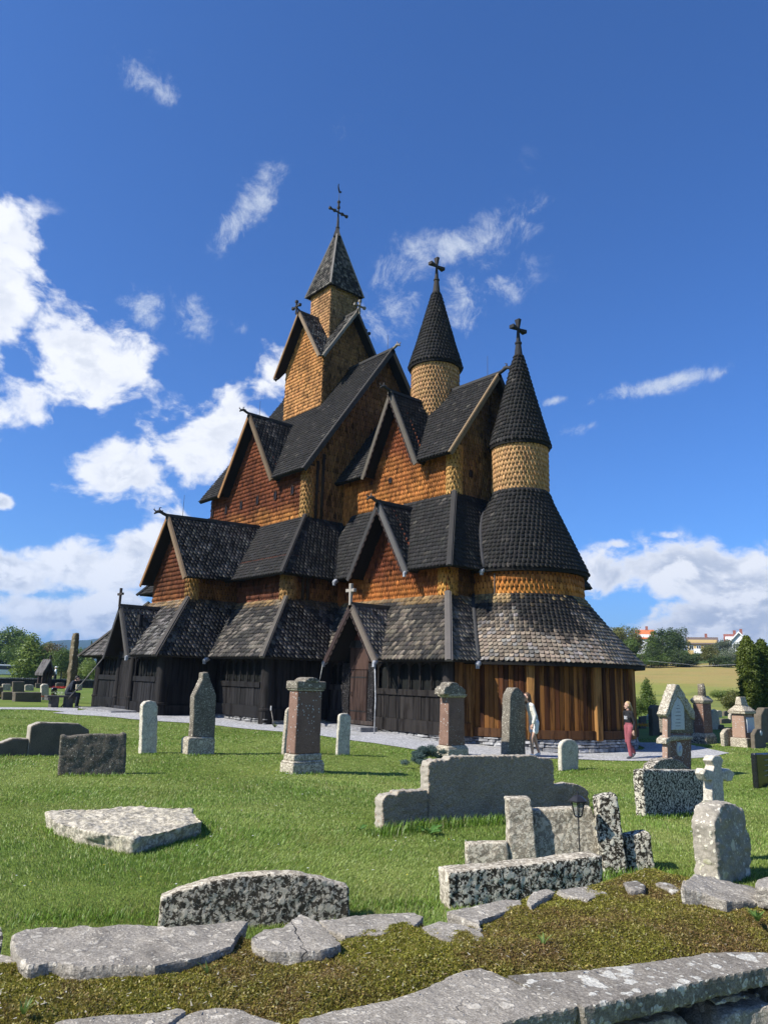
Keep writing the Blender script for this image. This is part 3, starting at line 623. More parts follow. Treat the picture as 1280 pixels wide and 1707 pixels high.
def dragon(p, d, c_=DGREY, s=1.0):
    p = np.array(p, float); d = np.array(d, float); u = np.array((0, 0, 1.0)); mb = MB()
    pts = [p-d*.1*s, p+d*.12*s+u*.06*s, p+d*.26*s+u*.13*s, p+d*.38*s+u*.10*s, p+d*.50*s-u*.0*s]; mb.tube(pts, [.07*s, .065*s, .075*s, .06*s, .03*s], 8, c_)
    mb.tube([p+d*.30*s+u*.12*s, p+d*.30*s+u*.27*s, p+d*.22*s+u*.30*s], [.035*s, .025*s, .012*s], 6, c_)
    mb.tube([p+d*.42*s+u*.09*s, p+d*.53*s+u*.17*s, p+d*.5*s+u*.23*s], [.03*s, .025*s, .01*s], 6, c_)
    mb.tube([p+d*.18*s+u*.10*s, p+d*.15*s+u*.2*s], [.03*s, .012*s], 6, c_)
    mb.build('dragon_head', M_WOOD, CH, smooth=True)
ridge((-36.1, 22.9, 18.05), (-26.15, 22.9, 18.05)); dragon((-26.15, 22.9, 18.08), (1, 0, 0), BARE)
ridge((ugx, 17.85, ugz), (ugx, 20.6, ugz)); dragon((ugx, 17.85, ugz+.03), (0, -1, 0), DGREY)
ridge((-30.5, 13.62, 8.5), (-30.5, 18.5, 8.72), c_=(.06, .055, .05)); dragon((-30.5, 13.62, 8.52), (0, -1, 0), DGREY, 1.1)
ridge((PX+.3, 12.1, 4.42), (PX+.3, 14.2, 4.42), c_=(.07, .06, .055))
ridge((dgx, 16.95, 4.37), (dgx, 19.0, 4.37), c_=(.09, .075, .06))
ridge((mgx, 18.42, 8.57), (mgx, 20.6, 8.6)); dragon((mgx, 18.42, 8.6), (0, -1, 0), GREY)
ridge((cgx, cye-.1, cgz), (cgx, cyv+.1, cgz)); dragon((cgx, cye-.1, cgz+.03), (0, -1, 0), DGREY)
ridge((-26.7, 22.9, 14.6), (-19.2, 22.9, 14.6)); dragon((-19.2, 22.9, 14.62), (1, 0, 0), DGREY, 1.2)
for (dx, dy) in ((0, -1), (1, 0), (-1, 0), (0, 1)):
    a = (bx+dx*(bh+.6), by+dy*(bh+.6), bz1+.02); ridge(a, (bx, by, bz1+.02), .1, GREY)
    p = np.array((bx+dx*(bh+.72), by+dy*(bh+.72), bz1+.22)); mb = MB(); t = np.array((-dy, dx, 0.0)); c_ = DGREY if dx == 0 else BARE
    mb.beam(p-(0, 0, .42), p+(0, 0, .32), .09, .09, up=t, col=c_); mb.beam(p-t*.3+(0, 0, .04), p+t*.3+(0, 0, .04), .09, .09, col=c_)
    for e in (p+(0, 0, .34), p-t*.32+(0, 0, .04), p+t*.32+(0, 0, .04)): mb.box(e-.075, e+.075, c_)
    mb.beam(p-np.array((dx, dy, 0))*.25+(0, 0, -.12), p, .08, .08, col=c_); mb.build('gable_cross', M_WOOD, CH, bevel=.012)
# lightning rods
for (p, hgt) in (((-26.6, 22.9, 18.1), .9), ((ugx, 18.5, 14.7), .8), ((-30.5, 14.4, 8.6), 1.0), ((-19.9, 22.9, 14.65), 1.0)):
    mb = MB(); mb.tube([p, (p[0], p[1], p[2]+hgt)], [.012, .008], 5, (.1, .1, .1)); mb.build('lightning_rod', M_WOOD, CH)
def cross(c, z0, zr, zt, arm, w, za, c_, fl=1.5, name='cross', nod=False):
    """tapering pole with flared cross; arms run along the north-south line (x fixed)"""
    cx, cy = c; mb = MB()
    mb.tube([(cx, cy, z0), (cx, cy, zr)], [w*1.55, w*.95], 10, c_); mb.tube([(cx, cy, zr-.03), (cx, cy, zr+.05)], [w*1.25, w*1.25], 10, c_)
    for (p, q) in (((cx, cy, zr), (cx, cy, za)), ):
        mb.beam(p, q, w*1.3, w*1.3, up=(0, 1, 0), col=c_, w2=w*.7, h2=w*.7)
    for d, L in (((0, 0, 1), zt-za), ((0, 1, 0), arm), ((0, -1, 0), arm)):
        d = np.array(d, float); p = np.array((cx, cy, za)); mb.beam(p, p+d*L, w*.8, w*.8, up=(1, 0, 0), col=c_, w2=w*.8*fl, h2=w*1.25*fl if not nod else w*fl)
        if nod:
            for t in (.45, .98): mb.box(p+d*L*t-w*.75, p+d*L*t+w*.75, c_)
    return mb.build(name, M_WOOD, CH, bevel=.012)
cross(AC, 15.05, 15.65, 16.75, .44, .12, 16.3, (.032, .032, .034), 1.7)
cross(TC, 20.0, 20.65, 21.85, .46, .12, 21.4, (.05, .045, .042), 1.7)
cross((tx_, by), 27.0, 27.5, 29.25, .62, .10, 28.55, (.05, .045, .042), 1.1, nod=True)
mb = MB(); mb.lathe([(.22, 26.85), (.30, 26.86), (.10, 27.5), (.08, 27.5)], (tx_, by), 4, DGREY); mb.tube([(tx_, by, 29.2), (tx_, by, 29.85)], [.02, .015], 6, (.1, .1, .1))
mb.build('spire_cap', M_WOOD, CH)
mb = MB(); vb = np.array((tx_, by, 29.85)); P2 = [(-.02, 0), (.13, .05), (.16, .18), (.05, .14), (-.02, .28), (-.07, .45), (-.03, .58), (-.10, .56), (-.13, .4), (-.1, .18)]
mb.prism([vb+np.array((.012, a, b_)) for a, b_ in P2], (-.024, 0, 0), (.04, .04, .04)); mb.build('weather_vane', M_WOOD, CH)
def small_cross(p, h_, arm, c_, w=.07, name='gable_cross', th=None):
    p = np.array(p, float); mb = MB(); mb.beam(p, p+(0, 0, h_), w, w, up=(1, 0, 0), col=c_, w2=w*1.2, h2=w*1.2)
    for s in (-1, 1): mb.beam(p+(0, 0, h_*.68), p+(s*arm, 0, h_*.68), w, w, col=c_, w2=w*1.25, h2=w*1.25)
    mb.build(name, M_WOOD, CH, bevel=.008)
small_cross((PX+.3, 12.1, 4.4), .78, .24, (.06, .05, .045), .08)
small_cross((dgx, 16.97, 4.35), .80, .24, (.32, .29, .25), .10)
# hip boards
def hip(p, q, c_, w=.22):
    mb = MB(); p = np.array(p, float); q = np.array(q, float); d = q-p; hd = np.array((d[0], d[1], 0)); up = np.cross(np.cross(d, (0, 0, 1)), d); up *= np.sign(up[2]); up /= np.linalg.norm(up)
    pe = p-d/np.linalg.norm(d)*.12; mb.beam(pe+up*.055, q+up*.055, w, .06, up=up, col=c_)
    mb.beam(pe+up*.10, q+up*.10, w*.55, .05, up=up, col=tuple(v*.9 for v in c_)); mb.build('hip_board', M_WOOD, CH)
hip(nl[0][1], nl[0][2], (.13, .115, .095), .18); hip(nl[0][0], nl[0][3], DGREY); hip(nm[0][1], nm[0][2], (.05, .046, .042), .18); hip(nm[0][0], nm[0][3], DGREY)
hip(pl[0][1], pl[0][2], (.09, .08, .07)); hip(pl[0][0], pl[0][3], (.12, .11, .1))
hip((-16.7, 17.3, ZL0), (-18.6, 19.2, ZL1), (.15, .135, .12), .25); hip((-17.9, 18.55, ZM0), (-19.6, 20.55, 9.0), (.055, .052, .048), .22)
# curved lead-covered joint between the chancel roofs and the round apse roofs
def joint(cyl, pts, c_, w=.085):
    mb = MB(); mb.tube(pts, [w]*len(pts), 8, c_); mb.build('roof_roll', M_WOOD, CH, smooth=True)
jp = []
for i in range(9):
    t = i/8; z = ZL0+(ZL1-ZL0)*t; x = -16.7-1.9*t; r_ = np.interp(z, [p[1] for p in prL], [p[0] for p in prL]); dx = x-AC[0]; jp.append((x, AC[1]-math.sqrt(max(r_*r_-dx*dx, .01)), z+.05))
joint(AC, jp, (.05, .05, .05))
jp = []
for i in range(12):
    t = i/11; z = ZM0+.05+(9.0-ZM0)*t; x = -17.9-1.7*t; r_ = np.interp(z, [p[1] for p in prM], [p[0] for p in prM]); dx = x-AC[0]
    if r_*r_ > dx*dx: jp.append((x, AC[1]-math.sqrt(r_*r_-dx*dx), z+.04))
joint(AC, jp, (.045, .045, .048))
M_LEAD = plain('lead', (.30, .31, .33), .45, .3, 6)
def spout(p, c_=(.3, .3, .3), s=1.0):
    p = np.array(p, float); mb = MB(); d = np.array((.55, -.83, -.35)); d /= np.linalg.norm(d)
    mb.tube([p-d*.18*s, p, p+d*.2*s], [.10*s, .11*s, .07*s], 8); mb.box(p+d*.15*s-(.05, .05, .13), p+d*.15*s+(.05, .05, .04)); mb.build('water_spout', M_LEAD, CH, smooth=False, bevel=.01)
spout((-16.72, 18.72, 2.33)); spout((-17.95, 20.3, 5.7)); spout((-23.2, 17.25, 2.3)); spout((PX+1.5, 12.2, 2.35), s=.8); spout((-27.25, 14.4, 2.3)); spout((dgx+1.45, 17.0, 2.3), s=.8); spout((-24.4, 18.5, 5.62)); spout((mgx+1.72, 18.45, 5.6), s=.7)
# downpipe and corner shingle columns
mb = MB(); mb.tube([(-17.62, 20.62, 5.6), (-17.62, 20.62, 4.55)], [.03, .03], 8, (.09, .08, .07)); mb.build('downpipe', M_WOOD, CH)
def corner(c, r_, z0, z1, cf): drum('corner_column', c, r_, z0, z1, cf, w=.13, ex=.2)
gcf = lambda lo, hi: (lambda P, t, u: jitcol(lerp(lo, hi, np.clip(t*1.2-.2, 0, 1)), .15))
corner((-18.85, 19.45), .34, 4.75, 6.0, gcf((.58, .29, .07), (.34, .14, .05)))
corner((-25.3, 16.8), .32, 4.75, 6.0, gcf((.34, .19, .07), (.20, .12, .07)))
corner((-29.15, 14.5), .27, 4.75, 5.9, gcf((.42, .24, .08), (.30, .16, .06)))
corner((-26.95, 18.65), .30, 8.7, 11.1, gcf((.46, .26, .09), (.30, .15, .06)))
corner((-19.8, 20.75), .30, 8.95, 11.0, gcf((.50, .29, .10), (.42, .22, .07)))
# dark corner posts on the nave's east side
for (x, y, z0, z1) in ((-26.70, 19.3, 8.7, 11.8), (-26.70, 18.98, 8.7, 11.4), (-25.05, 17.35, 4.8, 6.1), (-25.05, 17.6, 4.8, 6.1)):
    mb = MB(); mb.tube([(x, y, z0), (x, y, z1)], [.07, .07], 8, (.05, .035, .025)); mb.build('post', M_WOOD, CH, smooth=True)
# small windows high in the nave wall, peep holes in the chancel
M_DARK = material('dark_opening', lambda n, pos, b: ((.006, .006, .007),), .3, .5)
def small_window(x, y, z, w=.13, h_=.36, axis='y'):
    fr = MB(); k = [(-w/2-.02, -h_/2-.03), (w/2+.02, -h_/2-.03), (w/2+.02, h_/2-.05), (w/4, h_/2+.03), (-w/4, h_/2+.03), (-w/2-.02, h_/2-.05)]
    f = (lambda a, b_, o_: (x+a, y-o_, z+b_)) if axis == 'y' else (lambda a, b_, o_: (x+o_, y+a, z+b_))
    for i in range(6): p, q = k[i], k[(i+1) % 6]; fr.beam(f(*p, .05), f(*q, .05), .035, .08, up=(0, -1, 0) if axis == 'y' else (1, 0, 0), col=(.05, .03, .022))
    w_ = fr.build('window', M_WOOD, CH); pn = MB(); pn.prism([f(a*.95, b_*.97, .062) for a, b_ in k], (0, .02, 0) if axis == 'y' else (-.02, 0, 0)); pn.build('pane', M_DARK, w_)
for px_ in (356, 379, 404, 431, 461, 489.5):
    q = ony(px_, {356: 856, 379: 850, 404: 842, 431: 834, 461: 826, 489.5: 817}[px_], 18.45); small_window(q[0], 18.45, q[2])
q = ony(652.5, 801, 20.55); small_window(q[0], 20.55, q[2], .12, .16); q = onx(783, 790, -19.6); small_window(-19.6, q[1], q[2], .12, .22, 'x')
# ---------------------------------------------------------------- ground floor walls
def m_tar(n, pos, b):
    a = n.new('ShaderNodeAttribute', attribute_name='Col').outputs['Color']
    g = n.noise(n.scalev(pos, (38, 38, 1.6)), 1.0, 6, .6); w = n.noise(n.scalev(pos, (2, 2, .7)), 1.4, 5)
    c = n.mix(n.math('MULTIPLY', n.step(g, .4, .75), .6), a, n.mix(1.0, a, (1.9, 1.75, 1.6), 'MULTIPLY'))
    c = n.mix(n.math('MULTIPLY', n.step(w, .5, .75), .35), c, n.mix(1.0, a, (1.35, 1.15, 1.05), 'MULTIPLY'))
    k = n.noise(n.scalev(pos, (6, 6, .55)), 1.0, 6, .65); c = n.mix(n.math('MULTIPLY', n.step(k, .48, .60), .8), c, n.mix(1.0, a, (.28, .22, .20), 'MULTIPLY'))
    return c, g, .5, .008
M_TAR = material('tarred_planks', m_tar, .78, .16)
def tc(a=.12, base=TAR): return tuple(np.array(base)*(1+random.uniform(-a, a*2)))
def low_wall(pA, pB, nrm, bays, z0=.12, zr=1.42, zt=2.55, pw=.2, parent=CH, base=(.0130, .0126, .0128), seedc=None):
    """board wall between pA and pB (xy). bays: list of (s0, s1, kind) along it, kind 'win', 'plain' or None"""
    A, B = np.array(pA, float), np.array(pB, float); L = np.linalg.norm(B-A); d = (B-A)/L; nr = np.array(nrm, float)
    def pt(s, o_, z): q = A+d*s+nr*o_; return (q[0], q[1], z)
    def bar(name, s0, s1, za, zb, o0, o1, c_, bev=.006):
        mb = MB(); mb.prism([pt(s0, o0, za), pt(s1, o0, za), pt(s1, o0, zb), pt(s0, o0, zb)], tuple(np.append(nr*(o1-o0), 0)), c_); return mb.build(name, M_TAR, parent, bevel=bev)
    bar('wall', 0, L, z0, zt, -.30, -.22, BLK, 0)
    bar('sill_beam', 0, L, z0, z0+.42, -.2, .07, tc(.1, base))
    for (s0, s1, kind) in bays:
        top = zr-.12 if kind == 'win' else zt
        k = max(1, int(round((s1-s0)/pw))); st = (s1-s0)/k
        for i in range(k): bar('plank', s0+i*st+.004, s0+(i+1)*st-.004, z0+.42, top, -.1, random.uniform(-.012, .012), tc(.25, base), .006)
        if kind == 'win':
            bar('rail_beam', s0, s1, zr-.12, zr+.08, -.15, .06, tc(.1, base)); bar('head_beam', s0, s1, zt-.22, zt, -.15, .05, tc(.1, base))
            nb = max(2, int(round((s1-s0)/.55))); sw = (s1-s0)/nb
            bar('window_pane', s0, s1, zr+.08, zt-.22, -.16, -.14, (.008, .009, .008), 0)
            for i in range(nb+1):
                c_ = s0+i*sw; mb = MB(); h_ = zt-.22-zr-.08
                for (za, zb, r0, r1) in ((0, .08, .055, .055), (.08, .16, .04, .03), (.16, h_*.60, .03, .045), (h_*.60, h_*.68, .055, .055), (h_*.68, h_*.9, .03, .06), (h_*.9, h_, .07, .1)):
                    mb.tube([pt(c_, -.03, zr+.08+za), pt(c_, -.03, zr+.08+zb)], [r0, r1], 8, tc(.1, base))
                mb.build('colonnette', M_TAR, parent, smooth=False)
            for i in range(nb):      # arch heads
                a0, a1 = s0+i*sw+.05, s0+(i+1)*sw-.05; ra = (a1-a0)/2; mb = MB(); pts = [pt(a0-.05, -.02, zt-.2), pt(a0-.05, -.02, zt-.42)]
                for t in np.linspace(math.pi, 0, 9): pts.append(pt((a0+a1)/2+ra*math.cos(t), -.02, zt-.42+ra*math.sin(t)*.75))
                pts += [pt(a1+.05, -.02, zt-.42), pt(a1+.05, -.02, zt-.2)]
                mb.prism(pts, tuple(np.append(-nr*.06, 0)), tc(.1, base)); mb.build('arch', M_TAR, parent)
    return bar
def stave(x, y, r_, z0, z1, c_=(.0185, .017, .016), foot=True):
    mb = MB(); pr = [(r_*1.05, z0), (r_*1.05, z0+.45), (r_*1.16, z0+.47), (r_*1.16, z0+.53), (r_*1.02, z0+.56), (r_*.92, z1)] if foot else [(r_, z0), (r_*.93, z1)]
    mb.lathe([(.01, z0)]+pr+[(.01, z1)], (x, y), 20, c_); return mb.build('corner_stave', M_TAR, CH, smooth=False)
# porch south front
ys = 12.8
b1 = low_wall((-34.5, ys), (-31.95, ys), (0, -1), [(.35, 2.5, 'win')], z0=.22, zr=1.5)
b2 = low_wall((-30.35, ys), (-27.8, ys), (0, -1), [(.1, 2.2, 'win')], z0=.15, zr=1.5)
low_wall((-27.8, ys), (-27.8, 15.4), (1, 0), [(.2, 2.4, 'plain')], z0=.1)
low_wall((-34.5, 15.4), (-34.5, ys), (-1, 0), [(.2, 2.4, 'plain')], z0=.2)
stave(-27.95, 12.95, .25, .08, 2.6); stave(-34.4, 12.95, .24, .15, 2.6)
low_wall((-27.8, 15.0), (-23.7, 15.0), (0, -1), [(.7, 3.75, 'win')], z0=.22)
low_wall((-23.7, 15.0), (-23.7, 18.2), (1, 0), [(.3, 1.2, 'plain'), (1.2, 3.0, 'plain')], z0=.15)
stave(-23.85, 15.15, .24, .02, 2.6)
low_wall((-38.6, 15.0), (-34.5, 15.0), (0, -1), [(.4, 4.0, 'plain')], z0=.22); low_wall((-38.6, 30.8), (-38.6, 15.0), (-1, 0), [(.4, 15.4, 'plain')], z0=.2, pw=.4)
low_wall((-23.7, 30.8), (-38.6, 30.8), (0, 1), [(.4, 14.4, 'plain')], z0=.0, pw=.5); low_wall((-23.7, 27.8), (-23.7, 30.8), (1, 0), [(.2, 2.8, 'plain')], z0=.0, pw=.4)
low_wall((-17.25, 27.9), (-23.7, 27.9), (0, 1), [(.2, 6.2, 'plain')], z0=-.1, pw=.4)
# chancel south front: left of door, door, right of door
BRN = (.048, .034, .028)
low_wall((-23.7, 17.86), (-22.75, 17.86), (0, -1), [(.12, .95, 'win')], z0=.1, zr=1.4, base=(.026, .024, .024))
low_wall((-20.85, 17.86), (-17.25, 17.86), (0, -1), [(.08, 3.35, 'win')], z0=.0, zr=1.33, base=(.0175, .0155, .014))
stave(-17.42, 18.03, .2, -.05, 2.6, (.034, .030, .028), foot=False)
GBR = (.15, .072, .024)
low_wall((-17.25, 18.1), (-17.25, 19.0), (1, 0), [(.05, .85, 'plain')], z0=-.02, base=(.12, .06, .022))
def door(xc, y, w, z0, z1, name='door', c_=(.05, .032, .026)):
    d_ = MB(); d_.box((xc-w/2, y-.02, z0), (xc+w/2, y+.05, z1), c_); dd = d_.build(name, M_TAR, CH)
    k = 5
    for i in range(k):
        mb = MB(); mb.box((xc-w/2+i*w/k+.006, y-.05, z0+.02), (xc-w/2+(i+1)*w/k-.006, y-.021, z1-.02), tuple(np.array(c_)*random.uniform(.8, 1.25))); mb.build('plank', M_TAR, dd, bevel=.004)
    for z in (z0+.32, z1-.3): mb = MB(); mb.box((xc-w/2+.03, y-.062, z), (xc+w/2-.03, y-.051, z+.05), (.02, .02, .02)); mb.build('hinge', M_TAR, dd)
    mb = MB(); mb.tube([(xc-w/2+.12, y-.055, z0+1.0), (xc-w/2+.12, y-.10, z0+1.02), (xc-w/2+.12, y-.10, z0+.9), (xc-w/2+.12, y-.055, z0+.88)], [.012]*4, 6, (.02, .02, .02)); mb.build('handle', M_TAR, dd)
    return dd
door(-21.75, 17.82, .98, .22, 2.05)
def m_carve(n, pos, b):
    v = n.vor(pos, 9.0, 'SMOOTH_F1'); w = n.math('SINE', n.math('MULTIPLY', v, 34.0)); return n.mix(n.step(w, -.2, .7), (.012, .011, .012), (.055, .050, .048)), w, 1.0, .03
M_CARVE = material('carved_wood', m_carve, .6, .3)
for x0, x1 in ((-22.72, -22.28), (-21.2, -20.88)):
    mb = MB(); mb.box((x0, 17.74, .12), (x1, 17.9, 2.28)); mb.build('carved_jamb', M_CARVE, CH, bevel=.02)
mb = MB(); mb.box((-22.3, 17.76, 2.05), (-21.2, 17.9, 2.85), (.06, .036, .028)); mb.build('door_panel', M_TAR, CH, bevel=.01)
mb = MB(); mb.box((-22.75, 17.72, 2.85), (-20.7, 17.9, 3.12), (.034, .032, .033)); mb.build('lintel', M_TAR, CH, bevel=.015)
mb = MB(); mb.prism([(dgx-1.0, 17.8, 3.12), (dgx+.8, 17.8, 3.12), (dgx, 17.8, 4.25)], (0, .08, 0), (.10, .032, .022)); mb.build('gable_panel', M_TAR, CH)
mb = MB(); mb.box((-22.75, 17.9, .1), (-20.8, 18.0, 3.4), BLK); mb.build('wall', M_TAR, CH)
mb = MB(); mb.box((-22.75, 17.7, .1), (-20.8, 17.95, .24), (.05, .04, .035)); mb.build('threshold', M_TAR, CH, bevel=.01)
# porch door
door(-31.1, 12.78, 1.15, .32, 2.25, c_=(.020, .018, .017))
for x in (-31.82, -30.42): stave(x, 12.76, .12, .2, 2.5)
mb = MB(); mb.box((-31.9, 12.8, .1), (-30.3, 12.95, 4.1), (.02, .02, .022)); mb.build('wall', M_TAR, CH)
mb = MB(); mb.box((-31.95, 12.66, .12), (-30.3, 12.9, .34), (.035, .036, .04)); mb.build('threshold', M_TAR, CH, bevel=.01)
mb = MB(); mb.box((-31.95, 12.70, 2.3), (-30.3, 12.82, 2.58), (.03, .03, .033)); mb.build('lintel', M_TAR, CH, bevel=.01)
mb = MB(); mb.prism([(PX+.3-.9, 12.74, 2.6), (PX+.3+.9, 12.74, 2.6), (PX+.3, 12.74, 4.2)], (0, .06, 0), (.08, .03, .022)); mb.build('gable_panel', M_TAR, CH)
# round apse wall
ar = 4.02
def apt(a, r_, z): return (AC[0]+r_*math.cos(a), AC[1]+r_*math.sin(a), z)
mb = MB(); mb.lathe([(ar-.22, -.1), (ar-.22, 2.5), (ar-.35, 2.5), (ar-.35, -.1)], AC, 60, BLK); mb.build('apse_inner_wall', M_TAR, CH)
a_s, a_e = R(-77), R(90); k = int((a_e-a_s)*ar/.165); st = (a_e-a_s)/k
posts = [a_s, R(-48), R(-15), R(14), R(45), R(80)]
for i in range(k):
    a0, a1 = a_s+i*st+.0012, a_s+(i+1)*st-.0012; rr_ = ar+random.uniform(-.014, .014); f = random.uniform(.32, 1.1)
    c_ = np.array((.21, .092, .024))*f if random.random() < .65 else np.array((.085, .032, .012))*f
    mb = MB(); mb.prism([apt(a0, rr_, .26), apt(a1, rr_, .26), apt(a1, rr_, 2.5), apt(a0, rr_, 2.5)], tuple(-np.array((math.cos((a0+a1)/2), math.sin((a0+a1)/2), 0))*.06), tuple(c_)); mb.build('plank', M_TAR, CH, bevel=.01)
for a in posts:
    p = np.array(apt(a, ar+.03, 0)); mb = MB(); u = np.array((-math.sin(a), math.cos(a), 0)); r_ = np.array((math.cos(a), math.sin(a), 0)); w = .15
    mb.prism([p-u*w-r_*.1+(0, 0, -.04), p-u*w*.8+r_*.09+(0, 0, -.04), p+u*w*.8+r_*.09+(0, 0, -.04), p+u*w-r_*.1+(0, 0, -.04)], (0, 0, 2.5), (.24, .125, .04)); mb.build('post', M_TAR, CH, bevel=.02)
for a, b_ in zip(posts[:-1], posts[1:]):
    mb = MB(); m_ = 7
    for i in range(m_):
        t0, t1 = a+.04+(b_-a-.08)*i/m_, a+.04+(b_-a-.08)*(i+1)/m_
        mb.prism([apt(t0, ar+.07, 0), apt(t1, ar+.07, 0), apt(t1, ar+.07, .27), apt(t0, ar+.07, .27)], tuple(-np.array((math.cos((t0+t1)/2), math.sin((t0+t1)/2), 0))*.2), (.075, .036, .016))
    mb.build('sill_beam', M_TAR, CH)
# dry stone foundation: single stones along the wall feet
def m_stone(n, pos, b):
    a = n.new('ShaderNodeAttribute', attribute_name='Col').outputs['Color']; f = n.noise(pos, 6, 6, .65); f2 = n.noise(pos, 45, 4, .6)
    c = n.mix(n.step(f, .4, .65), n.mix(1.0, a, (.5, .5, .52), 'MULTIPLY'), a); c = n.mix(n.math('MULTIPLY', n.step(f2, .5, .7), .4), c, n.mix(1.0, a, (1.4, 1.4, 1.38), 'MULTIPLY'))
    return c, f2, .5, .015
M_STONE = material('field_stone', m_stone, .9, .2)
def rubble(parent, path, zlo, zhi, hmin=.09, hmax=.17, wmin=.2, wmax=.55, col=(.34, .335, .32), dep=.2, name='stone'):
    P = np.array(path, float); seg = np.hypot(*np.diff(P, axis=0).T); cs = np.concatenate([[0], np.cumsum(seg)]); L = cs[-1]
    def f(s, z, o_):
        x, y = np.interp(s, cs, P[:, 0]), np.interp(s, cs, P[:, 1]); i = min(max(np.searchsorted(cs, s)-1, 0), len(seg)-1); d = (P[i+1]-P[i])/seg[i]; nr = np.array((d[1], -d[0]))
        return (x+nr[0]*o_, y+nr[1]*o_, z)
    z = zlo
    while z < zhi-.02:
        h_ = min(random.uniform(hmin, hmax), zhi-z); s = random.uniform(-.2, 0)
        while s < L:
            w = random.uniform(wmin, wmax); s0, s1 = max(s, 0)+.008, min(s+w, L)-.008
            if s1-s0 > .08:
                j = lambda v: random.uniform(-v, v); mb = MB(); t = random.uniform(.6, 1.2); o1 = random.uniform(-.03, .04); mid = (s0+s1)/2
                fr = [f(s0+j(.01), z+.01+j(.012), o1), f(mid+j(.04), z+.008, o1+.02), f(s1+j(.01), z+.01+j(.012), o1), f(s1+j(.02), z+h_-.012+j(.02), o1-.01), f(mid+j(.05), z+h_-.004, o1), f(s0+j(.02), z+h_-.012+j(.02), o1-.01)]
                bk = [f(s0, z, -dep), f(mid, z, -dep), f(s1, z, -dep), f(s1, z+h_, -dep), f(mid, z+h_, -dep), f(s0, z+h_, -dep)]
                mb.add(fr+bk, [(0, 1, 4, 5), (1, 2, 3, 4), (6+5, 6+4, 6+1, 6), (6+4, 6+3, 6+2, 6+1)]+[(i, i+6, (i+1) % 6+6, (i+1) % 6) for i in range(6)], tuple(np.array(col)*t*(1+random.uniform(-.04, .04))))
                mb.build(name, M_STONE, parent, bevel=.012)
            s += w
        z += h_
rubble(CH, [apt(a, ar+.02, 0)[:2] for a in np.linspace(R(-80), R(60), 26)], -.50, -.01, .08, .15, .2, .6, (.46, .455, .44))
rubble(CH, [(-17.2, 18.0), (-17.2, 19.0)], -.32, -.03)
rubble(CH, [(-22.2, 17.84), (-17.25, 17.84)], -.22, .0, .07, .11, .2, .5)
rubble(CH, [(-27.6, 14.98), (-23.6, 14.98)], -.05, .22, .08, .13, .2, .45, (.28, .275, .26))
mb = MB(); mb.box((-38.3, 15.2, -.6), (-23.9, 30.6, .2)); mb.box((-23.9, 18.0, -.6), (-17.4, 27.7, .0)); mb.box((-34.2, 13.0, -.4), (-28, 15.2, .14)); mb.build('footing', M_STONE, CH)
# door steps
for (x0, x1, y0, y1, z0, z1) in ((-33.0, -29.2, 11.55, 12.6, 0.02, .24), (-23.0, -20.5, 16.9, 17.68, -.12, .08)):
    mb = MB(); mb.box((x0, y0, z0), (x1, y1, z1), (.30, .295, .285)); mb.build('door_step', M_STONE, CH, bevel=.02)
# white poles under spouts and cables
for nm_, p, q, r_, c_ in (('drain_pole', (-19.9, 16.95, 2.25), (-19.74, 16.88, -.1), .020, (.62, .62, .6)), ('drain_pole', (-32.0, 12.1, 2.3), (-33.2, 10.9, .1), .025, (.22, .21, .18)), ('drain_pole', (-22.85, 16.9, 2.2), (-23.0, 16.75, 1.2), .014, (.35, .35, .32))):
    mb = MB(); mb.tube([p, tuple((np.array(p)+np.array(q))/2+(.03, .02, 0)), q], [r_]*3, 8, c_); mb.build(nm_, M_STONE, CH, smooth=True)
mb = MB(); mb.tube([(-20.3, 17.76, 1.32), (-20.28, 17.76, .6), (-20.36, 17.74, .05)], [.012]*3, 6, (.008, .008, .008)); mb.build('cable', M_TAR, CH)
mb = MB(); mb.tube([(-23.35, 17.75, 2.0), (-23.25, 17.75, 1.3), (-23.45, 17.72, .3)], [.012]*3, 6, (.008, .008, .008)); mb.build('cable', M_TAR, CH)
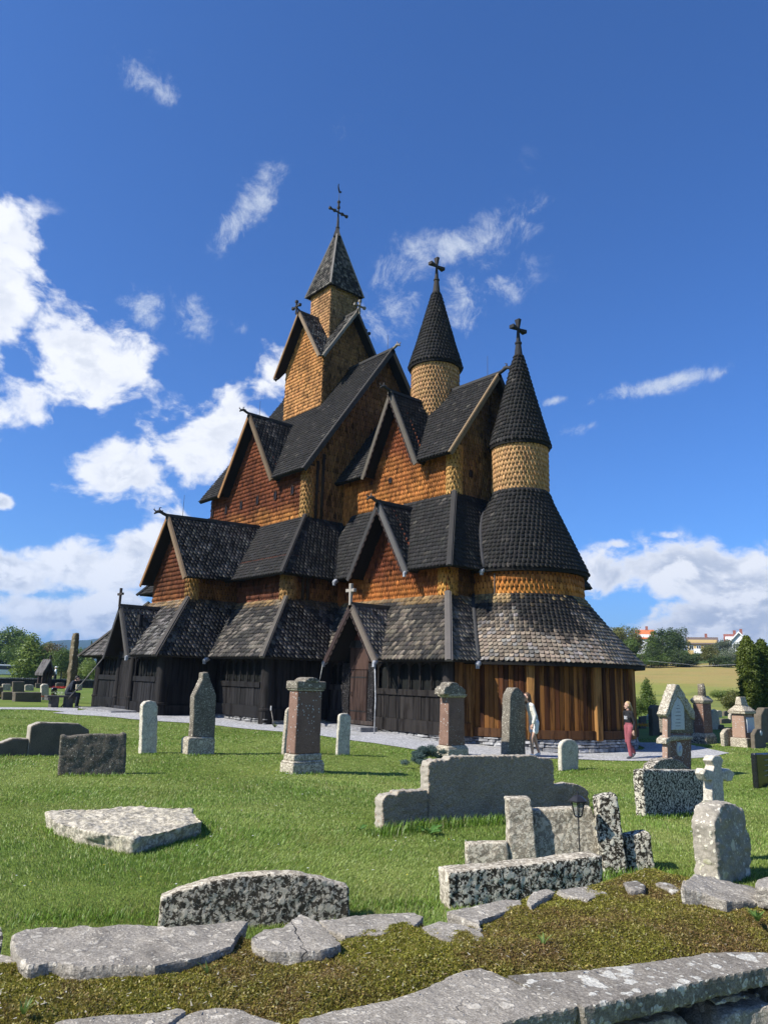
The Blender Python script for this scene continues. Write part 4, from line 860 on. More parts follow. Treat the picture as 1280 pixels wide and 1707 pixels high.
# ================================================================ churchyard
def m_lich(name, base, lich, dens=.5, scale=9.0, base2=None, yellow=0.0, fine=.5, bump=.6):
    """stone with round lichen spots of several sizes"""
    wm_ = lambda v: (min(.85, v[0]*1.08), v[1], v[2]*.86)
    base, lich, base2 = wm_(base), wm_(lich), (wm_(base2) if base2 else None)
    def fn(n, pos, b):
        w = n.vmath('ADD', pos, n.vmath('SCALE', n.vmath('SUBTRACT', n.new('ShaderNodeTexNoise', {'Vector': pos, 'Scale': 14.0, 'Detail': 4.0}).outputs['Color'], (.5, .5, .5)), scale=.08))
        g = n.noise(pos, 60, 5, .7); g1 = n.noise(pos, 5, 5, .6)
        c = n.mix(n.step(g, .35, .7), base, base2 or tuple(v*1.7 for v in base))
        c = n.mix(n.math('MULTIPLY', n.step(g1, .45, .65), .5), c, tuple(v*.55 for v in base))
        if dens > .6: c = n.mix(n.math('MULTIPLY', n.step(n.noise(w, 26, 6, .70), .50, .55), .9), c, tuple(v*.85 for v in lich))
        tot = None
        for i, (s_, th_) in enumerate(((scale, .30), (scale*2.1, .34), (scale*4.6, .36))):
            vt = n.new('ShaderNodeTexVoronoi', {'Vector': w, 'Scale': s_}); cell = n.new('ShaderNodeSeparateXYZ', {0: vt.outputs['Color']}).outputs[0]
            rad = n.math('ADD', n.math('MULTIPLY', n.math('ADD', cell, .25), th_), n.math('MULTIPLY', n.math('SUBTRACT', n.noise(pos, 55.0, 3, .7), .5), .30))
            on = n.step(n.math('ADD', n.new('ShaderNodeSeparateXYZ', {0: vt.outputs['Color']}).outputs[1], n.math('MULTIPLY', n.math('SUBTRACT', n.noise(pos, 2.2+i, 4), .5), 1.6)), 1-dens, 1-dens+.1)
            sp = n.math('MULTIPLY', n.step(n.math('SUBTRACT', vt.outputs['Distance'], rad), .05, -.04), on)
            tot = sp if tot is None else n.math('MAXIMUM', tot, sp)
        lc = n.mix(n.noise(pos, 30, 5, .7), tuple(v*.62 for v in lich), tuple(min(.85, v*1.25) for v in lich))
        if yellow: lc = n.mix(n.math('MULTIPLY', n.step(n.noise(pos, 4.5, 4), .5, .62), yellow), lc, (.30, .29, .13))
        c = n.mix(n.math('MULTIPLY', tot, n.math('ADD', .62, n.math('MULTIPLY', g, .45)), clamp=True), c, lc)
        if fine > .7:      # schist: layered streaks, thin cracks, gritty surface
            st_ = n.noise(n.scalev(w, (3, 9, 40)), 1.6, 7, .7); gr = n.noise(pos, 150, 4, .75); ed = n.new('ShaderNodeTexVoronoi', {'Vector': n.vmath('ADD', n.scalev(w, (1, 2.2, 1)), (.3, .1, 0)), 'Scale': 1.9}, feature='DISTANCE_TO_EDGE').outputs['Distance']
            c = n.mix(n.math('MULTIPLY', n.step(st_, .5, .68), .5), c, n.mix(1.0, c, (.45, .44, .43), 'MULTIPLY')); c = n.mix(n.math('MULTIPLY', n.step(gr, .4, .62), .55), n.mix(1.0, c, (.62, .61, .60), 'MULTIPLY'), n.mix(1.0, c, (1.35, 1.36, 1.38), 'MULTIPLY'))
            crack = n.math('MULTIPLY', n.step(ed, .010, .003), n.step(n.noise(pos, 2.0, 3), .60, .66)); c = n.mix(crack, c, (.03, .028, .025)); g1 = n.math('SUBTRACT', n.math('ADD', g1, n.math('MULTIPLY', st_, 1.2)), n.math('MULTIPLY', crack, 1.5))
        h_ = n.math('ADD', n.math('MULTIPLY', tot, .5), n.math('ADD', n.math('MULTIPLY', g, fine), g1))
        return c, h_, bump, .012
    return material(name, fn, .92, .15)
L_DARK = m_lich('lichen_dark_stone', (.042, .039, .034), (.54, .52, .48), .80, 9)
L_BLOCK = m_lich('lichen_black_white', (.028, .026, .022), (.66, .65, .60), .84, 10)
L_GREY = m_lich('lichen_grey_stone', (.20, .185, .16), (.60, .58, .52), .74, 10)
L_SPECK = m_lich('speckled_stone', (.12, .112, .10), (.55, .54, .49), .50, 15)
L_FINE = m_lich('fine_speckled_slab', (.085, .08, .072), (.48, .46, .42), .36, 26)
L_WHITE = m_lich('white_lichen_stone', (.36, .35, .32), (.66, .65, .60), .75, 8, (.52, .51, .47))
L_STELE = m_lich('patchy_grey_stone', (.26, .25, .23), (.66, .64, .59), .56, 6, (.38, .365, .34), yellow=.7)
L_SLAB = m_lich('lying_slab_stone', (.24, .23, .20), (.60, .58, .52), .70, 7, (.38, .365, .32), yellow=.35)
L_WALL = m_lich('schist_slab', (.29, .28, .265), (.64, .625, .59), .46, 16, (.44, .43, .41), fine=.8)
L_WALLW = m_lich('schist_slab_white_spots', (.22, .212, .20), (.76, .745, .70), .56, 9, (.37, .36, .345), fine=.8)
def m_granite(name, a_, b_, sc=55, rough=.8, lich=.0):
    a_, b_ = (a_[0]*1.06, a_[1], a_[2]*.88), (b_[0]*1.06, b_[1], b_[2]*.88)
    def fn(n, pos, b):
        v = n.noise(pos, sc, 6, .8); g = n.noise(pos, 3.5, 4); c = n.mix(n.step(v, .38, .66), a_, b_); c = n.mix(n.math('MULTIPLY', n.step(g, .45, .7), .35), c, tuple(x*.55 for x in a_))
        if lich:
            vt = n.new('ShaderNodeTexVoronoi', {'Vector': pos, 'Scale': 20.0}); on = n.step(n.math('ADD', n.noise(pos, 3, 4), n.new('ShaderNodeSeparateXYZ', {0: vt.outputs['Color']}).outputs[0]), 1.5-lich, 1.6-lich)
            c = n.mix(n.math('MULTIPLY', on, n.step(vt.outputs['Distance'], .34, .22)), c, (.46, .46, .43))
        return c, v, .35, .006
    return material(name, fn, rough, .25)
G_RED = m_granite('red_sandstone', (.155, .092, .074), (.26, .175, .145), 45, .85, .35)
G_REDL = m_granite('pink_granite', (.27, .18, .145), (.38, .28, .235), 60, .8, .35)
def m_rough_granite(n, pos, b):
    v = n.noise(pos, 26, 6, .62); v2 = n.noise(pos, 90, 4, .7); c = n.mix(n.step(v2, .35, .68), (.22, .165, .11), (.70, .565, .41)); c = n.mix(n.math('MULTIPLY', n.step(n.noise(pos, 2.4, 4), .45, .7), .3), c, (.20, .155, .11))
    return c, n.math('ADD', v, n.math('MULTIPLY', v2, .15)), 1.0, .05
G_ROUGH = material('rough_hewn_granite', m_rough_granite, .9, .2)
G_EDGE = m_granite('dressed_granite_edge', (.30, .28, .25), (.42, .40, .36), 90)
G_DARK = m_granite('dark_hewn_granite', (.08, .07, .058), (.18, .16, .13), 70)
G_BLACK = plain('polished_black_stone', (.012, .013, .014), .18, .2, 30, .5)
G_PLATE = plain('white_marble', (.50, .52, .53), .5, .08, 20)

def remesh_obj(name, V, F, vox, mat, amp=.006, fr=6.0, parent=None, loc=None, smooth=True, mats=None, face_mat=None, amp2=None, keep_cols=False):
    """closed mesh -> even voxel surface with weathered relief"""
    me = bpy.data.meshes.new(name+'_src'); V = np.asarray(V, float); me.from_pydata(V.tolist(), [], F)
    bm = bmesh.new(); bm.from_mesh(me); bmesh.ops.recalc_face_normals(bm, faces=bm.faces); bm.to_mesh(me); bm.free()
    tmp = bpy.data.objects.new(name+'_tmp', me); COL.objects.link(tmp); md = tmp.modifiers.new('r', 'REMESH'); md.mode = 'VOXEL'; md.voxel_size = vox; md.use_smooth_shade = smooth
    dg = bpy.context.evaluated_depsgraph_get(); dg.update(); ev = tmp.evaluated_get(dg); m2 = bpy.data.meshes.new_from_object(ev, depsgraph=dg)
    bpy.data.objects.remove(tmp); k = len(m2.vertices); co = np.empty(k*3, np.float32); nm_ = np.empty(k*3, np.float32); m2.vertices.foreach_get('co', co); m2.vertex_normals.foreach_get('vector', nm_)
    co = co.reshape(-1, 3); nm_ = nm_.reshape(-1, 3); off = np.zeros(k, np.float32)
    if amp > 0:
        for i in range(k):
            p = co[i]; q = Vector((float(p[0])*fr, float(p[1])*fr, float(p[2])*fr)); off[i] = mnoise.noise(q)*amp+mnoise.noise(q*3.7)*(amp2 if amp2 is not None else amp*.5)
        co = co+nm_*off[:, None]
    org = ORG[parent.name] if parent is not None else (np.array(loc, float) if loc is not None else np.zeros(3))
    m2.vertices.foreach_set('co', (co-org).astype(np.float32).ravel()); m2.materials.clear()
    for mm in (mats or [mat]): m2.materials.append(mm)
    if mats is not None and face_mat is not None:
        idx = []
        for p in m2.polygons: c_ = np.mean([co[j] for j in p.vertices], axis=0); idx.append(face_mat(c_, np.array(p.normal)))
        m2.polygons.foreach_set('material_index', idx)
    m2.polygons.foreach_set('use_smooth', [smooth]*len(m2.polygons)); m2.update(); m2.name = name
    o_ = bpy.data.objects.new(name, m2); link(o_, parent)
    if parent is None and loc is not None: o_.location = tuple(loc)
    ORG[o_.name] = org; return o_
def prismVF(poly, vec):
    k = len(poly); P = np.array(poly, float); return np.vstack([P, P+np.array(vec, float)]), [tuple(range(k)), tuple(range(2*k-1, k-1, -1))]+[(i, i+k, (i+1) % k+k, (i+1) % k) for i in range(k)]
def east_slab(name, base_px, outline, thick, mat, label=None, cat=None, group=None, vox=None, amp=.006, fr=6, parent=None, top_mat=None, sink=.12, xoff=0.0, back=0.0, amp2=None, x0=None):
    """upright stone whose face looks east: outline in picture coordinates is laid on the plane x = x0, thickness goes west"""
    if isinstance(base_px[0], tuple):
        A1, B1 = at(*base_px[0]), at(*base_px[1]); dd = (B1-A1)[:2]; dd /= np.hypot(*dd); nv_ = np.array((dd[1], -dd[0], 0.0)); B = (A1+B1)/2
        if nv_@(-A1) < 0: nv_ = -nv_
        cst = A1@nv_+(x0 or 0)
        def hit(px, py): r_ = ray(px, py); o0 = np.array((0, 0, H)); return o0+r_*(cst-o0@nv_)/(r_@nv_)
        vec = -nv_*thick
    else:
        B = at(*base_px); x0 = (B[0] if x0 is None else x0)+xoff; hit = lambda px, py: onx(px, py, x0); vec = np.array((-thick, 0, 0)); nv_ = np.array((1.0, 0, 0))
    P = [hit(px, py) for px, py in outline]; zmin = min(p[2] for p in P); P = [p if p[2] > zmin+.06 or sink == 0 else np.array((p[0], p[1], p[2]-sink)) for p in P]
    D = math.hypot(B[0], B[1]); vox = vox or max(.011, D*.0016)
    V, F_ = prismVF(P, vec); cc_ = np.mean(P, axis=0)+vec/2; loc = (cc_[0], cc_[1], float(B[2]))
    o_ = remesh_obj(name, V, F_, vox, mat, amp, fr, parent, None if parent else loc, amp2=amp2,
                    mats=[mat, top_mat] if top_mat else None, face_mat=(lambda c_, nn: 1 if (float(np.dot(nn, nv_)) < .45) else 0) if top_mat else None)
    return props(o_, label, cat, group)
def root_at(name, px, py, label, cat, group=None):
    return thing(name, at(px, py), label, cat, group)
GS = 'gravestones on the churchyard lawn'
# --- left lawn
r_ = root_at('gravestone', 95, 1258, 'wide dark gravestone with a lower wing, cut by the left edge of the lawn', 'gravestone', GS)
XF = at(100, 1259)[0]
east_slab('headstone', (100, 1259), [(47, 1259), (52, 1210), (68, 1204), (132, 1206), (150, 1217), (148, 1259)], .26, G_DARK, parent=r_, top_mat=G_EDGE, x0=XF)
east_slab('wing', (100, 1259), [(-40, 1259), (-20, 1243), (0, 1239), (22, 1230.5), (49, 1231), (48, 1259)], .22, G_DARK, parent=r_, top_mat=G_EDGE, x0=XF-.02)
east_slab('gravestone', ((97, 1293), (210, 1291)), [(97, 1292), (98, 1270), (101, 1226), (107, 1224), (112, 1228), (135, 1225), (160, 1223), (180, 1224), (199, 1225), (205, 1221), (212, 1223), (210, 1292)], .14, L_FINE, 'broad dark slab gravestone peppered with tiny white specks, unpolished ragged top', 'gravestone', GS, amp=.012)
east_slab('gravestone', (250, 1256), [(236, 1257), (238, 1176), (244, 1169), (252, 1167.5), (260, 1170), (264, 1178), (263, 1257)], .16, L_WHITE, 'short narrow whitish gravestone with rounded top, left of the pointed grey one', 'gravestone', GS, amp=.010)
r_ = root_at('gravestone', 333, 1257, 'tall grey pointed gravestone on a block base with pale lichen spots', 'gravestone', GS)
XF = at(335, 1258)[0]
east_slab('shaft', (335, 1258), [(321, 1230), (324, 1160), (338, 1131), (338, 1121), (348, 1120), (350, 1130), (361, 1158), (359, 1230)], .20, L_SPECK, parent=r_, x0=XF-.05, sink=0)
east_slab('base', (335, 1258), [(313, 1258), (314, 1232), (318, 1229), (357, 1229), (360, 1233), (358, 1258)], .34, L_GREY, parent=r_, x0=XF)
def box_mon(root, x0, y0, w, dep, segs, rot=0.0):
    """stack of blocks: (z0, z1, grow bottom, grow top, material, name)"""
    for (z0, z1, g0, g1, mt, nm_) in segs:
        P = []; zz_ = (z0, z1)
        for z, g in ((z0, g0), (z1, g1)):
            P += [(x0-dep-g, y0-g, z), (x0+g, y0-g, z), (x0+g, y0+w+g, z), (x0-dep-g, y0+w+g, z)]
        F_ = [(3, 2, 1, 0), (4, 5, 6, 7), (0, 1, 5, 4), (1, 2, 6, 5), (2, 3, 7, 6), (3, 0, 4, 7)]
        remesh_obj(nm_, P, F_, .02, mt, .004, 7, root)
# large red obelisk
B = at(508, 1291); r_ = thing('obelisk', B, 'tallest red sandstone obelisk with a lichen capped top, in front of the chancel door', 'gravestone', 'red stone monuments')
A_ = onx(491, 1256, B[0]-.12); E_ = onx(534, 1256, B[0]-.12); w = E_[1]-A_[1]; z0 = float(B[2]); zs = float(onx(510, 1257, B[0]-.12)[2]); zt_ = float(onx(510, 1152, B[0]-.12)[2]); ztop = float(onx(510, 1132, B[0]-.12)[2])
box_mon(r_, B[0]-.12, A_[1], w, w*.5, [(z0-.15, z0+.20, .07, .07, L_GREY, 'base'), (z0+.20, z0+.25, .08, .03, L_GREY, 'moulding'), (z0+.25, zs, .03, .02, L_GREY, 'plinth'), (zs, zt_, .0, -.012, G_RED, 'shaft'), (zt_, zt_+.04, .01, .045, L_GREY, 'cornice'), (zt_+.04, ztop-.04, .045, .045, L_SPECK, 'cap')])
P = [(B[0]-.06, A_[1]+w*.22+(w*.56)*(.5-.5*math.cos(t)), ztop-.06+.10*math.sin(t)) for t in np.linspace(0, math.pi, 8)]; V, F_ = prismVF(P, (-w*.5-.1, 0, 0)); remesh_obj('cap_arch', V, F_, .02, L_SPECK, .004, 8, r_)
east_slab('gravestone', (480, 1258), [(472, 1258), (479, 1184), (484, 1179), (495, 1180), (496, 1258)], .12, L_GREY, 'pale gravestone leaning half hidden behind the red obelisk', 'gravestone', GS, amp=.008)
east_slab('gravestone', (575, 1259), [(562, 1259), (566, 1192), (571, 1189), (580, 1189), (585, 1195), (584, 1258)], .10, L_WHITE, 'small white slab gravestone right of the large red obelisk', 'gravestone', GS, amp=.006)
# second red monument
B = at(760, 1262); r_ = thing('monument', B, 'red stone monument with a carved scrolled top, at the chancel corner beside the blue juniper', 'gravestone', 'red stone monuments')
A_ = onx(747, 1240, B[0]-.1); E_ = onx(775, 1240, B[0]-.1); w = E_[1]-A_[1]; z0 = float(B[2]); f = lambda py: float(onx(758, py, B[0]-.1)[2])
box_mon(r_, B[0]-.1, A_[1], w, w*.55, [(z0-.15, f(1247), .08, .07, L_GREY, 'base'), (f(1247), f(1243), .06, .02, L_GREY, 'moulding'), (f(1243), f(1163), .0, -.02, G_RED, 'shaft'), (f(1163), f(1159), .0, .045, L_GREY, 'cornice'), (f(1159), f(1157), .045, .045, L_GREY, 'cornice')])
P = [onx(px, py, B[0]-.06) for px, py in ((739, 1158), (740, 1150), (743, 1145), (748, 1143), (751, 1138), (757, 1137), (763, 1139), (766, 1143), (772, 1146), (776, 1151), (776, 1158))]; V, F_ = prismVF(P, (-w*.55, 0, 0)); remesh_obj('scrolled_top', V, F_, .018, L_SPECK, .012, 16, r_)
east_slab('gravestone', (862, 1262), [(847, 1262), (850, 1165), (852, 1155), (858, 1146.5), (864, 1146), (872, 1155), (876, 1162), (876, 1262)], .30, L_SPECK, 'tall speckled pillar gravestone that hides half of the person in white', 'gravestone', GS)
east_slab('gravestone', (950, 1284), [(936, 1284), (935, 1245), (938, 1237), (945, 1232.5), (953, 1232), (960, 1236), (964, 1244), (964, 1284)], .12, L_WHITE, 'knee high round topped white gravestone before the apse', 'gravestone', GS, amp=.008)
# large stepped granite monument
r_ = root_at('monument', 760, 1372, 'largest stepped monument of rough hewn granite with smooth pale edges', 'gravestone')
XF = at(716, 1374)[0]
east_slab('centre_slab', (716, 1374), [(714, 1376), (714, 1276), (718, 1269), (726, 1267), (749, 1267), (750, 1261), (893, 1259.5), (896, 1263), (914, 1264), (921, 1270), (923, 1278), (925, 1358)], .15, G_ROUGH, parent=r_, top_mat=G_EDGE, x0=XF, vox=.016, amp=.016, fr=20, amp2=.010)
east_slab('left_wing', (640, 1391), [(637, 1392), (638, 1334), (643, 1326), (650, 1324.5), (662, 1324), (663, 1319), (713, 1317), (713.5, 1377)], .15, G_ROUGH, parent=r_, top_mat=G_EDGE, x0=XF+.03, vox=.016, amp=.016, fr=20, amp2=.010)
east_slab('right_wing', (930, 1356), [(922.5, 1358), (923, 1309), (945, 1305), (960, 1307), (975, 1313), (981, 1322), (983, 1345)], .12, G_ROUGH, parent=r_, top_mat=G_EDGE, x0=XF-.04, vox=.018, amp=.016, fr=20, amp2=.010)
# lichen covered group of five slabs
r_ = root_at('monument', 930, 1440, 'sunken monument of five leaning slabs crusted with white lichen, behind the long block', 'gravestone')
FB5 = ((778, 1450), (1093, 1456))
east_slab('slab', FB5, [(848, 1440), (846, 1340), (843, 1331), (884, 1330), (887, 1345), (899, 1440)], .15, L_GREY, parent=r_, x0=.04, vox=.016, amp=.010)
east_slab('slab', FB5, [(892, 1450), (887, 1350), (985, 1345), (1004, 1400), (1012, 1455)], .13, L_GREY, parent=r_, x0=-.07, vox=.016, amp=.010)
east_slab('slab', FB5, [(1010, 1460), (999, 1400), (996, 1330), (1027, 1323), (1030, 1330), (1037, 1388), (1050, 1458)], .18, L_BLOCK, parent=r_, x0=.05, vox=.016, amp=.010)
east_slab('slab', FB5, [(1052, 1456), (1040, 1393), (1082, 1387), (1085, 1400), (1093, 1452)], .15, L_BLOCK, parent=r_, x0=-.02, vox=.018, amp=.010)
east_slab('slab', FB5, [(778, 1450), (776, 1406), (846, 1403), (852, 1445)], .12, L_GREY, parent=r_, x0=.06, vox=.016, amp=.010)
# long block
east_slab('gravestone', ((752, 1516), (1004, 1497)), [(748, 1512), (748, 1455), (800, 1449), (900, 1439), (1003, 1426), (1006, 1502)], .20, L_BLOCK, 'long low block blotched black and white with lichen, right behind the mossy wall', 'gravestone', GS, vox=.014, amp=.010, top_mat=L_GREY)
# arched low stone
east_slab('gravestone', ((262, 1556), (583, 1537)), [(263, 1556), (268, 1497), (300, 1485), (350, 1470), (400, 1461), (450, 1457), (500, 1459), (540, 1466), (583, 1481), (583, 1540)], .13, L_DARK, 'low wide gravestone with a gently arched top, just behind the wall at lower left', 'gravestone', GS, vox=.013, amp=.008, top_mat=L_GREY)
# rough slab lying in the grass
def lying(name, top_px, z_top, th, mat, label, cat, taper=.12, vox=.016, amp=.014, parent=None, group=None, tilt=None, fr=6, smooth=True):
    """slab lying flat: outline given on its top face"""
    T = np.array([onz(px, py, z_top if tilt is None else tilt(px, py)) for px, py in top_px]); c_ = T.mean(0); lo = c_+(T-c_)*(1-taper); lo[:, 2] = T[:, 2]-th
    k = len(T); V = np.vstack([T, lo]); F_ = [tuple(range(k)), tuple(range(2*k-1, k-1, -1))]+[(i, i+k, (i+1) % k+k, (i+1) % k) for i in range(k)]
    loc = (c_[0], c_[1], c_[2]-th); return props(remesh_obj(name, V, F_, vox, mat, amp, fr, parent, None if parent else loc, smooth=smooth), label, cat, group)
zg = gz(*at(200, 1385)[:2])
lying('lying_slab', [(77, 1354), (100, 1349), (240, 1346), (318, 1345), (323, 1354), (341, 1368), (290, 1382), (225, 1398), (150, 1387), (90, 1370)], zg+.15, .30, L_SLAB, 'rough pointed stone slab lying flat in the grass, left of centre', 'stone slab', .10, amp=.04, fr=4)
# slab with the cross in front, right side
east_slab('gravestone', (1100, 1362), [(1076, 1362), (1070, 1290), (1072, 1283), (1180, 1284), (1184, 1355)], .16, L_BLOCK, 'square cornered blackish slab thick with lichen rings, behind the broken stone cross', 'gravestone', GS, amp=.008)
r_ = root_at('gravestone', 1205, 1480, 'thick round shouldered grey stele with yellowish lichen, at the right end of the wall', 'gravestone')
XF = at(1200, 1480)[0]
east_slab('stele', (1200, 1480), [(1200, 1500), (1192, 1400), (1190, 1375), (1197, 1352), (1204, 1341), (1214, 1338), (1226, 1340), (1236, 1350), (1243, 1370), (1250, 1395), (1256, 1500)], .22, L_STELE, parent=r_, x0=XF, vox=.014, amp=.024, fr=8)
r_ = root_at('stone_cross', 1198, 1440, 'leaning white stone cross standing just behind the round shouldered stele', 'gravestone')
XC = XF-.45
P = [onx(px, py, XC) for px, py in ((1184, 1425), (1187, 1300), (1178, 1302), (1172, 1290), (1176, 1282), (1188, 1285), (1190, 1277), (1185, 1268), (1190, 1260), (1200, 1260), (1206, 1268), (1203, 1278), (1203, 1286), (1215, 1281), (1224, 1289), (1221, 1301), (1213, 1303), (1205, 1299), (1213, 1425))]
V, F_ = prismVF(P, (-.10, 0, 0)); remesh_obj('stone_cross', V, F_, .009, L_WHITE, .006, 12, r_)
# gothic monument
r_ = root_at('monument', 1120, 1300, 'gothic red stone monument with white inscribed plate and a round medallion, right of the apse', 'gravestone')
B = at(1125, 1300); XF = B[0]
def part_slab(nm_, outline, x0, th, mat, amp=.006, vox=.02, fr=8, root=None):
    P = [onx(px, py, x0) for px, py in outline]; V, F_ = prismVF(P, (-th, 0, 0)); return remesh_obj(nm_, V, F_, vox, mat, amp, fr, root if root is not None else r_)
part_slab('body', [(1118, 1290), (1117, 1222), (1152, 1222), (1152, 1290)], XF, .20, G_RED)
part_slab('body', [(1113, 1222), (1110, 1182), (1130, 1150), (1152, 1182), (1156, 1222)], XF+.02, .22, L_SPECK, .014)
part_slab('gable', [(1109, 1191), (1126, 1141), (1131, 1141), (1158, 1187), (1158, 1200), (1152, 1197), (1130, 1160), (1116, 1190), (1112, 1196)], XF+.06, .24, L_GREY, .018)
part_slab('column', [(1112, 1270), (1112, 1194), (1118, 1194), (1118, 1270)], XF+.04, .14, G_REDL)
part_slab('plate', [(1119.5, 1217), (1119, 1180), (1123, 1168), (1129, 1162), (1136, 1168), (1140, 1180), (1141, 1217)], XF+.045, .04, G_PLATE, 0, .012)
part_slab('foot', [(1087, 1287), (1089, 1276), (1100, 1267), (1120, 1263), (1138, 1270), (1147, 1280), (1149, 1290)], XF+.10, .26, L_DARK, .012)
part_slab('moulding', [(1110, 1241), (1110, 1232), (1120, 1226), (1155, 1227), (1155, 1232), (1118, 1236)], XF+.06, .26, L_GREY, .01)
c_ = onx(1132.5, 1249, XF+.025); mb = MB(); mb.add([(c_[0], c_[1]+.125*math.cos(t), c_[2]+.165*math.sin(t)) for t in np.linspace(0, 2*math.pi, 24, endpoint=False)]+[(c_[0]-.05, c_[1]+.125*math.cos(t), c_[2]+.165*math.sin(t)) for t in np.linspace(0, 2*math.pi, 24, endpoint=False)], [tuple(range(24))]+[(i, (i+1) % 24, (i+1) % 24+24, i+24) for i in range(24)])
md = mb.build('medallion', G_PLATE, r_)
mb = MB(); mb.tube([(c_[0]+.012, c_[1]-.03, c_[2]-.08), (c_[0]+.02, c_[1], c_[2]), (c_[0]+.012, c_[1]+.03, c_[2]+.08)], [.03, .035, .02], 8, (.4, .42, .43)); mb.build('relief', G_PLATE, r_, smooth=True)
G_LET = plain('engraved_letters', (.14, .14, .15), .6)
for py_, wd in ((1176, .05), (1181, .09), (1187, .12), (1193, .15), (1199, .10), (1205, .14), (1210, .12)):
    q = onx(1130, py_, XF+.05); mb = MB(); k = int(wd*2/.022)
    for i in range(k): y = q[1]-wd+(i+.15)*2*wd/k; mb.box((XF+.044, y, q[2]-.008), (XF+.0475, y+2*wd/k*.6, q[2]+.008))
    o_ = mb.build('inscription_line', G_LET, r_); o_['kind'] = 'stuff'
# obelisk with broken column, capped monument, and the smaller stones around
def px_box(root, pxl, pxr, base, rows):
    B = at(*base); x0 = B[0]; yl = float(onx(pxl, base[1], x0)[1]); yr = float(onx(pxr, base[1], x0)[1])
    for (py0, py1, g0, g1, mt, nm_) in rows:
        zz_ = [float(onx((pxl+pxr)/2, p_, x0)[2]) for p_ in (py0, py1)]; box_mon(root, x0, yl, yr-yl, (yr-yl)*.6, [(zz_[0], zz_[1], g0, g1, mt, nm_)])
r_ = root_at('obelisk', 1175, 1240, 'red stone monument carrying a short broken grey column, right of the gothic one', 'gravestone', 'red stone monuments')
px_box(r_, 1175, 1189, (1180, 1240), [(1243, 1228, .11, .10, L_DARK, 'base'), (1228, 1222, .08, .03, L_GREY, 'moulding'), (1222, 1173, .0, 0, G_RED, 'shaft'), (1173, 1168, .02, .08, L_GREY, 'cornice'), (1168, 1160, .08, -.06, L_GREY, 'cap')])
q = at(1182, 1240); zc_ = float(onx(1182, 1160, q[0])[2]); mb = MB(); mb.tube([(q[0]-.2, q[1]+.05, zc_-.05), (q[0]-.2, q[1]+.05, zc_+.30), (q[0]-.22, q[1]+.04, zc_+.46)], [.16, .14, .12], 10); mb.build('broken_column', L_SPECK, r_, smooth=True)
r_ = root_at('monument', 1240, 1246, 'squat pink monument with a pagoda like stone cap and a white plate', 'gravestone', 'red stone monuments')
px_box(r_, 1243, 1258, (1250, 1245), [(1248, 1230, .09, .08, L_GREY, 'base'), (1230, 1190, .02, .0, G_REDL, 'shaft'), (1190, 1186, .09, .11, L_GREY, 'cap'), (1186, 1176, .11, -.10, L_GREY, 'cap'), (1176, 1162, -.10, -.15, L_GREY, 'finial')])
q = at(1250, 1245); pa, pb = onx(1246, 1222, q[0]+.05), onx(1256, 1196, q[0]+.05); mb = MB(); mb.box((q[0]+.0, pa[1], pa[2]), (q[0]+.05, pb[1], pb[2])); mb.build('plate', G_PLATE, r_, bevel=.01)
def simple(base, outline, th, mat, label, grp='far gravestones by the field'):
    return east_slab('gravestone', base, outline, th, mat, label, 'gravestone', grp, vox=.03, amp=.008)
simple((1217, 1243), [(1207, 1243), (1206, 1222), (1210, 1216), (1217, 1214), (1224, 1217), (1228, 1223), (1228, 1243)], .16, L_GREY, 'low round headed grey gravestone between the broken column and the capped monument')
bs = simple((1267, 1247), [(1258, 1248), (1257, 1224), (1262, 1215), (1270, 1215), (1276, 1224), (1276, 1248)], .16, G_DARK, 'dark round headed gravestone with a white oval, right of the capped monument')
q = at(1267, 1247); c_ = onx(1268, 1222, q[0]+.02); mb = MB(); mb.tube([c_-(.03, 0, 0), c_+(.01, 0, 0)], [.085, .085], 14); mb.build('plaque', G_PLATE, bs)
simple((1275, 1238), [(1268, 1240), (1268, 1192), (1274, 1180), (1300, 1180), (1300, 1240)], .3, G_DARK, 'tall grey stone cut by the right edge of the view')
simple((1192, 1216), [(1184, 1216), (1187, 1184), (1191, 1182), (1196, 1186), (1201, 1215)], .12, L_WHITE, 'thin white gravestone leaning to the left behind the broken column')
simple((1096, 1226), [(1088, 1226), (1086, 1180), (1090, 1175), (1100, 1176), (1106, 1184), (1106, 1226)], .2, G_DARK, 'tall black round shouldered gravestone left of the gothic monument')
simple((1155, 1227), [(1150, 1228), (1152, 1186), (1160, 1183), (1163, 1228)], .2, L_SPECK, 'grey speckled gravestone squeezed behind the gothic monument')
simple((1076, 1214), [(1067, 1214), (1067, 1195), (1077, 1193), (1077, 1214)], .15, G_DARK, 'low dark gravestone at the church corner beside orange flowers')
k = 0
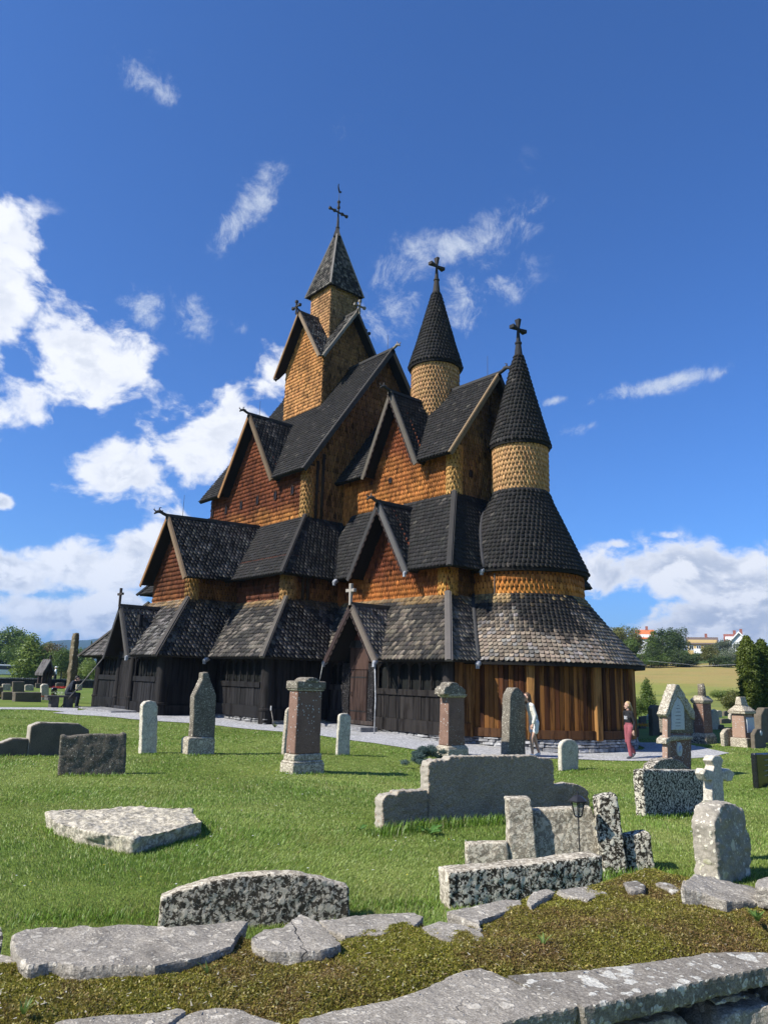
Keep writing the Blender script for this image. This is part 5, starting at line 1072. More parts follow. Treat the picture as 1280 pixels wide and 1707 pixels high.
for (px_, py_, w_, h_, mt, lb) in ((1210, 1206, 16, 8, G_DARK, 'long dark gravestone before the hedge, first in the back row'), (1222, 1203, 10, 14, L_GREY, 'grey gravestone in the back row behind the capped monument'), (1098, 1196, 8, 14, L_WHITE, 'small white gravestone far behind the gothic monument'),
        (1199, 1196, 8, 12, L_GREY, 'small grey gravestone far back right of the broken column'), (1213, 1194, 13, 9, G_DARK, 'wide blackish gravestone at the foot of the field'), (1203, 1216, 8, 8, G_DARK, 'low black stone between the leaning white one and the round grey one'), (1084, 1200, 7, 9, L_GREY, 'grey stub of a gravestone left of the tall black one'), (1230, 1212, 8, 12, L_GREY, 'narrow grey gravestone left of the pink shaft'), (1262, 1206, 8, 12, L_WHITE, 'pale gravestone under the thuja hedge'), (1241, 1190, 9, 8, L_GREY, 'tiny gravestone under the thuja trunks')):
    simple((px_, py_), [(px_-w_/2, py_), (px_-w_/2, py_-h_*.8), (px_-w_/4, py_-h_), (px_+w_/4, py_-h_), (px_+w_/2, py_-h_*.8), (px_+w_/2, py_)], .18, mt, lb)
# black polished slab at the right edge
bs = east_slab('gravestone', (1275, 1312), [(1264, 1318), (1259, 1256), (1290, 1255), (1300, 1318)], .12, G_BLACK, 'polished black slab gravestone cut off by the right edge of the view', 'gravestone', GS, amp=0, vox=.02)
q = at(1275, 1312)
for i, py_ in enumerate((1267, 1276, 1285, 1293)):
    a_, b_ = onx(1274, py_, q[0]+.006), onx(1290, py_, q[0]+.006); mb = MB(); k = 9
    for j in range(k): y0, y1 = a_[1]+(b_[1]-a_[1])*j/k, a_[1]+(b_[1]-a_[1])*(j+.6)/k; mb.box((q[0]-.002, y0, a_[2]-.012), (q[0]+.008, y1, a_[2]+.012))
    o_ = mb.build('inscription_line', plain('gilt_letters', (.25, .24, .2), .5), bs); o_['kind'] = 'stuff'
# lantern on a spike
LB = at(965, 1452); LX = LB[0]+.12; r_ = thing('grave_lantern', (LX, LB[1], LB[2]), 'small black lantern on a thin spike before the lichen slabs', 'lantern')
M_IRON = plain('black_iron', (.02, .02, .022), .45, .2, 20, .4)
c_ = onx(963, 1345, LX); zt_, zb_ = float(onx(963, 1334, LX)[2]), float(onx(963, 1360, LX)[2]); yy = float(c_[1]); s_ = (zt_-zb_)
mb = MB(); mb.tube([(LX, yy, zb_), (LX, yy+.01, LB[2]-.05)], [.006, .006], 6); mb.build('spike', M_IRON, r_)
hw = .068; mb = MB()
for i in range(6):
    a0, a1 = i*math.pi/3, (i+1)*math.pi/3
    p, q_ = np.array((LX+hw*math.cos(a0), yy+hw*math.sin(a0), zt_-.01)), np.array((LX+hw*.55*math.cos(a0), yy+hw*.55*math.sin(a0), zb_)); mb.beam(p, q_, .009, .009)
mb.lathe([(.0, zb_-.02), (.035, zb_-.01), (.035, zb_), (.0, zb_)], (LX, yy), 6); mb.build('frame', M_IRON, r_)
mb = MB(); mb.lathe([(.092, zt_-.012), (.094, zt_), (.045, zt_+.035), (.012, zt_+.05), (.01, zt_+.075), (.0, zt_+.08)], (LX, yy), 6); mb.build('cap', M_IRON, r_)
def m_glass(n, pos, b):
    b.inputs['Transmission Weight'].default_value = .85; b.inputs['IOR'].default_value = 1.1; return ((.55, .58, .56),)
M_GLASS = material('lantern_glass', m_glass, .15, .5)
mb = MB(); mb.lathe([(hw*.50, zb_+.005), (hw*.93, zt_-.015)], (LX, yy), 6); mb.build('glass', M_GLASS, r_)
# ================================================================ foreground wall of schist slabs with moss
WZ = .80
WT = thing('stone_wall', onz(640, 1640, WZ)*np.array((1, 1, 0)), 'dry stone churchyard wall capped with schist slabs and moss, along the bottom of the view', 'wall')
def coping(outline, z, th, mat, vox=.0105, amp=.006, taper=.03, tilt=None, fr=5, a2_=.004):
    return lying('coping_slab', outline, z, th, mat, None, None, taper, vox, amp, WT, None, tilt, fr, False)
def slab(outline, z, th, mat, **k):
    T = coping(outline, z, th, mat, **k); return T
# back row (seen from the left)
slab([(-60, 1600), (-10, 1588), (20, 1594), (46, 1600), (58, 1611), (-10, 1628), (-70, 1630)], .80, .10, L_WALL)
slab([(-60, 1560), (-20, 1543), (4, 1540), (8, 1560), (2, 1582), (-50, 1600)], .74, .25, L_DARK)
slab([(20, 1562), (42, 1548), (90, 1543), (150, 1545), (160, 1549), (200, 1542), (275, 1541), (280, 1545), (330, 1540), (380, 1536), (414, 1536), (398, 1558), (388, 1577), (330, 1597), (258, 1611), (190, 1610), (130, 1614), (90, 1606), (48, 1613), (26, 1590)], .84, .12, L_WALL, vox=.012, amp=.009)
slab([(418, 1563), (440, 1549), (470, 1545), (500, 1524), (530, 1537), (572, 1574), (540, 1584), (500, 1587), (450, 1586), (424, 1580)], .84, .10, L_WALL)
slab([(530, 1534), (600, 1524), (690, 1519), (708, 1527), (690, 1545), (640, 1556), (575, 1560), (545, 1552)], .82, .09, L_WALL)
slab([(700, 1546), (730, 1536), (760, 1540), (808, 1548), (800, 1544), (810, 1566), (770, 1575), (720, 1560)], .82, .08, L_WALL)
slab([(742, 1519), (800, 1509), (840, 1499), (868, 1499), (872, 1508), (830, 1524), (800, 1533), (800, 1543), (770, 1530)], .83, .06, L_WALL)
slab([(876, 1500), (888, 1488), (915, 1482), (925, 1488), (900, 1500), (885, 1512)], .84, .05, L_WALL)
slab([(926, 1484), (960, 1476), (1000, 1474), (1014, 1488), (980, 1497), (940, 1492)], .85, .05, L_WALL)
slab([(1036, 1469), (1060, 1466), (1076, 1473), (1074, 1482), (1050, 1484)], .87, .05, L_WALLW)
slab([(1090, 1470), (1120, 1472), (1140, 1484), (1120, 1487)], .87, .04, L_WALLW)
slab([(1134, 1480), (1138, 1468), (1155, 1457), (1180, 1459), (1230, 1472), (1280, 1478), (1340, 1490), (1330, 1508), (1260, 1504), (1210, 1501), (1170, 1487)], .92, .10, L_WALL, tilt=lambda x, y: .90+.0004*(1200-x), amp=.010)
slab([(1258, 1478), (1262, 1466), (1290, 1457), (1340, 1470), (1320, 1488)], .94, .08, L_WALL)
# front row
slab([(40, 1730), (100, 1700), (180, 1690), (250, 1686), (300, 1679), (312, 1684), (290, 1700), (240, 1740)], .80, .10, L_WALL)
slab([(250, 1735), (300, 1695), (325, 1685), (355, 1679), (400, 1681), (430, 1694), (470, 1704), (480, 1740)], .79, .10, L_WALL)
slab([(480, 1740), (500, 1698), (560, 1682), (640, 1668), (700, 1650), (760, 1622), (800, 1613), (830, 1622), (880, 1645), (950, 1666), (964, 1677), (900, 1690), (819, 1710), (700, 1745)], .80, .07, L_WALL, amp=.004)
slab([(972, 1680), (962, 1676), (930, 1664), (880, 1645), (842, 1624), (880, 1621), (980, 1616), (1100, 1600), (1180, 1588), (1240, 1585), (1360, 1588), (1380, 1592), (1280, 1611), (1170, 1634), (1092, 1654)], .80, .065, L_WALLW, amp=.006)
for k in range(3):      # the coping goes on past the right edge of the view
    xa, xb = 1375+190*k, 1375+190*(k+1)-8; yf = lambda x: 1588-.083*(x-1360); yb = lambda x: 1500-.08*(x-1340)
    slab([(xa, yf(xa)-2), (xa+60, yf(xa+60)-8), (xb, yf(xb)-4), (xb+4, yf(xb)+17), (xa+90, yf(xa+90)+22), (xa, yf(xa)+20)], .80, .065, L_WALLW, vox=.018)
    slab([(xa, yb(xa)-14), (xa+80, yb(xa+80)-20), (xb, yb(xb)-14), (xb, yb(xb)+8), (xa+70, yb(xa+70)+12), (xa, yb(xa)+8)], .86, .08, L_WALL, vox=.018)
# rubble core and stones of the near face under the front slabs
def wl(px, py, z): p = onz(px, py, z); return p
FA, FB = wl(560, 1735, .70)[:2], wl(1400, 1612, .70)[:2]; FE, BE = wl(1950, 1562, .70)[:2], wl(1950, 1482, .70)[:2]
BA_, BB_ = wl(-260, 1640, .70)[:2], wl(1500, 1470, .70)[:2]
dirw = (FB-FA)/np.linalg.norm(FB-FA); nw = np.array((dirw[1], -dirw[0]))
if nw@(-FA) < 0: nw = -nw
fa, fb = FA-dirw*2.6-nw*.06, FE-nw*.06
mb = MB(); inn = -nw
V = [np.append(fa+inn*.15, -.3), np.append(fb+inn*.15, -.3), np.append(fb+inn*.15, .66), np.append(fa+inn*.15, .66)]
bk0, bk1 = BA_+nw*.02, BE+nw*.02
W4 = [fa+inn*.16, fb+inn*.16, bk1-inn*.18, bk0-inn*.18]
mb.add([(p[0], p[1], -.4) for p in W4]+[(p[0], p[1], .66) for p in W4], [(3, 2, 1, 0), (4, 5, 6, 7), (0, 1, 5, 4), (1, 2, 6, 5), (2, 3, 7, 6), (3, 0, 4, 7)], (.03, .03, .03)); mb.build('wall_core', M_STONE, WT)
def stone_row(p, q, zlo, zhi, hmin, hmax, wmin, wmax):
    z = zlo; L = np.linalg.norm(np.array(q)-np.array(p)); d = (np.array(q)-np.array(p))/L; nr = np.array((d[1], -d[0]))
    while z < zhi-.03:
        h_ = min(random.uniform(hmin, hmax), zhi-z); s = random.uniform(-.2, 0)
        while s < L:
            w = random.uniform(wmin, wmax); s0, s1 = max(0, s)+.014, min(L, s+w)-.014
            if s1-s0 > .1:
                o1 = random.uniform(-.07, .03); P = []
                for (a, b_) in ((s0, z+.01), ((s0+s1)/2, z+random.uniform(0, .02)), (s1, z+.01+random.uniform(0, .03)), (s1-random.uniform(0, .08), z+h_-random.uniform(.015, .05)), ((s0+s1)/2, z+h_-random.uniform(0, .02)), (s0+random.uniform(0, .08), z+h_-random.uniform(.015, .05))):
                    g = np.array(p)+d*a+nr*o1; P.append((g[0], g[1], b_))
                V, F_ = prismVF(P, tuple(np.append(-nr*.24, 0))); remesh_obj('wall_stone', V, F_, .016, random.choice([L_WALL, L_WALLW, L_WALL]), .02, 5, WT, smooth=False)
            s += w
        z += h_
A2, B2 = wl(930, 1716, .72)[:2], wl(1950, 1566, .72)[:2]
if np.dot(np.array((( B2-A2)[1], -(B2-A2)[0])), -A2) < 0: A2, B2 = B2, A2
stone_row(A2+nw*(-.05), B2+nw*(-.05), .28, .735, .09, .15, .18, .42)
# moss cushion
rows_ = []
top_edge = [(-80, 1632), (0, 1622), (60, 1612), (130, 1616), (190, 1612), (258, 1612), (330, 1599), (390, 1577), (420, 1580), (470, 1588), (560, 1582), (620, 1562), (700, 1548), (760, 1566), (800, 1545), (850, 1520), (900, 1498), (960, 1494), (1020, 1478), (1075, 1468), (1130, 1484), (1180, 1492), (1240, 1504), (1300, 1500), (1380, 1496), (2000, 1448)]
bot_edge = [(-120, 1760), (0, 1712), (80, 1704), (170, 1694), (250, 1690), (300, 1684), (400, 1686), (470, 1706), (500, 1702), (600, 1678), (690, 1655), (760, 1625), (800, 1615), (850, 1622), (940, 1620), (1040, 1608), (1120, 1596), (1180, 1589), (1240, 1586), (1300, 1588), (1400, 1580), (2000, 1532)]
tx = np.array([p[0] for p in top_edge]); ty = np.array([p[1] for p in top_edge]); bx_ = np.array([p[0] for p in bot_edge]); by_ = np.array([p[1] for p in bot_edge])
nu, nv = 560, 90; V = []
for i in range(nu):
    px_ = -80+2040*i/(nu-1); ta, tb = onz(px_, np.interp(px_, tx, ty)-9, .80), onz(px_, np.interp(px_, bx_, by_)+10, .78)
    for j in range(nv):
        t = j/(nv-1); p = ta*(1-t)+tb*t; q = Vector((p[0]*2.2, p[1]*2.2, 0)); e = min(t, 1-t)*2
        z = .765+.040*min(1, (1-t)*3.8)**.6*min(1, .6+t*8)+.022*mnoise.noise(q)+.018*mnoise.noise(q*4.1)+.006*mnoise.noise(q*15)
        right = sstep(px_, 700, 1150); z += .004*mnoise.noise(q*60)+float(right)*.10*(1-t)*min(1, e*2.5)
        if t > .99: z = .70
        V.append((p[0], p[1], z))
V = np.array(V); Q = [(i*nv+j, (i+1)*nv+j, (i+1)*nv+j+1, i*nv+j+1) for i in range(nu-1) for j in range(nv-1)]
def m_moss(n, pos, b):
    f = n.noise(pos, 5, 5, .6); g = n.noise(pos, 130, 4, .7); a = n.new('ShaderNodeAttribute', attribute_name='Col').outputs['Color']
    c = n.mix(n.step(f, .42, .6), (.085, .06, .022), (.13, .125, .02)); c = n.mix(n.step(g, .35, .65), c, (.035, .026, .012)); return c, g, .9, .012
M_MOSS = material('moss_mat', m_moss, .95, .1)
o_ = fast_mesh('moss_bed', V, Q, M_MOSS, parent=WT, kind='stuff')
# moss sprigs: tiny upright triangles
def frame(N_, lean=.5):
    a = rng.random(N_)*2*np.pi; return np.column_stack([np.cos(a), np.sin(a), np.zeros(N_)]), a
G3 = V.reshape(nu, nv, 3); Ns = 480000
ii = rng.random(Ns)*(nu-1.01); jj = rng.random(Ns)*(nv-1.01); i0 = ii.astype(int); j0 = jj.astype(int); fi = (ii-i0)[:, None]; fj = (jj-j0)[:, None]
Pm = G3[i0, j0]*(1-fi)*(1-fj)+G3[i0+1, j0]*fi*(1-fj)+G3[i0, j0+1]*(1-fi)*fj+G3[i0+1, j0+1]*fi*fj
pat = vnoise(Pm*np.array((1, 1, 0))+3, 6.0)+.6*vnoise(Pm+9, 17.0)
hgt = (.005+.007*rng.random(Ns))*(1+.5*np.clip(pat, -1, 1)); d_, a_ = frame(Ns); lean = rng.normal(0, 1.0, (Ns, 2))
w = .0028+.0022*rng.random(Ns); Pm[:, 2] -= .003
r3 = rng.normal(0, 1, (Ns, 3, 3)); r3[..., 2] = np.abs(r3[..., 2])*1.3; sz = (.0024+.0013*rng.random(Ns))[:, None]; A, B_, T = (Pm+r3[:, i]*sz+np.array((0, 0, .002)) for i in range(3))
cg = np.array((.26, .25, .035)); cb = np.array((.24, .145, .06)); cy = np.array((.46, .36, .10))
pat2 = vnoise(Pm*np.array((1, 1, 0))+17, 2.6); pp = 1/(1+np.exp(-(pat*.8+1.3*pat2+.62+rng.normal(0, .35, Ns))*4)); C = cb*(1-pp[:, None])+cg*pp[:, None]; pick = rng.random(Ns) < .10; C[pick] = cy; C *= rng.uniform(.5, 1.3, (Ns, 1)); dry = rng.random(Ns) < .03; C[dry] = (.34, .27, .15)
VV = np.stack([A, B_, T], 1).reshape(-1, 3)
M_LEAF = bpy.data.materials.new('leaf_surface'); M_LEAF.use_nodes = True; _t = M_LEAF.node_tree; _t.nodes.clear(); _n = N(_t)
_c = _n.new('ShaderNodeAttribute', attribute_name='Col').outputs['Color']; _d = _n.new('ShaderNodeBsdfDiffuse', {'Color': _c}); _tr = _n.new('ShaderNodeBsdfTranslucent', {'Color': _c})
_g = _n.new('ShaderNodeBsdfGlossy', {'Roughness': .45, 'Color': (.6, .65, .6, 1)}); _m1 = _n.new('ShaderNodeMixShader', {0: .38, 1: _d.outputs[0], 2: _tr.outputs[0]}); _m2 = _n.new('ShaderNodeMixShader', {0: .035, 1: _m1.outputs[0], 2: _g.outputs[0]})
_o = _n.new('ShaderNodeOutputMaterial'); _t.links.new(_m2.outputs[0], _o.inputs[0])
fast_mesh('moss_sprigs', VV, np.arange(Ns*3).reshape(-1, 3), M_LEAF, np.repeat(C, 3, 0), WT, 'stuff')
# little plant on the wall, far right
def blade_tuft(name, p, n_, h_, w_, col, spread, label=None, cat='plant', parent=None, seg=3):
    V = []; F_ = []; C = []
    for i in range(n_):
        a = random.uniform(0, 2*math.pi); L = h_*random.uniform(.6, 1.1); sp_ = spread*random.uniform(.3, 1); b0 = np.array(p)+np.array((math.cos(a), math.sin(a), 0))*h_*.08; sd_ = np.array((-math.sin(a), math.cos(a), 0))*w_*random.uniform(.6, 1.2)
        base = len(V); cc = np.array(col)*random.uniform(.7, 1.3)
        for s in range(seg+1):
            t = s/seg; c_ = b0+np.array((math.cos(a), math.sin(a), 0))*sp_*L*t**1.4+np.array((0, 0, L*(t-.35*sp_*t*t))); ww = math.sin(math.pi*min(.98, .18+.8*t))*1.0 if seg > 2 else 1-t
            V += [c_-sd_*ww, c_+sd_*ww]; C += [cc, cc]
            if s < seg: k_ = base+2*s; F_ += [(k_, k_+1, k_+3), (k_, k_+3, k_+2)]
    p = np.array(p, float); me = fast_mesh(name, np.array(V)-p if parent is None else V, np.array(F_), M_LEAF, np.array(C), parent)
    if parent is None: me.location = tuple(p); ORG[me.name] = p
    return props(me, label, cat if label else None)
blade_tuft('wall_plant', onz(1262, 1535, .86), 26, .055, .004, (.16, .26, .06), 1.1, 'small pale green rosette plant growing in the moss at the right end of the wall')
# ================================================================ grass
def grass():
    Nn_ = 840000; out = []
    # sample polar wedge in view plus a margin
    d = 3.6*(34/3.6)**rng.random(Nn_); a = rng.uniform(R(-36), R(40), Nn_); x = d*np.cos(AZ-a); y = d*np.sin(AZ-a); P = np.column_stack([x, y])
    keep = ~in_poly(P, GRAVEL_POLY); keep &= ~in_poly(P, np.array(W4)); pf = np.array([p[:2] for p in p1]+[p[:2] for p in p2[::-1]]); keep &= ~in_poly(P, pf)
    side = (P-bk0)@nw; keep &= side < -.05
    keep &= ~in_poly(P, np.array([(-33, 11.55), (-29.2, 11.55), (-29.2, 12.6), (-33, 12.6)]))
    P = P[keep]; d = d[keep]; k = len(P); z = ground_z(P[:, 0], P[:, 1]); P3 = np.column_stack([P, z-.004])
    patch = vnoise(P3*np.array((1, 1, 0)), .9)+.7*vnoise(P3*np.array((1, 1, 0))+5, 2.7); fine = vnoise(P3+2, 9.0)
    h_ = (.019+.013*rng.random(k)+.010*np.clip(patch, -1, 1)+.006*fine)*np.interp(d, [4, 30], [1.15, 1.0]); h_ = np.clip(h_, .010, .12)
    long_ = (rng.random(k) < .04); h_[long_] *= 1.6
    ang = rng.random(k)*2*np.pi; w = (.0022+.0016*rng.random(k))*np.interp(d, [4, 10, 20, 34], [1.0, 1.9, 3.6, 6.5])
    dv = np.column_stack([np.cos(ang), np.sin(ang), np.zeros(k)]); sv = np.column_stack([-np.sin(ang), np.cos(ang), np.zeros(k)])
    wind = np.column_stack([.35*np.sin(P[:, 0]*1.1+P[:, 1]*.5), .35*np.cos(P[:, 1]*1.3), np.zeros(k)])*h_[:, None]
    A = P3-sv*w[:, None]; B = P3+sv*w[:, None]; T = P3+dv*(h_*rng.uniform(.1, .9, k))[:, None]+wind+np.array((0, 0, 1.0))*h_[:, None]
    g = np.clip(.5+.4*patch+.15*fine, 0, 1)[:, None]
    C = np.array((.17, .27, .042))*g+np.array((.30, .355, .09))*(1-g); dry = rng.random(k) < np.interp(d, [4, 12, 30], [.05, .10, .16]); C[dry] = np.array((.36, .33, .13)); C *= rng.uniform(.65, 1.4, (k, 1))
    bare = (vnoise(P3*np.array((1, 1, 0))+31, 1.9)+.25*rng.normal(0, 1, k) > .62)[:, None]; C = np.where(bare, C*.6+np.array((.20, .19, .06))*.6, C)
    V = np.stack([A, B, T], 1).reshape(-1, 3); o_ = fast_mesh('grass', V, np.arange(k*3).reshape(-1, 3), M_LEAF, np.repeat(C, 3, 0), kind='stuff'); props(o_, 'short mown green grass of the churchyard lawn', 'grass')
grass()
# longer grass around the feet of stones
def rim(path_px, n_, hh=.13):
    P = []; q = [at(*p)[:2] for p in path_px]
    for i in range(n_):
        t = random.random()*(len(q)-1); k = int(t); p = q[k]*(1-(t-k))+q[min(k+1, len(q)-1)]*(t-k)+rng.normal(0, .085, 2); P.append((p[0], p[1], gz(*p)-.005))
    P = np.array(P); k = len(P); h_ = hh*(.2+.75*rng.random(k)**1.5); ang = rng.random(k)*2*np.pi; d = np.hypot(P[:, 0], P[:, 1]); w = .0032*np.interp(d, [4, 12, 24], [1, 1.9, 3.2])
    sv = np.column_stack([-np.sin(ang), np.cos(ang), np.zeros(k)])*w[:, None]; dv = np.column_stack([np.cos(ang), np.sin(ang), np.zeros(k)])
    M_ = P+dv*(h_*.15)[:, None]+np.array((0, 0, .6))*h_[:, None]; T = P+dv*(h_*rng.uniform(.3, .8, k))[:, None]+np.array((0, 0, 1))*h_[:, None]
    V = np.stack([P-sv, P+sv, M_+sv*.7, M_-sv*.7, T], 1).reshape(-1, 3); F_ = np.array([(0, 1, 2), (0, 2, 3), (3, 2, 4)]); F_ = (F_[None]+(np.arange(k)*5)[:, None, None]).reshape(-1, 3)
    C = np.array((.14, .24, .025))*rng.uniform(.6, 1.5, (k, 1)); dry = rng.random(k) < .1; C[dry] = (.2, .19, .08); return V, F_, np.repeat(C, 5, 0)
RV, RF, RC, off = [], [], [], 0
for pth, n_, hh in (([(630, 1395), (720, 1380), (840, 1372), (930, 1362)], 3000, .16), ([(848, 1445), (900, 1452), (1000, 1464), (1095, 1455)], 1600, .10), ([(770, 1445), (780, 1452)], 150, .1), ([(80, 1385), (140, 1400), (225, 1404), (320, 1388), (345, 1372)], 1900, .10), ([(95, 1294), (212, 1294)], 300, .09),
        ([(236, 1258), (266, 1258)], 100, .08), ([(312, 1260), (360, 1260)], 160, .08), ([(470, 1290), (545, 1292)], 260, .09), ([(560, 1260), (586, 1260)], 100, .08), ([(934, 1285), (966, 1285)], 130, .08), ([(1070, 1366), (1190, 1358)], 700, .10), ([(730, 1264), (780, 1266)], 150, .09), ([(1085, 1295), (1155, 1296)], 240, .10),
        ([(0, 1262), (150, 1262)], 260, .09), ([(1160, 1245), (1200, 1245)], 120, .1), ([(1222, 1250), (1280, 1250)], 160, .1), ([(20, 1535), (250, 1530), (600, 1515), (740, 1510)], 2600, .07), ([(1000, 1475), (1140, 1465)], 900, .10)):
    v_, f_, c_ = rim(pth, n_, hh); RV.append(v_); RF.append(f_+off); RC.append(c_); off += len(v_)
o_ = fast_mesh('tall_grass', np.vstack(RV), np.vstack(RF), M_LEAF, np.vstack(RC), kind='stuff'); props(o_, 'longer uncut grass around the feet of the gravestones', 'grass')
def flowers(name, pts, r_, col, label):
    V, F_, C = [], [], []
    for p in pts:
        c_ = np.array((p[0], p[1], gz(p[0], p[1])+.055+random.random()*.03)); k = len(V); V.append(c_+(0, 0, .004)); m_ = 6
        for i in range(m_): t = i*2*math.pi/m_; V.append(c_+np.array((math.cos(t), math.sin(t), random.uniform(-.2, .3)))*r_)
        F_ += [(k, k+1+i, k+1+(i+1) % m_) for i in range(m_)]; C += [np.array(col)*random.uniform(.8, 1.1)]*(m_+1)
    return props(fast_mesh(name, V, np.array(F_), M_LEAF, np.array(C), kind='stuff'), label, 'flowers')
pts = [at(random.uniform(20, 1250), random.uniform(1275, 1500))[:2] for _ in range(70)]+[at(random.gauss(480, 14), random.gauss(1290, 8))[:2] for _ in range(26)]
flowers('white_clover', [p for p in pts if (np.array(p)-bk0)@nw < -.3], .011, (.75, .75, .7), 'scattered small white clover flowers in the lawn')
pts = [at(random.gauss(445, 22), random.gauss(1294, 8))[:2] for _ in range(26)]+[at(random.uniform(20, 1250), random.uniform(1275, 1500))[:2] for _ in range(22)]
flowers('yellow_flowers', [p for p in pts if (np.array(p)-bk0)@nw < -.3], .009, (.65, .50, .04), 'scattered small yellow flowers in the lawn')
def broad_plant(p, n_, L, label):
    V, F_, C = [], [], []; p = np.array(p)
    for i in range(n_):
        a = random.uniform(0, 2*math.pi); l = L*random.uniform(.6, 1.1); up = random.uniform(.3, .9); d = np.array((math.cos(a), math.sin(a), 0)); s = np.array((-math.sin(a), math.cos(a), 0)); k = len(V); cc = np.array((.07, .15, .03))*random.uniform(.7, 1.5)
        for t, w in ((0, .01), (.35, .09), (.65, .12), (.88, .07), (1, .005)): c_ = p+d*l*t*(.8)+np.array((0, 0, l*up*(t-.5*t*t)+.01)); V += [c_-s*w*l, c_+s*w*l+(0, 0, .01)]; C += [cc]*2
        for j in range(4): b_ = k+2*j; F_ += [(b_, b_+1, b_+3), (b_, b_+3, b_+2)]
    o_ = fast_mesh('broadleaf_weed', np.array(V)-p, np.array(F_), M_LEAF, np.array(C)); o_.location = tuple(p); return props(o_, label, 'plant')
broad_plant(at(716, 1392), 11, .20, 'broad leaved dock growing at the joint of the large stepped monument')
broad_plant(at(694, 1388), 8, .14, 'low broad leaved weed left of the dock by the stepped monument')
broad_plant(at(600, 1385), 8, .12, 'small dark leaved weed in the lawn left of the stepped monument')
# ================================================================ trees
def m_bark(n, pos, b): f = n.noise(n.scalev(pos, (4, 4, 1)), 6, 5); return n.mix(f, (.05, .04, .03), (.13, .11, .09)), f, .6, .03
M_BARK = material('bark', m_bark, .9, .1)
def leaf_cloud(centres, n_, size, cols, flat=.0, shell=.55):
    """n_ leaf faces spread through ellipsoids: centres rows (x, y, z, rx, ry, rz)"""
    C_ = np.array(centres, float); vol = (C_[:, 3]*C_[:, 4]*C_[:, 5])**.7; pick = rng.choice(len(C_), n_, p=vol/vol.sum()); v = rng.normal(0, 1, (n_, 3)); v /= np.linalg.norm(v, axis=1)[:, None]
    r_ = (shell+(1-shell)*rng.random(n_))**.8; lump = 1+.16*np.sin(v[:, 0]*7+pick)*np.sin(v[:, 1]*6+pick*2)+.12*np.sin(v[:, 2]*9+pick*1.7); P = C_[pick, :3]+v*C_[pick, 3:]*(r_*lump)[:, None]
    nn_ = v+rng.normal(0, .75, (n_, 3)); nn_ /= np.linalg.norm(nn_, axis=1)[:, None]; t = np.cross(nn_, rng.normal(0, 1, (n_, 3))); t /= np.linalg.norm(t, axis=1)[:, None]; b_ = np.cross(nn_, t); s = size*rng.uniform(.6, 1.35, (n_, 1))
    V = np.stack([P-t*s*.9, P+b_*s*.55, P+t*s*.9, P-b_*s*.55], 1).reshape(-1, 3)
    tone = np.clip(.5+.35*vnoise(P, 1.1)+rng.normal(0, .22, n_), 0, 1)[:, None]; C = np.array(cols[0])*(1-tone)+np.array(cols[1])*tone; return V, np.repeat(C, 4, 0)
GREENS = {'mid': ((.045, .080, .014), (.13, .19, .035)), 'dark': ((.026, .046, .014), (.075, .11, .028)), 'light': ((.09, .14, .022), (.20, .26, .06)), 'olive': ((.065, .080, .018), (.17, .17, .045)), 'grey': ((.075, .10, .055), (.17, .20, .12)), 'blue': ((.040, .075, .065), (.11, .17, .155)), 'rust': ((.06, .05, .018), (.15, .105, .045))}
PROTO = {}
def proto_tree(kind, shape, seed, n_=5200):
    key = (kind, shape, seed)
    if key in PROTO: return PROTO[key]
    st = random.getstate(); random.seed(seed*13+len(kind)); cs = []
    if shape == 'round':
        for i in range(13): a = random.uniform(0, 2*math.pi); r_ = random.uniform(.0, .26); z = random.uniform(.30, .82); s = .20*(1.15-abs(z-.5))*random.uniform(.8, 1.2); cs.append((r_*math.cos(a), r_*math.sin(a), z, s, s, s*.85))
    elif shape == 'tall':
        for i in range(15): a = random.uniform(0, 2*math.pi); z = .16+.76*i/14; r_ = random.uniform(.0, .12)*(1.1-z); s = (.21-.16*max(0, z-.45)/.55)*random.uniform(.85, 1.15); cs.append((r_*math.cos(a), r_*math.sin(a), z, s, s, s*.9))
    elif shape == 'bush':
        for i in range(10): a = random.uniform(0, 2*math.pi); r_ = random.uniform(.1, .42); z = random.uniform(.15, .62); s = .28*random.uniform(.7, 1.2); cs.append((r_*math.cos(a), r_*math.sin(a), z, s, s, s*.8))
    elif shape == 'spruce':
        for i in range(16): z = .10+.86*i/15; s = .25*(1.02-z)+.012; cs.append((random.uniform(-.01, .01), random.uniform(-.01, .01), z, s, s, .045))
    random.setstate(st)
    V, C = leaf_cloud(cs, n_, .020 if shape != 'bush' else .028, GREENS[kind], shell=.35); me = fast_mesh('crown', V, np.arange(len(V)).reshape(-1, 4), M_LEAF, C); m_ = me.data; bpy.data.objects.remove(me)
    mb = MB(); mb.tube([(0, 0, -.03), (.004, 0, .3), (-.006, .006, .62), (0, 0, .86 if shape != 'bush' else .5)], [.020, .016, .010, .003], 7)
    for i in range(7):
        a = i*2.4; z = .28+.07*i; mb.tube([(0, 0, z), (.10*math.cos(a), .10*math.sin(a), z+.08), (.17*math.cos(a), .17*math.sin(a), z+.15)], [.008, .005, .002], 5)
    t_ = mb.build('trunk', M_BARK, None); mt = t_.data; bpy.data.objects.remove(t_); PROTO[key] = (m_, mt); return PROTO[key]
def tree(kind, shape, seed, base, h_, w_, label, group, name='tree', cat='tree'):
    mc, mt = proto_tree(kind, shape, seed); base = np.array(base, float); r_ = bpy.data.objects.new(name, None); COL.objects.link(r_); r_.location = tuple(base); r_.scale = (w_, w_, h_); r_.rotation_euler = (0, 0, random.uniform(0, 6.28)); props(r_, label, cat, group)
    for nm_, m_ in (('crown', mc), ('trunk', mt)): c_ = bpy.data.objects.new(nm_, m_); COL.objects.link(c_); c_.parent = r_
    return r_
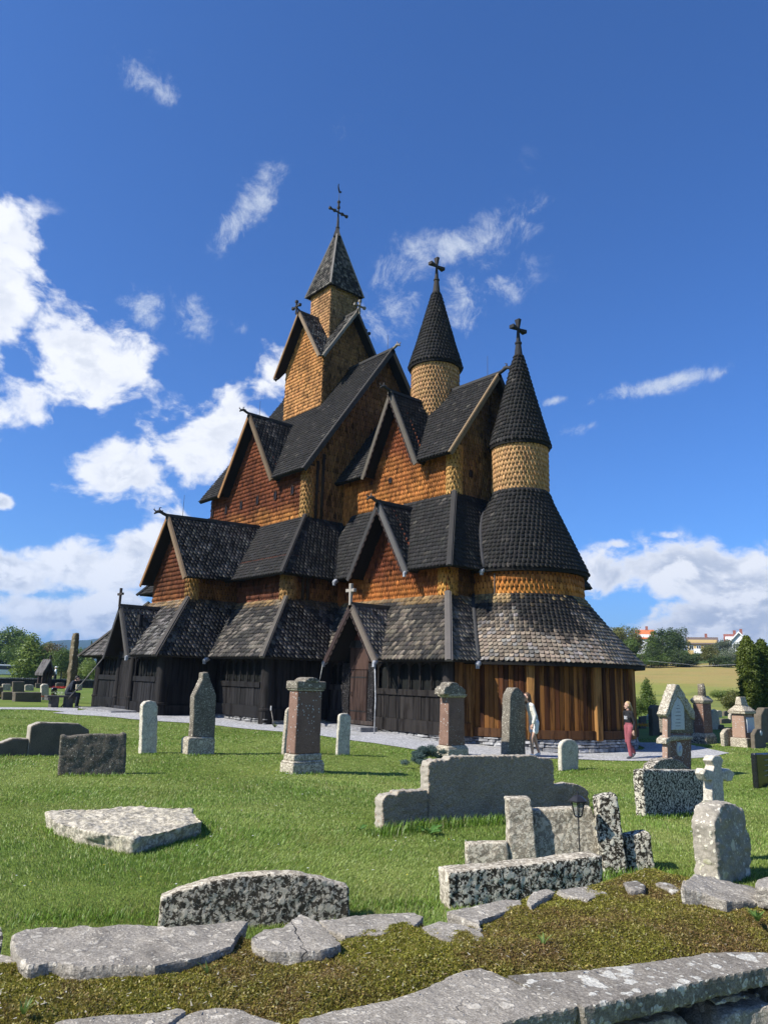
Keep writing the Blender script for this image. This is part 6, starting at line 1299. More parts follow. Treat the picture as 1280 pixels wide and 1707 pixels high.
def tree_px(kind, shape, seed, px, top, base_py, D, wpx, label, group, **k):
    """crown top at pixel (px, top), foot hidden or at base_py at distance D"""
    p = ondist(px, base_py, D); z0 = gz(p[0], p[1]); zt_ = ondist(px, top-(4 if shape == 'round' else 0), D)[2]; w_ = wpx/F*D*1.05; zz_ = min(z0, p[2]) if base_py else z0
    return tree(kind, shape, seed, (p[0], p[1], z0), zt_-z0, w_*{'round': 1.15, 'tall': 1.9, 'bush': .85, 'spruce': 1.9}[shape], label, group, **k)
GLT, GRT = 'trees beyond the left churchyard wall', 'trees on the slope at the right'
LT = [('mid', 'round', 1, 12, 1043, 172, 82, 'rounded green birch at the far left edge, taller than its neighbours'), ('mid', 'round', 2, -30, 1056, 172, 100, 'green tree half outside the left edge'), ('light', 'tall', 1, 47, 1053, 88, 58, 'light green cone shaped tree left of the tall standing stone'), ('olive', 'round', 1, 8, 1070, 175, 50, 'olive tree behind the parked van'),
      ('mid', 'round', 3, 36, 1056, 145, 60, 'bushy tree behind the light green cone shaped one'), ('rust', 'round', 2, 86, 1073, 120, 46, 'brownish green tree beside the roofed gate'), ('olive', 'round', 3, 76, 1069, 150, 44, 'olive tree rising behind the roofed gate'), ('mid', 'round', 1, 102, 1080, 110, 46, 'low green tree between gate and standing stone'), ('olive', 'bush', 2, 118, 1086, 115, 44, 'olive bush directly behind the standing stone'),
      ('mid', 'bush', 1, 62, 1092, 105, 60, 'wide green bush under the cone shaped tree'), ('light', 'bush', 2, 142, 1082, 90, 44, 'light green bush between standing stone and church'), ('light', 'bush', 3, 160, 1092, 80, 40, 'light green bush touching the church corner'), ('dark', 'spruce', 1, 147, 1068, 150, 22, 'dark pointed spruce above the church porch eave'), ('mid', 'bush', 3, 30, 1094, 160, 40, 'green bush beside the parked van'),
      ('dark', 'bush', 1, 172, 1100, 95, 40, 'dark bush hidden behind the church porch'), ('mid', 'round', 4, 130, 1078, 170, 50, 'distant green tree right of the standing stone')]
for kd, shp, sd_, px_, top, D, wp, lb in LT: tree_px(kd, shp, sd_, px_, top, 1130, D, wp, lb, GLT)
RTR = [('olive', 'round', 1, 1035, 1041, 185, 60, 'olive tree rising behind the apse roof edge'), ('olive', 'round', 2, 1060, 1045, 190, 46, 'olive tree left of the house with the orange roof'), ('mid', 'round', 2, 1046, 1058, 175, 50, 'green tree below the olive ones beside the apse'), ('mid', 'tall', 2, 1090, 1049, 180, 34, 'upright green tree right of the orange roof'),
       ('dark', 'round', 1, 1118, 1047, 190, 62, 'biggest dark crowned tree in the middle of the slope'), ('dark', 'round', 3, 1132, 1042, 215, 44, 'dark tall tree whose top stands above the biggest one'), ('dark', 'round', 2, 1105, 1062, 180, 48, 'dark tree below the orange roofed house'), ('mid', 'bush', 1, 1100, 1084, 172, 40, 'fresh green bush at the foot of the dark trees'), ('dark', 'bush', 2, 1130, 1078, 175, 44, 'dark bush at the field edge'), ('mid', 'bush', 3, 1070, 1080, 170, 44, 'green bush at the field edge nearest the apse'),
       ('dark', 'bush', 3, 1148, 1078, 178, 36, 'dark bush left of the bare bank'), ('olive', 'round', 3, 1182, 1076, 180, 38, 'olive tree in front of the brown roofed house'), ('grey', 'round', 1, 1205, 1066, 200, 44, 'grey green willow between the brown and the white house'), ('grey', 'bush', 2, 1222, 1082, 185, 44, 'grey green bush below the white house'), ('dark', 'bush', 1, 1196, 1088, 178, 40, 'dark bush below the grey green willow'), ('grey', 'round', 2, 1236, 1072, 190, 36, 'grey green tree in front of the white house'), ('mid', 'round', 4, 1268, 1076, 200, 50, 'green tree at the right edge behind the thujas'),
       ('dark', 'bush', 3, 1244, 1090, 178, 38, 'dark bush at the field edge near the thujas'), ('mid', 'bush', 2, 1282, 1088, 180, 50, 'green bush at the field edge by the right border'), ('dark', 'round', 4, 1085, 1075, 172, 36, 'dark tree standing at the upper field edge')]
for kd, shp, sd_, px_, top, D, wp, lb in RTR: tree_px(kd, shp, sd_, px_, top, 1108, D, wp, lb, GRT)
tree_px('mid', 'tall', 3, 1080, 1128, 1190, 62, 30, 'young green tree just behind the church corner by the path', 'small trees at the edge of the field'); tree_px('mid', 'bush', 2, 1068, 1150, 1190, 58, 24, 'bush tucked behind the apse corner', 'small trees at the edge of the field')
tree_px('olive', 'bush', 1, 1222, 1140, 1185, 66, 36, 'yellowish bush between the capped monument and the field', 'small trees at the edge of the field')
for i, (px_, py_, wp) in enumerate(((1200, 1136, 12), (1214, 1135, 14), (1226, 1137, 9))):
    D = 84; p = ondist(px_, py_, D); z0 = gz(p[0], p[1]); tree('light', 'bush', i+1, (p[0], p[1], z0), 1.3, 2.0, ('left', 'middle', 'right')[i]+' clump of yellow goldenrod on the field edge', 'clumps of goldenrod', name='goldenrod', cat='plant')
# thuja columns
def thuja(px, top, base, wpx, D, label, seed):
    p = ondist(px, base, D); z0 = gz(p[0], p[1]); h_ = ondist(px, top, D)[2]-z0; w_ = wpx/F*D; r_ = thing('thuja', (p[0], p[1], z0), label, 'tree', 'tall clipped thujas at the right edge'); cs = []
    random.seed(seed)
    for i in range(70): z = .12+.84*i/69; e = w_*.5*(min(1, (z-.05)*6)**.5)*max(.15, 1-max(0, (z-.72)/.28)**2.2); a = random.uniform(0, 6.28); cs.append((p[0]+math.cos(a)*e*.10, p[1]+math.sin(a)*e*.10, z0+z*h_, e*.98, e*.98, h_*.03))
    V, C = leaf_cloud(cs, 42000, .05, ((.05, .085, .012), (.16, .195, .03)), shell=.6); fast_mesh('crown', V, np.arange(len(V)).reshape(-1, 4), M_LEAF, C, r_)
    mb = MB(); mb.tube([(p[0], p[1], z0-.1), (p[0], p[1], z0+h_*.25), (p[0], p[1], z0+h_*.8)], [.16, .13, .03], 9); mb.build('trunk', M_BARK, r_, smooth=True)
thuja(1253, 1056, 1194, 30, 40, 'tall column shaped thuja, left one of the pair at the right edge', 3); thuja(1277, 1062, 1194, 30, 41, 'tall column shaped thuja at the very right edge, right one of the pair', 5); thuja(1300, 1060, 1196, 26, 42, 'tall column shaped thuja just outside the right edge', 6)
# blue juniper at the chancel corner
p = at(700, 1281); r_ = thing('juniper', p, 'low spreading blue green juniper left of the scroll topped monument', 'shrub'); cs = []
for i in range(34): a = random.uniform(0, 6.28); q = random.uniform(0, .58); cs.append((p[0]+math.cos(a)*q*.6-.0, p[1]+math.sin(a)*q*1.1+.08, p[2]+.12+.34*random.random()*(1-q*.9)+.14*max(0, math.sin(a)), .13, .13, .07))
V, C = leaf_cloud(cs, 26000, .012, GREENS['blue'], shell=.3); fast_mesh('foliage', V, np.arange(len(V)).reshape(-1, 4), M_LEAF, C, r_)
mb = MB(); mb.tube([p-(0, 0, .05), p+(0, .1, .2)], [.03, .012], 6); mb.build('stem', M_BARK, r_)
# weed with a stake beside the nave corner
blade_tuft('weed', at(458, 1213), 40, .18, .012, (.09, .13, .03), 1.0, 'small weed at the foot of the nave corner post')
q = at(457, 1212); mb = MB(); mb.tube([q, ony(452.5, 1185, q[1]-.0)], [.014, .014], 6, (.30, .27, .22)); sk = mb.build('stake', M_STONE, None, loc=q); props(sk, 'thin wooden stake with a small tag leaning at the nave corner', 'stake')
tp = ony(452, 1180, q[1]); mb = MB(); mb.box(tp-(.03, .012, .09), tp+(.03, .012, .07), (.5, .5, .48)); mb.build('tag', M_STONE, sk)
# ================================================================ houses on the slope
W_WALL = plain('white_boards', (.72, .72, .70), .7, .05, 3); Y_WALL = plain('ochre_boards', (.42, .30, .12), .8, .1, 3); T_RED = plain('orange_tiles', (.55, .16, .06), .8, .15, 2); T_BRN = plain('brown_tiles', (.13, .10, .085), .8, .15, 2); T_DR = plain('dark_red_tiles', (.25, .10, .075), .8, .15, 2); M_WIN = plain('window_glass', (.03, .035, .045), .2, .2, 3, .5)
def house(px, eave, base, D, wpx, dep, rise, wall, roof, label, gable_front=False, wins=3, floors=1, chim=True):
    c_ = ondist(px, base, D); z0 = gz(c_[0], c_[1])-.5; ze = float(ondist(px, eave, D)[2]); w = wpx/F*D; fwd = np.array((c_[0], c_[1], 0))/np.hypot(c_[0], c_[1]); rt = np.array((fwd[1], -fwd[0], 0)); z0 = min(z0, ze-3)
    r_ = thing('house', (c_[0], c_[1], z0), label, 'house'); o0 = np.array((c_[0], c_[1], 0)); P = lambda a, b_, z: o0+rt*a+fwd*b_+np.array((0, 0, z))
    if not gable_front:
        mb = MB(); mb.prism([P(-w/2, 0, z0), P(-w/2, 0, ze), P(-w/2, dep/2, ze+rise-.1), P(-w/2, dep, ze), P(-w/2, dep, z0)], rt*w); mb.build('wall', wall, r_)
        for s in (0, 1):
            mb = MB(); a0 = P(-w/2-.5, -.5 if s == 0 else dep+.5, ze-.35); a1 = P(-w/2-.5, dep/2, ze+rise); d = np.array((0, 0, -.25)); mb.prism([a0, a1, a1+d, a0+d], rt*(w+1)); rf = mb.build('roof', roof, r_)
    else:
        mb = MB(); mb.prism([P(-w/2, 0, z0), P(-w/2, 0, ze), P(0, 0, ze+rise-.1), P(w/2, 0, ze), P(w/2, 0, z0)], fwd*dep); mb.build('wall', wall, r_)
        for s in (-1, 1):
            mb = MB(); a0 = P(s*(w/2+.5), -.6, ze-.4); a1 = P(0, -.6, ze+rise); d = np.array((0, 0, -.22)); mb.prism([a0, a1, a1+d, a0+d], fwd*(dep+1.2)); rf = mb.build('roof', roof, r_)
            mb = MB(); mb.prism([a0+(0, 0, .03)-fwd*.03, a1+(0, 0, .03)-fwd*.03, a1-(0, 0, .45)-fwd*.03, a0-(0, 0, .45)-fwd*.03], fwd*.0+fwd*.06); mb.build('bargeboard', W_WALL, r_)
    for fl in range(floors):
        for i in range(wins):
            a = -w/2+w*(i+.5)/wins; zc = ze-1.7-2.7*fl; mb = MB(); mb.prism([P(a-.65, -.06, zc-.7), P(a+.65, -.06, zc-.7), P(a+.65, -.06, zc+.75), P(a-.65, -.06, zc+.75)], fwd*.1); wn = mb.build('window', W_WALL, r_)
            for sx in (-.31, .31): mb = MB(); mb.prism([P(a+sx-.25, -.09, zc-.58), P(a+sx+.25, -.09, zc-.58), P(a+sx+.25, -.09, zc+.62), P(a+sx-.25, -.09, zc+.62)], fwd*.04); mb.build('pane', M_WIN, wn)
    if chim: mb = MB(); mb.prism([P(w*.15-.4, dep/2-.4, ze+rise-.8), P(w*.15+.4, dep/2-.4, ze+rise-.8), P(w*.15+.4, dep/2+.4, ze+rise-.8), P(w*.15-.4, dep/2+.4, ze+rise-.8)], (0, 0, 1.9)); mb.build('chimney', T_DR, r_)
    return r_, P, w, ze
house(1075, 1062, 1085, 250, 24, 9, 2.6, W_WALL, T_RED, 'house with bright orange tiled roof half hidden by trees', wins=2)
r_, P, w, ze = house(1171, 1071, 1095, 255, 41, 9, 1.9, Y_WALL, T_BRN, 'long ochre house with a flat brown roof and white porch on the slope', wins=4, floors=1)
mb = MB(); mb.prism([P(-w*.3, -1.6, ze-3.4), P(-w*.02, -1.6, ze-3.4), P(-w*.02, -1.6, ze-2.0), P(-w*.3, -1.6, ze-2.0)], (P(0, 1, 0)-P(0, 0, 0))*1.4); mb.build('porch', W_WALL, r_)
house(1233, 1067, 1090, 240, 22, 12, 2.5, W_WALL, T_DR, 'white gabled farmhouse with a dark red roof beside the thujas', gable_front=True, wins=2, floors=2)
r_, P, w, ze = house(1222, 1066, 1085, 248, 20, 9, 1.9, W_WALL, T_DR, 'white wing of the farmhouse with dark red roof and chimney, left of the gable', wins=2, floors=1)
bpy.data.objects[r_.name]['category'] = 'house wing'
# bare bank between bushes
# ================================================================ distant hills
def m_hill(n, pos, b): f = n.noise(pos, .004, 6); return n.mix(f, (.016, .036, .022), (.035, .060, .034)), f, .5, 20.0
M_HILL = material('forest_hill', m_hill, 1.0, 0.0)
def hills(name, D, prof, dep, label):
    V = []; k = len(prof); n_ = 60; xs = np.linspace(prof[0][0], prof[-1][0], n_); hs = np.interp(xs, [p[0] for p in prof], [p[1] for p in prof])
    for i in range(n_):
        for j in range(12):
            t = j/11; p = ondist(xs[i], hs[i], D); ztop = p[2]; s_ = math.sin(math.pi*min(1, t*1.0)); dd = D-dep/2+dep*t; q = ondist(xs[i], 1120, dd); z = -25+(ztop+25)*math.sin(math.pi*t)**.8+9*mnoise.noise(Vector((q[0]*.003, q[1]*.003, 0)))*(s_); V.append((q[0], q[1], z))
    Q = [(i*12+j, (i+1)*12+j, (i+1)*12+j+1, i*12+j+1) for i in range(n_-1) for j in range(11)]; o_ = fast_mesh(name, V, Q, M_HILL); props(o_, label, kind='structure')
hills('hills', 3000, [(-500, 1110), (-200, 1085), (-60, 1092), (20, 1085), (55, 1078), (75, 1069), (110, 1067.5), (135, 1069), (165, 1064), (220, 1058), (320, 1062), (420, 1085)], 1500, 'blue forested hills on the horizon beyond the trees')
# ================================================================ left part of the churchyard
GC = 'modern headstones in the far left churchyard'
def far_stone(px, py, w, h_, mat, label, rnd=0, th=.2):
    o = [(px-w/2, py), (px-w/2, py-h_*(1-.25*rnd)), (px-w*.25, py-h_), (px+w*.25, py-h_), (px+w/2, py-h_*(1-.25*rnd)), (px+w/2, py)]
    return east_slab('headstone', (px, py), o, th, mat, label, 'headstone', GC, vox=.04, amp=.006)
far_stone(32, 1153, 20, 17, G_DARK, 'wide tall brown grey headstone behind the long low planter, far left', 0); far_stone(76, 1167, 13, 27, L_WHITE, 'tallest white headstone with a rounded ornament, left of the bench', .4)
far_stone(92, 1160, 9, 14, G_BLACK, 'small black headstone between the white one and the bench', .6); far_stone(12, 1151, 14, 11, L_GREY, 'grey headstone right of the van, in the back row'); far_stone(50, 1151, 15, 10, L_GREY, 'low grey headstone with white top behind the planter', .5)
far_stone(65, 1147, 9, 8, G_DARK, 'small dark headstone beneath the roofed gate'); far_stone(101, 1148, 14, 10, G_DARK, 'dark headstone beside the red flowers', .4); far_stone(2, 1165, 9, 20, G_DARK, 'dark headstone at the far left border of the view'); far_stone(15, 1167, 20, 14, G_DARK, 'black framed low headstone with golden flowers in front')
far_stone(133, 1150, 10, 9, L_GREY, 'pale headstone partly behind the seated man'); far_stone(84, 1140, 6, 6, L_WHITE, 'tiny white headstone against the hedge'); far_stone(118, 1139, 5, 5, L_WHITE, 'tiny pale stone at the foot of the standing stone')
far_stone(48, 1170, 44, 16, G_DARK, 'long low dark grey stone planter in the front row, far left', 0, .5)
def posy(px, py, cols, label, s=.35):
    p = at(px, py); V = []; C = []; n_ = 260; P = np.array(p)+rng.normal(0, 1, (n_, 3))*np.array((s*.35, s*.6, .04))+np.array((0, 0, .22)); 
    for i in range(n_): t = rng.normal(0, 1, 3); t /= np.linalg.norm(t); b_ = np.cross(t, rng.normal(0, 1, 3)); b_ /= np.linalg.norm(b_); q = P[i]; V += [q-t*.03, q+b_*.03, q+t*.03]; C += [np.array(random.choice(cols))]*3
    c_ = p; o_ = fast_mesh('flower_bed', np.array(V)-c_, np.arange(n_*3).reshape(-1, 3), M_LEAF, np.array(C)); o_.location = tuple(c_); props(o_, label, 'flowers', 'grave flowers', 'stuff')
posy(59, 1168, [(.6, .03, .02), (.5, .02, .02), (.1, .2, .04)], 'bright red flowers at the end of the long planter', .5); posy(103, 1151, [(.6, .03, .02), (.65, .05, .03)], 'red flowers on a grave behind the bench', .7); posy(16, 1166, [(.4, .25, .05), (.3, .2, .05), (.1, .15, .04)], 'golden brown flowers before the black framed headstone', .5)
posy(104, 1162, [(.6, .6, .5), (.2, .3, .06)], 'white flowers on a grave behind the bench seat', .5); posy(1073, 1216, [(.7, .22, .02), (.6, .4, .03)], 'orange flowers on a grave at the right church corner', .4); posy(120, 1170, [(.7, .7, .65), (.3, .1, .3), (.1, .15, .05)], 'white and purple flowers under the bench', .3)
# hedge wall at the back
pA, pB = at(-60, 1143), at(185, 1148); d = pB-pA; L = np.hypot(d[0], d[1]); r_ = thing('boundary_wall', pA, 'low dark dry stone wall along the back of the left churchyard', 'wall'); dn = d/L; sd2 = np.array((dn[1], -dn[0], 0))
mb = MB(); z0_ = float(pA[2]); mb.prism([pA+(0, 0, -.2), pB+(0, 0, -.2), pB+(0, 0, .62), pA+(0, 0, .62)], sd2*-.5, (.05, .048, .042)); mb.build('wall', M_STONE, r_)
for i in range(70):
    s0 = L*i/70; p = pA+dn*s0; mb = MB(); mb.beam(p+(0, 0, .66)-sd2*.25, p+dn*(L/70-.04)+(0, 0, .66)-sd2*.25, .62, .10, col=(.26*random.uniform(.6, 1.3),)*3); mb.build('coping_stone', M_STONE, r_)
# standing stone
B = at(124, 1172); r2 = thing('standing_stone', B, 'very tall slender leaning standing stone left of the church', 'standing stone')
P = [onx(px, py, B[0]) for px, py in ((110, 1175), (115, 1145), (120, 1105), (125, 1062), (127, 1055), (133, 1055), (133, 1075), (131, 1110), (128, 1145), (128, 1175))]; V, F_ = prismVF(P, (-.45, 0, 0)); remesh_obj('stone', V, F_, .04, m_lich('standing_rock', (.10, .085, .06), (.26, .25, .21), .4, 3.5, (.17, .15, .11), yellow=.4), .05, 2, r2)
# roofed gate
B = at(73, 1146); r_ = thing('roofed_gate', B, 'small dark wooden gate with a steep gabled roof, by the back wall', 'gate'); f = lambda a, b_, z: np.array((B[0]+b_, B[1]+a, B[2]+z))
s = math.hypot(B[0], B[1])/F
for a in (-9*s*.5, 9*s*.55):
    for b_ in (-.5, .5): mb = MB(); mb.beam(f(a, b_, -.1), f(a, b_, 24*s), .22, .22, up=(1, 0, 0), col=(.05, .035, .03)); mb.build('post', M_TAR, r_)
for sg in (-1, 1):
    mb = MB(); a0, a1 = f(sg*9*s, -1.0, 21*s), f(0, -1.0, 41*s); mb.prism([a0, a1, a1-(0, 0, .2), a0-(0, 0, .2)], (2.0, 0, 0), (.10, .095, .09)); mb.build('roof', M_TAR, r_)
mb = MB(); mb.prism([f(-6*s, .8, 23*s), f(6*s, .8, 23*s), f(0, .8, 38*s)], (-.1, 0, 0), (.03, .022, .02)); mb.build('gable_panel', M_TAR, r_)
mb = MB(); mb.beam(f(0, .9, 41*s), f(0, .9, 47*s), .12, .12, up=(1, 0, 0), col=(.05, .05, .05)); mb.build('finial', M_TAR, r_)
# parked van
VP = ondist(4, 1128, 150); z0 = gz(VP[0], VP[1]); s = 150/F; r_ = thing('parked_van', (VP[0], VP[1], z0), 'white van parked beyond the boundary wall at the far left', 'van'); fw = np.array((VP[0], VP[1], 0)); fw /= np.linalg.norm(fw); rt = np.array((fw[1], -fw[0], 0)); P = lambda a, b_, z: np.array((VP[0], VP[1], z0))+rt*a+fw*b_+np.array((0, 0, z))
Wp = plain('white_car_paint', (.75, .76, .78), .3, .03, 3, .5); mb = MB(); prof = [(2.5, .35), (2.5, 1.0), (2.3, 1.15), (1.5, 1.95), (1.2, 2.05), (-2.4, 2.05), (-2.5, 1.9), (-2.55, .35)]
mb.prism([P(-a, 0, z) for a, z in prof], fw*1.9); mb.build('body', Wp, r_, bevel=.06)
mb = MB(); mb.prism([P(-2.15, -.02, 1.2), P(-1.5, -.02, 1.85), P(-.9, -.02, 1.85), P(-.9, -.02, 1.2)], fw*.05); mb.build('window', M_WIN, r_)
mb = MB(); mb.prism([P(-.7, -.02, 1.2), P(-.7, -.02, 1.85), P(1.9, -.02, 1.85), P(1.9, -.02, 1.2)], fw*.05); mb.build('window', M_WIN, r_)
for a in (-1.6, 1.6):
    mb = MB(); mb.tube([P(a, -.03, .34), P(a, .22, .34)], [.34, .34], 16); wh = mb.build('wheel', plain('rubber', (.015, .015, .015), .8), r_); mb = MB(); mb.tube([P(a, -.04, .34), P(a, -.02, .34)], [.2, .2], 12); mb.build('rim', plain('wheel_rim', (.4, .4, .42), .4), wh)
# bench
BB = at(104, 1180); x0 = BB[0]; r_ = thing('bench', BB, 'heavy dark wooden bench on the grass with a man sitting on its right end', 'bench'); yl = float(onx(78, 1175, x0)[1]); yr = float(onx(131, 1175, x0)[1]); zb = BB[2]; M_OLD = plain('old_bench_wood', (.085, .08, .07), .85, .25, 6)
for i in range(3): mb = MB(); mb.box((x0-.42+i*.14, yl, zb+.42), (x0-.42+i*.14+.125, yr, zb+.50), None); mb.build('seat_board', M_OLD, r_, bevel=.01)
for y in (yl+.35, yr-.35): mb = MB(); mb.box((x0-.40, y-.16, zb-.05), (x0-.05, y+.16, zb+.42)); mb.build('leg', M_OLD, r_, bevel=.02)
mb = MB(); mb.box((x0-.44, yl+.02, zb+.30), (x0+.02, yl+.14, zb+.42)); mb.build('end_board', M_OLD, r_, bevel=.01)
for i, (px_, py_, n_, L) in enumerate(((40, 1690, 14, .05), (345, 1622, 10, .04), (905, 1575, 12, .045), (1120, 1560, 10, .04))):
    q = onz(px_, py_, .81); blade_tuft('wall_weed', q, n_, L, .003, (.17, .25, .06), 1.0, ('small grass weed in the moss at the bottom left corner', 'tiny weed in the moss below the two left slabs', 'small weed in the moss above the long front slab', 'small weed in the moss below the right slabs')[i])
def litter():
    V, F_, C = [], [], []; k = 0
    for i in range(260):
        px_ = random.uniform(-20, 1300); t = random.random(); py_ = np.interp(px_, tx, ty)*(1-t)+np.interp(px_, bx_, by_)*t; p = onz(px_, py_, .815)
        a = random.uniform(0, 6.28); L = random.uniform(.003, .010); w = random.uniform(.001, .0035); d = np.array((math.cos(a), math.sin(a), random.uniform(-.2, .3)))*L; s = np.array((-math.sin(a), math.cos(a), 0))*w; p = p+(0, 0, random.uniform(.0, .012))
        V += [p-d-s, p-d+s, p+d+s*.4, p+d-s*.4]; F_.append((k, k+1, k+2, k+3)); k += 4; C += [np.array(random.choice([(.50, .44, .33), (.32, .22, .12), (.60, .56, .48), (.40, .28, .14)]))]*4
    fast_mesh('litter', np.array(V), np.array(F_), M_LEAF, np.array(C), WT, 'stuff')
litter()
mb = MB(); pts = [ondist(1080, 1101.5, 150), ondist(1110, 1104.5, 152), ondist(1140, 1107, 155), ondist(1165, 1110, 158), ondist(1250, 1107, 160)]; mb.tube(pts, [.035]*5, 6, (.5, .5, .48)); props(mb.build('overhead_cable', M_STONE, None, loc=pts[2]), 'thin pale cable hanging along the upper edge of the field', 'cable')
# ================================================================ people
def ellip(c, r_, k=12, l=8):
    V = []; F_ = []
    for i in range(l+1):
        ph = math.pi*i/l
        for j in range(k): th = 2*math.pi*j/k; V.append((c[0]+r_[0]*math.sin(ph)*math.cos(th), c[1]+r_[1]*math.sin(ph)*math.sin(th), c[2]+r_[2]*math.cos(ph)))
    for i in range(l):
        for j in range(k): a = i*k+j; b_ = i*k+(j+1) % k; F_.append((a, b_, b_+k, a+k))
    return V, F_
def person(loc, yaw, bones, mats, label, scale=1.0, vox=.011, extras=None):
    """bones: (p, q, r0, r1, material, squash) in body space: x forward, y to the person's left, z up; joined into one surface"""
    r_ = thing('person', loc, label, 'person'); c_, s_ = math.cos(yaw), math.sin(yaw)
    def wv(p): return np.array((loc[0]+scale*(p[0]*c_-p[1]*s_), loc[1]+scale*(p[0]*s_+p[1]*c_), loc[2]+scale*p[2]))
    mb = MB(); segs = []
    for (p, q, r0, r1, mt, *sq) in bones:
        p, q = np.array(p, float), np.array(q, float); L = np.linalg.norm(q-p); ts = np.linspace(0, 1, 5)
        pts = [p-(q-p)/max(L, 1e-6)*r0*.8, p-(q-p)/max(L, 1e-6)*r0*.4]+[p+(q-p)*t for t in ts]+[q+(q-p)/max(L, 1e-6)*r1*.4, q+(q-p)/max(L, 1e-6)*r1*.8]; rs = [r0*.5, r0*.9]+[r0+(r1-r0)*t for t in ts]+[r1*.9, r1*.5]
        tmp = MB(); tmp.tube(pts, rs, 12); V = np.array(tmp.v[0])
        if sq:
            ctr = (p+q)/2; 
            for ax, f in zip((0, 1), sq[0]): V[:, ax] = (V[:, ax]-np.interp(V[:, 2], sorted((p[2], q[2]+1e-6)), [p[ax], q[ax]] if p[2] < q[2] else [q[ax], p[ax]]))*f+np.interp(V[:, 2], sorted((p[2], q[2]+1e-6)), [p[ax], q[ax]] if p[2] < q[2] else [q[ax], p[ax]])
        mb.add([wv(v) for v in V], tmp.f); segs.append((wv(p), wv(q), r0*scale, r1*scale, mt))
    def fm(c_, nn):
        best, bi = 1e9, 0
        for (p, q, r0, r1, mt) in segs:
            d = q-p; t = min(1, max(0, np.dot(c_-p, d)/max(np.dot(d, d), 1e-9))); e = np.linalg.norm(c_-p-d*t)-(r0+(r1-r0)*t)
            if e < best: best, bi = e, mt
        return bi
    body = remesh_obj('body', np.vstack(mb.v), mb.f, vox, mats[0], 0, 6, r_, mats=mats, face_mat=fm)
    return r_, wv, body
SKIN = plain('skin', (.52, .32, .23), .55, .08, 30); HBL = plain('blond_hair', (.42, .29, .14), .6, .3, 60); HBR = plain('brown_hair', (.10, .06, .035), .6, .3, 60); HDK = plain('dark_hair', (.02, .016, .014), .55, .3, 60)
BTOP = plain('black_cotton', (.014, .014, .016), .85, .2, 20); PINK = plain('faded_raspberry_trousers', (.26, .075, .088), .9, .22, 9); SHOE = plain('grey_shoes', (.07, .075, .085), .7, .3, 20); CREAM = plain('cream_knit', (.62, .60, .52), .9, .08, 30); WHT = plain('white_shorts', (.75, .75, .74), .85, .05, 20); WSH = plain('white_shoes', (.65, .65, .62), .6, .1, 20); NAVY = plain('dark_navy_cloth', (.018, .022, .032), .85, .2, 20)
def hand(b, wr, dirn_, side, mt, curl=.5):
    """palm plus five fingers of unequal length with a bend, thumb leaving the side of the palm"""
    wr = np.array(wr, float); d = np.array(dirn_, float); d /= np.linalg.norm(d); sv = np.cross(d, (0, 0, 1)) if abs(d[2]) < .9 else np.array((1.0, 0, 0)); sv /= np.linalg.norm(sv); up = np.cross(sv, d)
    b.append((wr, wr+d*.075, .022, .034, mt))
    for i, L in enumerate((.060, .068, .072, .062)):
        o_ = wr+d*.08+sv*(-.030+.02*i); k = o_+d*L*.55+up*curl*.012*side; b.append((o_, k, .0095, .009, mt)); b.append((k, k+d*L*.40+up*curl*.03*side, .009, .008, mt))
    o_ = wr+d*.03+sv*.030*side; k = o_+d*.03+sv*.022*side; b.append((o_, k, .011, .010, mt)); b.append((k, k+d*.028, .010, .009, mt))
def head(b, c, f, mt, hair=None):
    """head, neck direction given by f (face direction)"""
    c = np.array(c, float); f = np.array(f, float); f /= np.linalg.norm(f); s = np.array((-f[1], f[0], 0)); u = np.array((0, 0, 1.0))
    b.append((c-f*.005+u*.02, c+u*.045, .080, .076, mt)); b.append((c+f*.02-u*.055, c+f*.012+u*.0, .052, .068, mt)); b.append((c+f*.084-u*.005, c+f*.104-u*.026, .008, .014, mt)); b.append((c+f*.062-u*.085, c+f*.066-u*.08, .022, .022, mt))
    for sg in (-1, 1): b.append((c+s*.08*sg+u*.012, c+s*.082*sg-u*.02, .014, .010, mt))
    b.append((c+f*.083-u*.048-s*.015, c+f*.083-u*.048+s*.015, .009, .009, mt))
def face_bits(r_, wv, c, f, mt_eye, sc_=1.0):
    c = np.array(c, float); f = np.array(f, float); f /= np.linalg.norm(f); s = np.array((-f[1], f[0], 0))
    for sg in (-1, 1):
        p = c+f*.076+s*.030*sg+np.array((0, 0, .008)); V, F_ = ellip((0, 0, 0), (.010, .010, .007), 8, 6); mb = MB(); mb.add([wv(p+np.array(v)) for v in V], F_); mb.build('eye', mt_eye, r_, smooth=True)
EYE = plain('dark_eye', (.03, .025, .02), .3, .1, 20, .5)
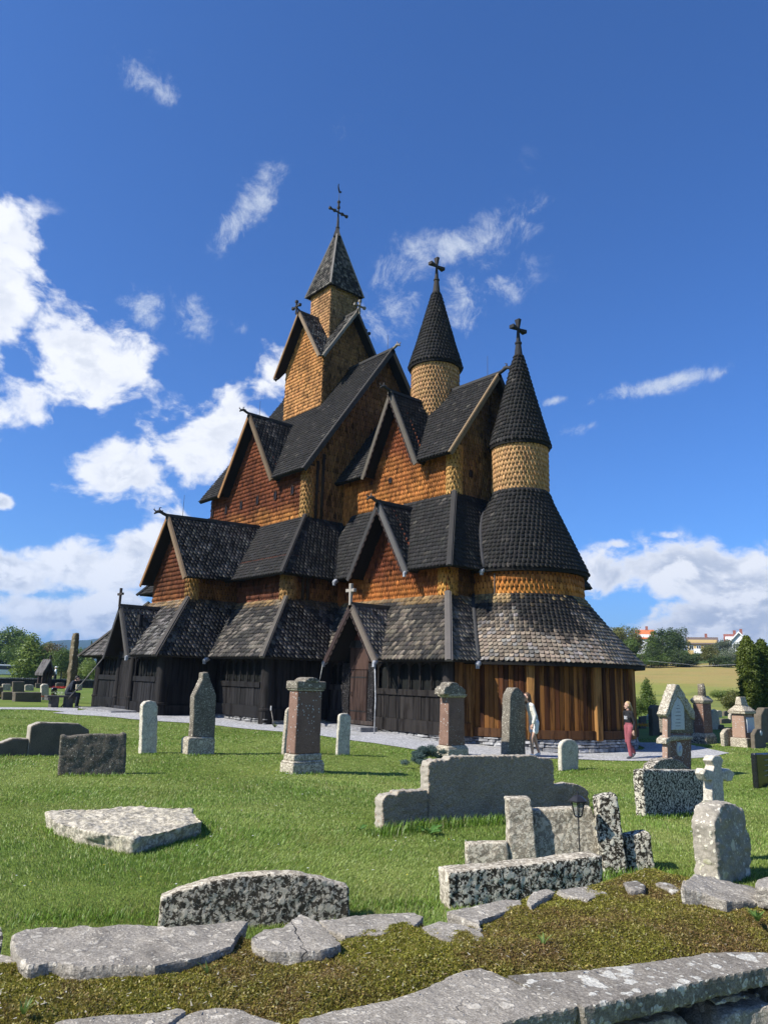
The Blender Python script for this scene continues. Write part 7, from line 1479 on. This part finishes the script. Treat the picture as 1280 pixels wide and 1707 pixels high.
# woman in black top and raspberry trousers, walking left (towards the camera's left), looking left
wl_dir = -np.array((CR[0], CR[1])); base_yaw = math.atan2(wl_dir[1], wl_dir[0])
def walker(): pass
loc = at(1050, 1265); yaw = base_yaw+R(22)
b = [((0, 0, .98), (.0, 0, 1.06), .125, .115, 1, (.78, 1.12)), ((0, 0, 1.06), (.015, 0, 1.24), .112, .125, 2, (.78, 1.1)), ((.015, 0, 1.24), (.01, 0, 1.36), .128, .10, 2, (.8, 1.25)), ((.01, .15, 1.38), (.01, -.15, 1.38), .055, .055, 2),
     ((.01, 0, 1.38), (.02, 0, 1.50), .048, .046, 0), ((0, 0, 1.085), (.0, 0, 1.10), .108, .108, 0, (.78, 1.08)),
     ((.0, .085, .95), (.10, .085, .52), .098, .066, 1), ((.10, .085, .52), (.045, .085, .12), .070, .060, 1), ((.05, .085, .07), (.18, .085, .035), .042, .032, 3),
     ((.0, -.085, .95), (.02, -.085, .52), .098, .066, 1), ((.02, -.085, .52), (-.22, -.085, .20), .070, .058, 1), ((-.25, -.085, .155), (-.16, -.085, .06), .040, .032, 3),
     ((.01, .17, 1.36), (-.04, .215, 1.10), .050, .042, 2), ((-.04, .215, 1.10), (.02, .23, .88), .042, .032, 2), ((.01, -.17, 1.36), (-.06, -.22, 1.10), .050, .042, 2), ((-.06, -.22, 1.10), (-.07, -.23, .87), .042, .032, 2)]
hand(b, (.02, .23, .85), (.05, 0, -1), 1, 0); hand(b, (-.07, -.23, .84), (.05, 0, -1), -1, 0)
hf = np.array((math.cos(R(-12)), math.sin(R(-12)), 0)); head(b, (.03, 0, 1.585), hf, 0)
PW, wv, bd = person(loc, yaw, b, [SKIN, PINK, BTOP, SHOE], 'blonde woman walking in black cropped top and raspberry trousers by the apse, looking left', .985, .0095)
face_bits(PW, wv, (.03, 0, 1.585), hf, EYE)
def hair(r_, wv, blobs, mat, vox=.012):
    mb = MB()
    for (p, q, r0, r1) in blobs: tmp = MB(); p, q = np.array(p, float), np.array(q, float); d = (q-p)/max(np.linalg.norm(q-p), 1e-6); tmp.tube([p-d*r0*.8, p-d*r0*.4, p, (p+q)/2, q, q+d*r1*.4, q+d*r1*.8], [r0*.5, r0*.9, r0, (r0+r1)/2, r1, r1*.9, r1*.5], 12); mb.add([wv(v) for v in tmp.v[0]], tmp.f)
    return remesh_obj('hair', np.vstack(mb.v), mb.f, vox, mat, .006, 40, r_)
c0 = np.array((.03, 0, 1.585)); hair(PW, wv, [(c0-hf*.035+(0, 0, .05), c0-hf*.02+(0, 0, .062), .084, .082), (c0-hf*.05-(0, 0, .0), c0-hf*.04+(0, 0, .04), .078, .082), (c0-hf*.10, c0-hf*.16-(0, 0, .12), .040, .034), (c0-hf*.16-(0, 0, .12), c0-hf*.17-(0, 0, .26), .032, .016)], HBL)
# printed blob on the top, waistband
mb = MB(); 
for k in range(9):
    y, z = (k % 3-1)*.045+.01, 1.19+(k//3)*.035; w = .018 if k % 2 else .022
    mb.add([wv((.125-.06*abs(y)*5*.5, y-w, z-w*.6)), wv((.125-.06*abs(y)*5*.5, y+w, z-w*.6)), wv((.128-.06*abs(y)*5*.5, y+w, z+w*.6)), wv((.128-.06*abs(y)*5*.5, y-w, z+w*.6))], [(0, 1, 2, 3)])
pr = mb.build('shirt_print', plain('pale_print', (.5, .5, .52), .8), PW); pr['kind'] = 'stuff'
# girl in cream sweater and white shorts, back half hidden by the speckled pillar
loc = at(891, 1262); yaw = base_yaw+R(14)
b = [((0, 0, .90), (.0, 0, 1.0), .125, .12, 2, (.85, 1.1)), ((0, 0, 1.0), (.02, 0, 1.22), .130, .125, 1, (.85, 1.15)), ((.02, 0, 1.22), (.04, 0, 1.34), .125, .09, 1, (.85, 1.3)), ((.04, .14, 1.35), (.04, -.14, 1.35), .055, .055, 1), ((0, 0, .84), (0, 0, .90), .132, .132, 1, (.85, 1.1)),
     ((.04, 0, 1.36), (.07, 0, 1.46), .045, .043, 0), ((.0, .08, .88), (.02, .08, .66), .098, .088, 2), ((.0, -.08, .88), (.02, -.08, .66), .098, .088, 2), ((.02, .08, .68), (.12, .08, .48), .072, .055, 0), ((.12, .08, .48), (.10, .08, .11), .055, .036, 0), ((.10, .08, .06), (.22, .08, .035), .038, .030, 3),
     ((.02, -.08, .68), (-.04, -.08, .48), .072, .055, 0), ((-.04, -.08, .48), (-.16, -.08, .12), .055, .036, 0), ((-.17, -.08, .08), (-.06, -.08, .035), .038, .030, 3),
     ((.04, .16, 1.33), (.03, .21, 1.08), .058, .05, 1), ((.03, .21, 1.08), (.12, .20, .88), .05, .04, 1), ((.04, -.16, 1.33), (-.02, -.21, 1.08), .058, .05, 1), ((-.02, -.21, 1.08), (.02, -.2, .86), .05, .04, 1)]
hand(b, (.13, .20, .85), (.3, 0, -1), 1, 0); hand(b, (.02, -.2, .83), (.1, 0, -1), -1, 0); hf = np.array((1, 0, 0.0)); head(b, (.09, 0, 1.545), hf, 0)
LN = lambda p: np.array((p[0]+max(0, p[2]-.9)*.20, p[1], p[2]-max(0, p[2]-.9)*.04)); b = [(LN(t[0]), LN(t[1]))+tuple(t[2:]) for t in b]; HG = tuple(LN((.09, 0, 1.545)))
PG, wv, bd = person(loc, yaw, b, [SKIN, CREAM, WHT, WSH], 'person in cream sweater and white shorts, half hidden behind the speckled pillar', 1.12, .010)
face_bits(PG, wv, HG, hf, EYE); c0 = np.array(HG); hair(PG, wv, [(c0-hf*.035+(0, 0, .05), c0-hf*.02+(0, 0, .06), .086, .084), (c0-hf*.05, c0-hf*.04+(0, 0, .04), .08, .084), (c0-hf*.07-(0, 0, .02), c0-hf*.12-(0, 0, .22), .070, .045), (c0-hf*.12-(0, 0, .22), c0-hf*.16-(0, 0, .36), .045, .022), (c0-hf*.02-(0, .07, .02), c0-hf*.03-(0, .07, .16), .035, .02)], HBR)
# man sitting on the bench bent over a phone, facing right-front
sx, sy = x0-.22, yr-.42; loc = (sx, sy, zb+.0); yaw = R(60)
b = [((0, 0, .60), (.06, 0, .78), .15, .145, 1, (.9, 1.15)), ((.06, 0, .78), (.20, 0, 1.02), .145, .12, 1, (.9, 1.2)), ((.19, .16, 1.02), (.19, -.16, 1.02), .06, .06, 1), ((.22, 0, 1.05), (.28, 0, 1.13), .05, .048, 0),
     ((.02, .10, .57), (.45, .12, .56), .085, .065, 1), ((.45, .12, .56), (.42, .12, .10), .062, .045, 1), ((.42, .12, .05), (.57, .12, .035), .042, .034, 2), ((.02, -.10, .57), (.45, -.12, .56), .085, .065, 1), ((.45, -.12, .56), (.40, -.12, .10), .062, .045, 1), ((.40, -.12, .05), (.55, -.12, .035), .042, .034, 2),
     ((.20, .19, .98), (.16, .24, .74), .052, .042, 1), ((.16, .24, .74), (.38, .10, .72), .040, .030, 1), ((.20, -.19, .98), (.16, -.24, .74), .052, .042, 1), ((.16, -.24, .74), (.38, -.08, .72), .040, .030, 1)]
hand(b, (.39, .09, .725), (1, -.5, .25), 1, 0); hand(b, (.39, -.07, .725), (1, .5, .25), -1, 0); hf = np.array((1, 0, 0.0)); head(b, (.34, 0, 1.20), hf, 0)
PM, wv, bd = person(loc, yaw, b, [SKIN, NAVY, SHOE], 'man in dark clothes sitting on the bench, bent over a phone', 1.0, .014); face_bits(PM, wv, (.34, 0, 1.20), hf, EYE)
c0 = np.array((.34, 0, 1.20)); hair(PM, wv, [(c0-hf*.03+(0, 0, .05), c0-hf*.01+(0, 0, .062), .084, .082), (c0-hf*.05, c0-hf*.04+(0, 0, .04), .076, .082)], HDK)
mb = MB(); mb.prism([wv((.50, .035, .74)), wv((.50, -.035, .74)), wv((.53, -.035, .88)), wv((.53, .035, .88))], (.006, .006, 0)); ph = mb.build('phone', BTOP, None, loc=wv((.5, 0, .78))); props(ph, 'black phone held in the hands of the seated man', 'phone')
# distant walker in white by the back wall
loc = at(91, 1143); yaw = base_yaw+R(20)
b = [((0, 0, .95), (.0, 0, 1.05), .13, .12, 2, (.85, 1.1)), ((0, 0, 1.05), (.02, 0, 1.38), .13, .11, 1, (.85, 1.25)), ((0, 0, 1.4), (.02, 0, 1.5), .05, .05, 0), ((0, .09, .92), (.12, .09, .5), .1, .07, 2), ((.12, .09, .5), (.05, .09, .08), .07, .05, 2), ((0, -.09, .92), (-.05, -.09, .5), .1, .07, 2), ((-.05, -.09, .5), (-.2, -.09, .12), .07, .05, 2), ((.05, .09, .06), (.17, .09, .03), .04, .03, 2), ((-.2, -.09, .08), (-.08, -.09, .03), .04, .03, 2),
     ((.02, .17, 1.36), (.05, .22, 1.1), .055, .045, 1), ((.05, .22, 1.1), (.15, .2, .9), .04, .03, 0), ((.02, -.17, 1.36), (-.05, -.22, 1.1), .055, .045, 1), ((-.05, -.22, 1.1), (.0, -.22, .88), .04, .03, 0)]
hand(b, (.16, .2, .87), (.3, 0, -1), 1, 0); hand(b, (.0, -.22, .85), (.1, 0, -1), -1, 0); head(b, (.03, 0, 1.6), (1, 0, 0), 0)
PD, wv, bd = person(loc, yaw, b, [SKIN, WHT, NAVY], 'distant person in white shirt and dark trousers walking by the back wall at the left', 1.0, .016)
mb = MB(); V, F_ = ellip((.02, 0, 1.66), (.10, .09, .06)); mb.add([wv(v) for v in V], F_); V, F_ = ellip((.03, 0, 1.64), (.15, .14, .012)); mb.add([wv(v) for v in V], F_); o_ = mb.build('hat', WHT, PD, smooth=True); o_['kind'] = 'stuff'

# ================================================================ haze
def haze():
    me = bpy.data.meshes.new('haze'); mb = MB(); mb.box((-9300, -9300, -60), (9300, 9300, 235)); M_ = bpy.data.materials.new('haze_air'); M_.use_nodes = True; t = M_.node_tree; t.nodes.clear(); q = N(t)
    v = q.new('ShaderNodeVolumePrincipled', {'Color': (.42, .66, 1.0, 1), 'Density': HAZE, 'Anisotropy': 0.3}); o = q.new('ShaderNodeOutputMaterial'); t.links.new(v.outputs[0], o.inputs['Volume'])
    o_ = mb.build('haze', M_, None); props(o_, 'thin blue summer haze filling the air', kind='stuff')
HAZE = 0.00020
haze()
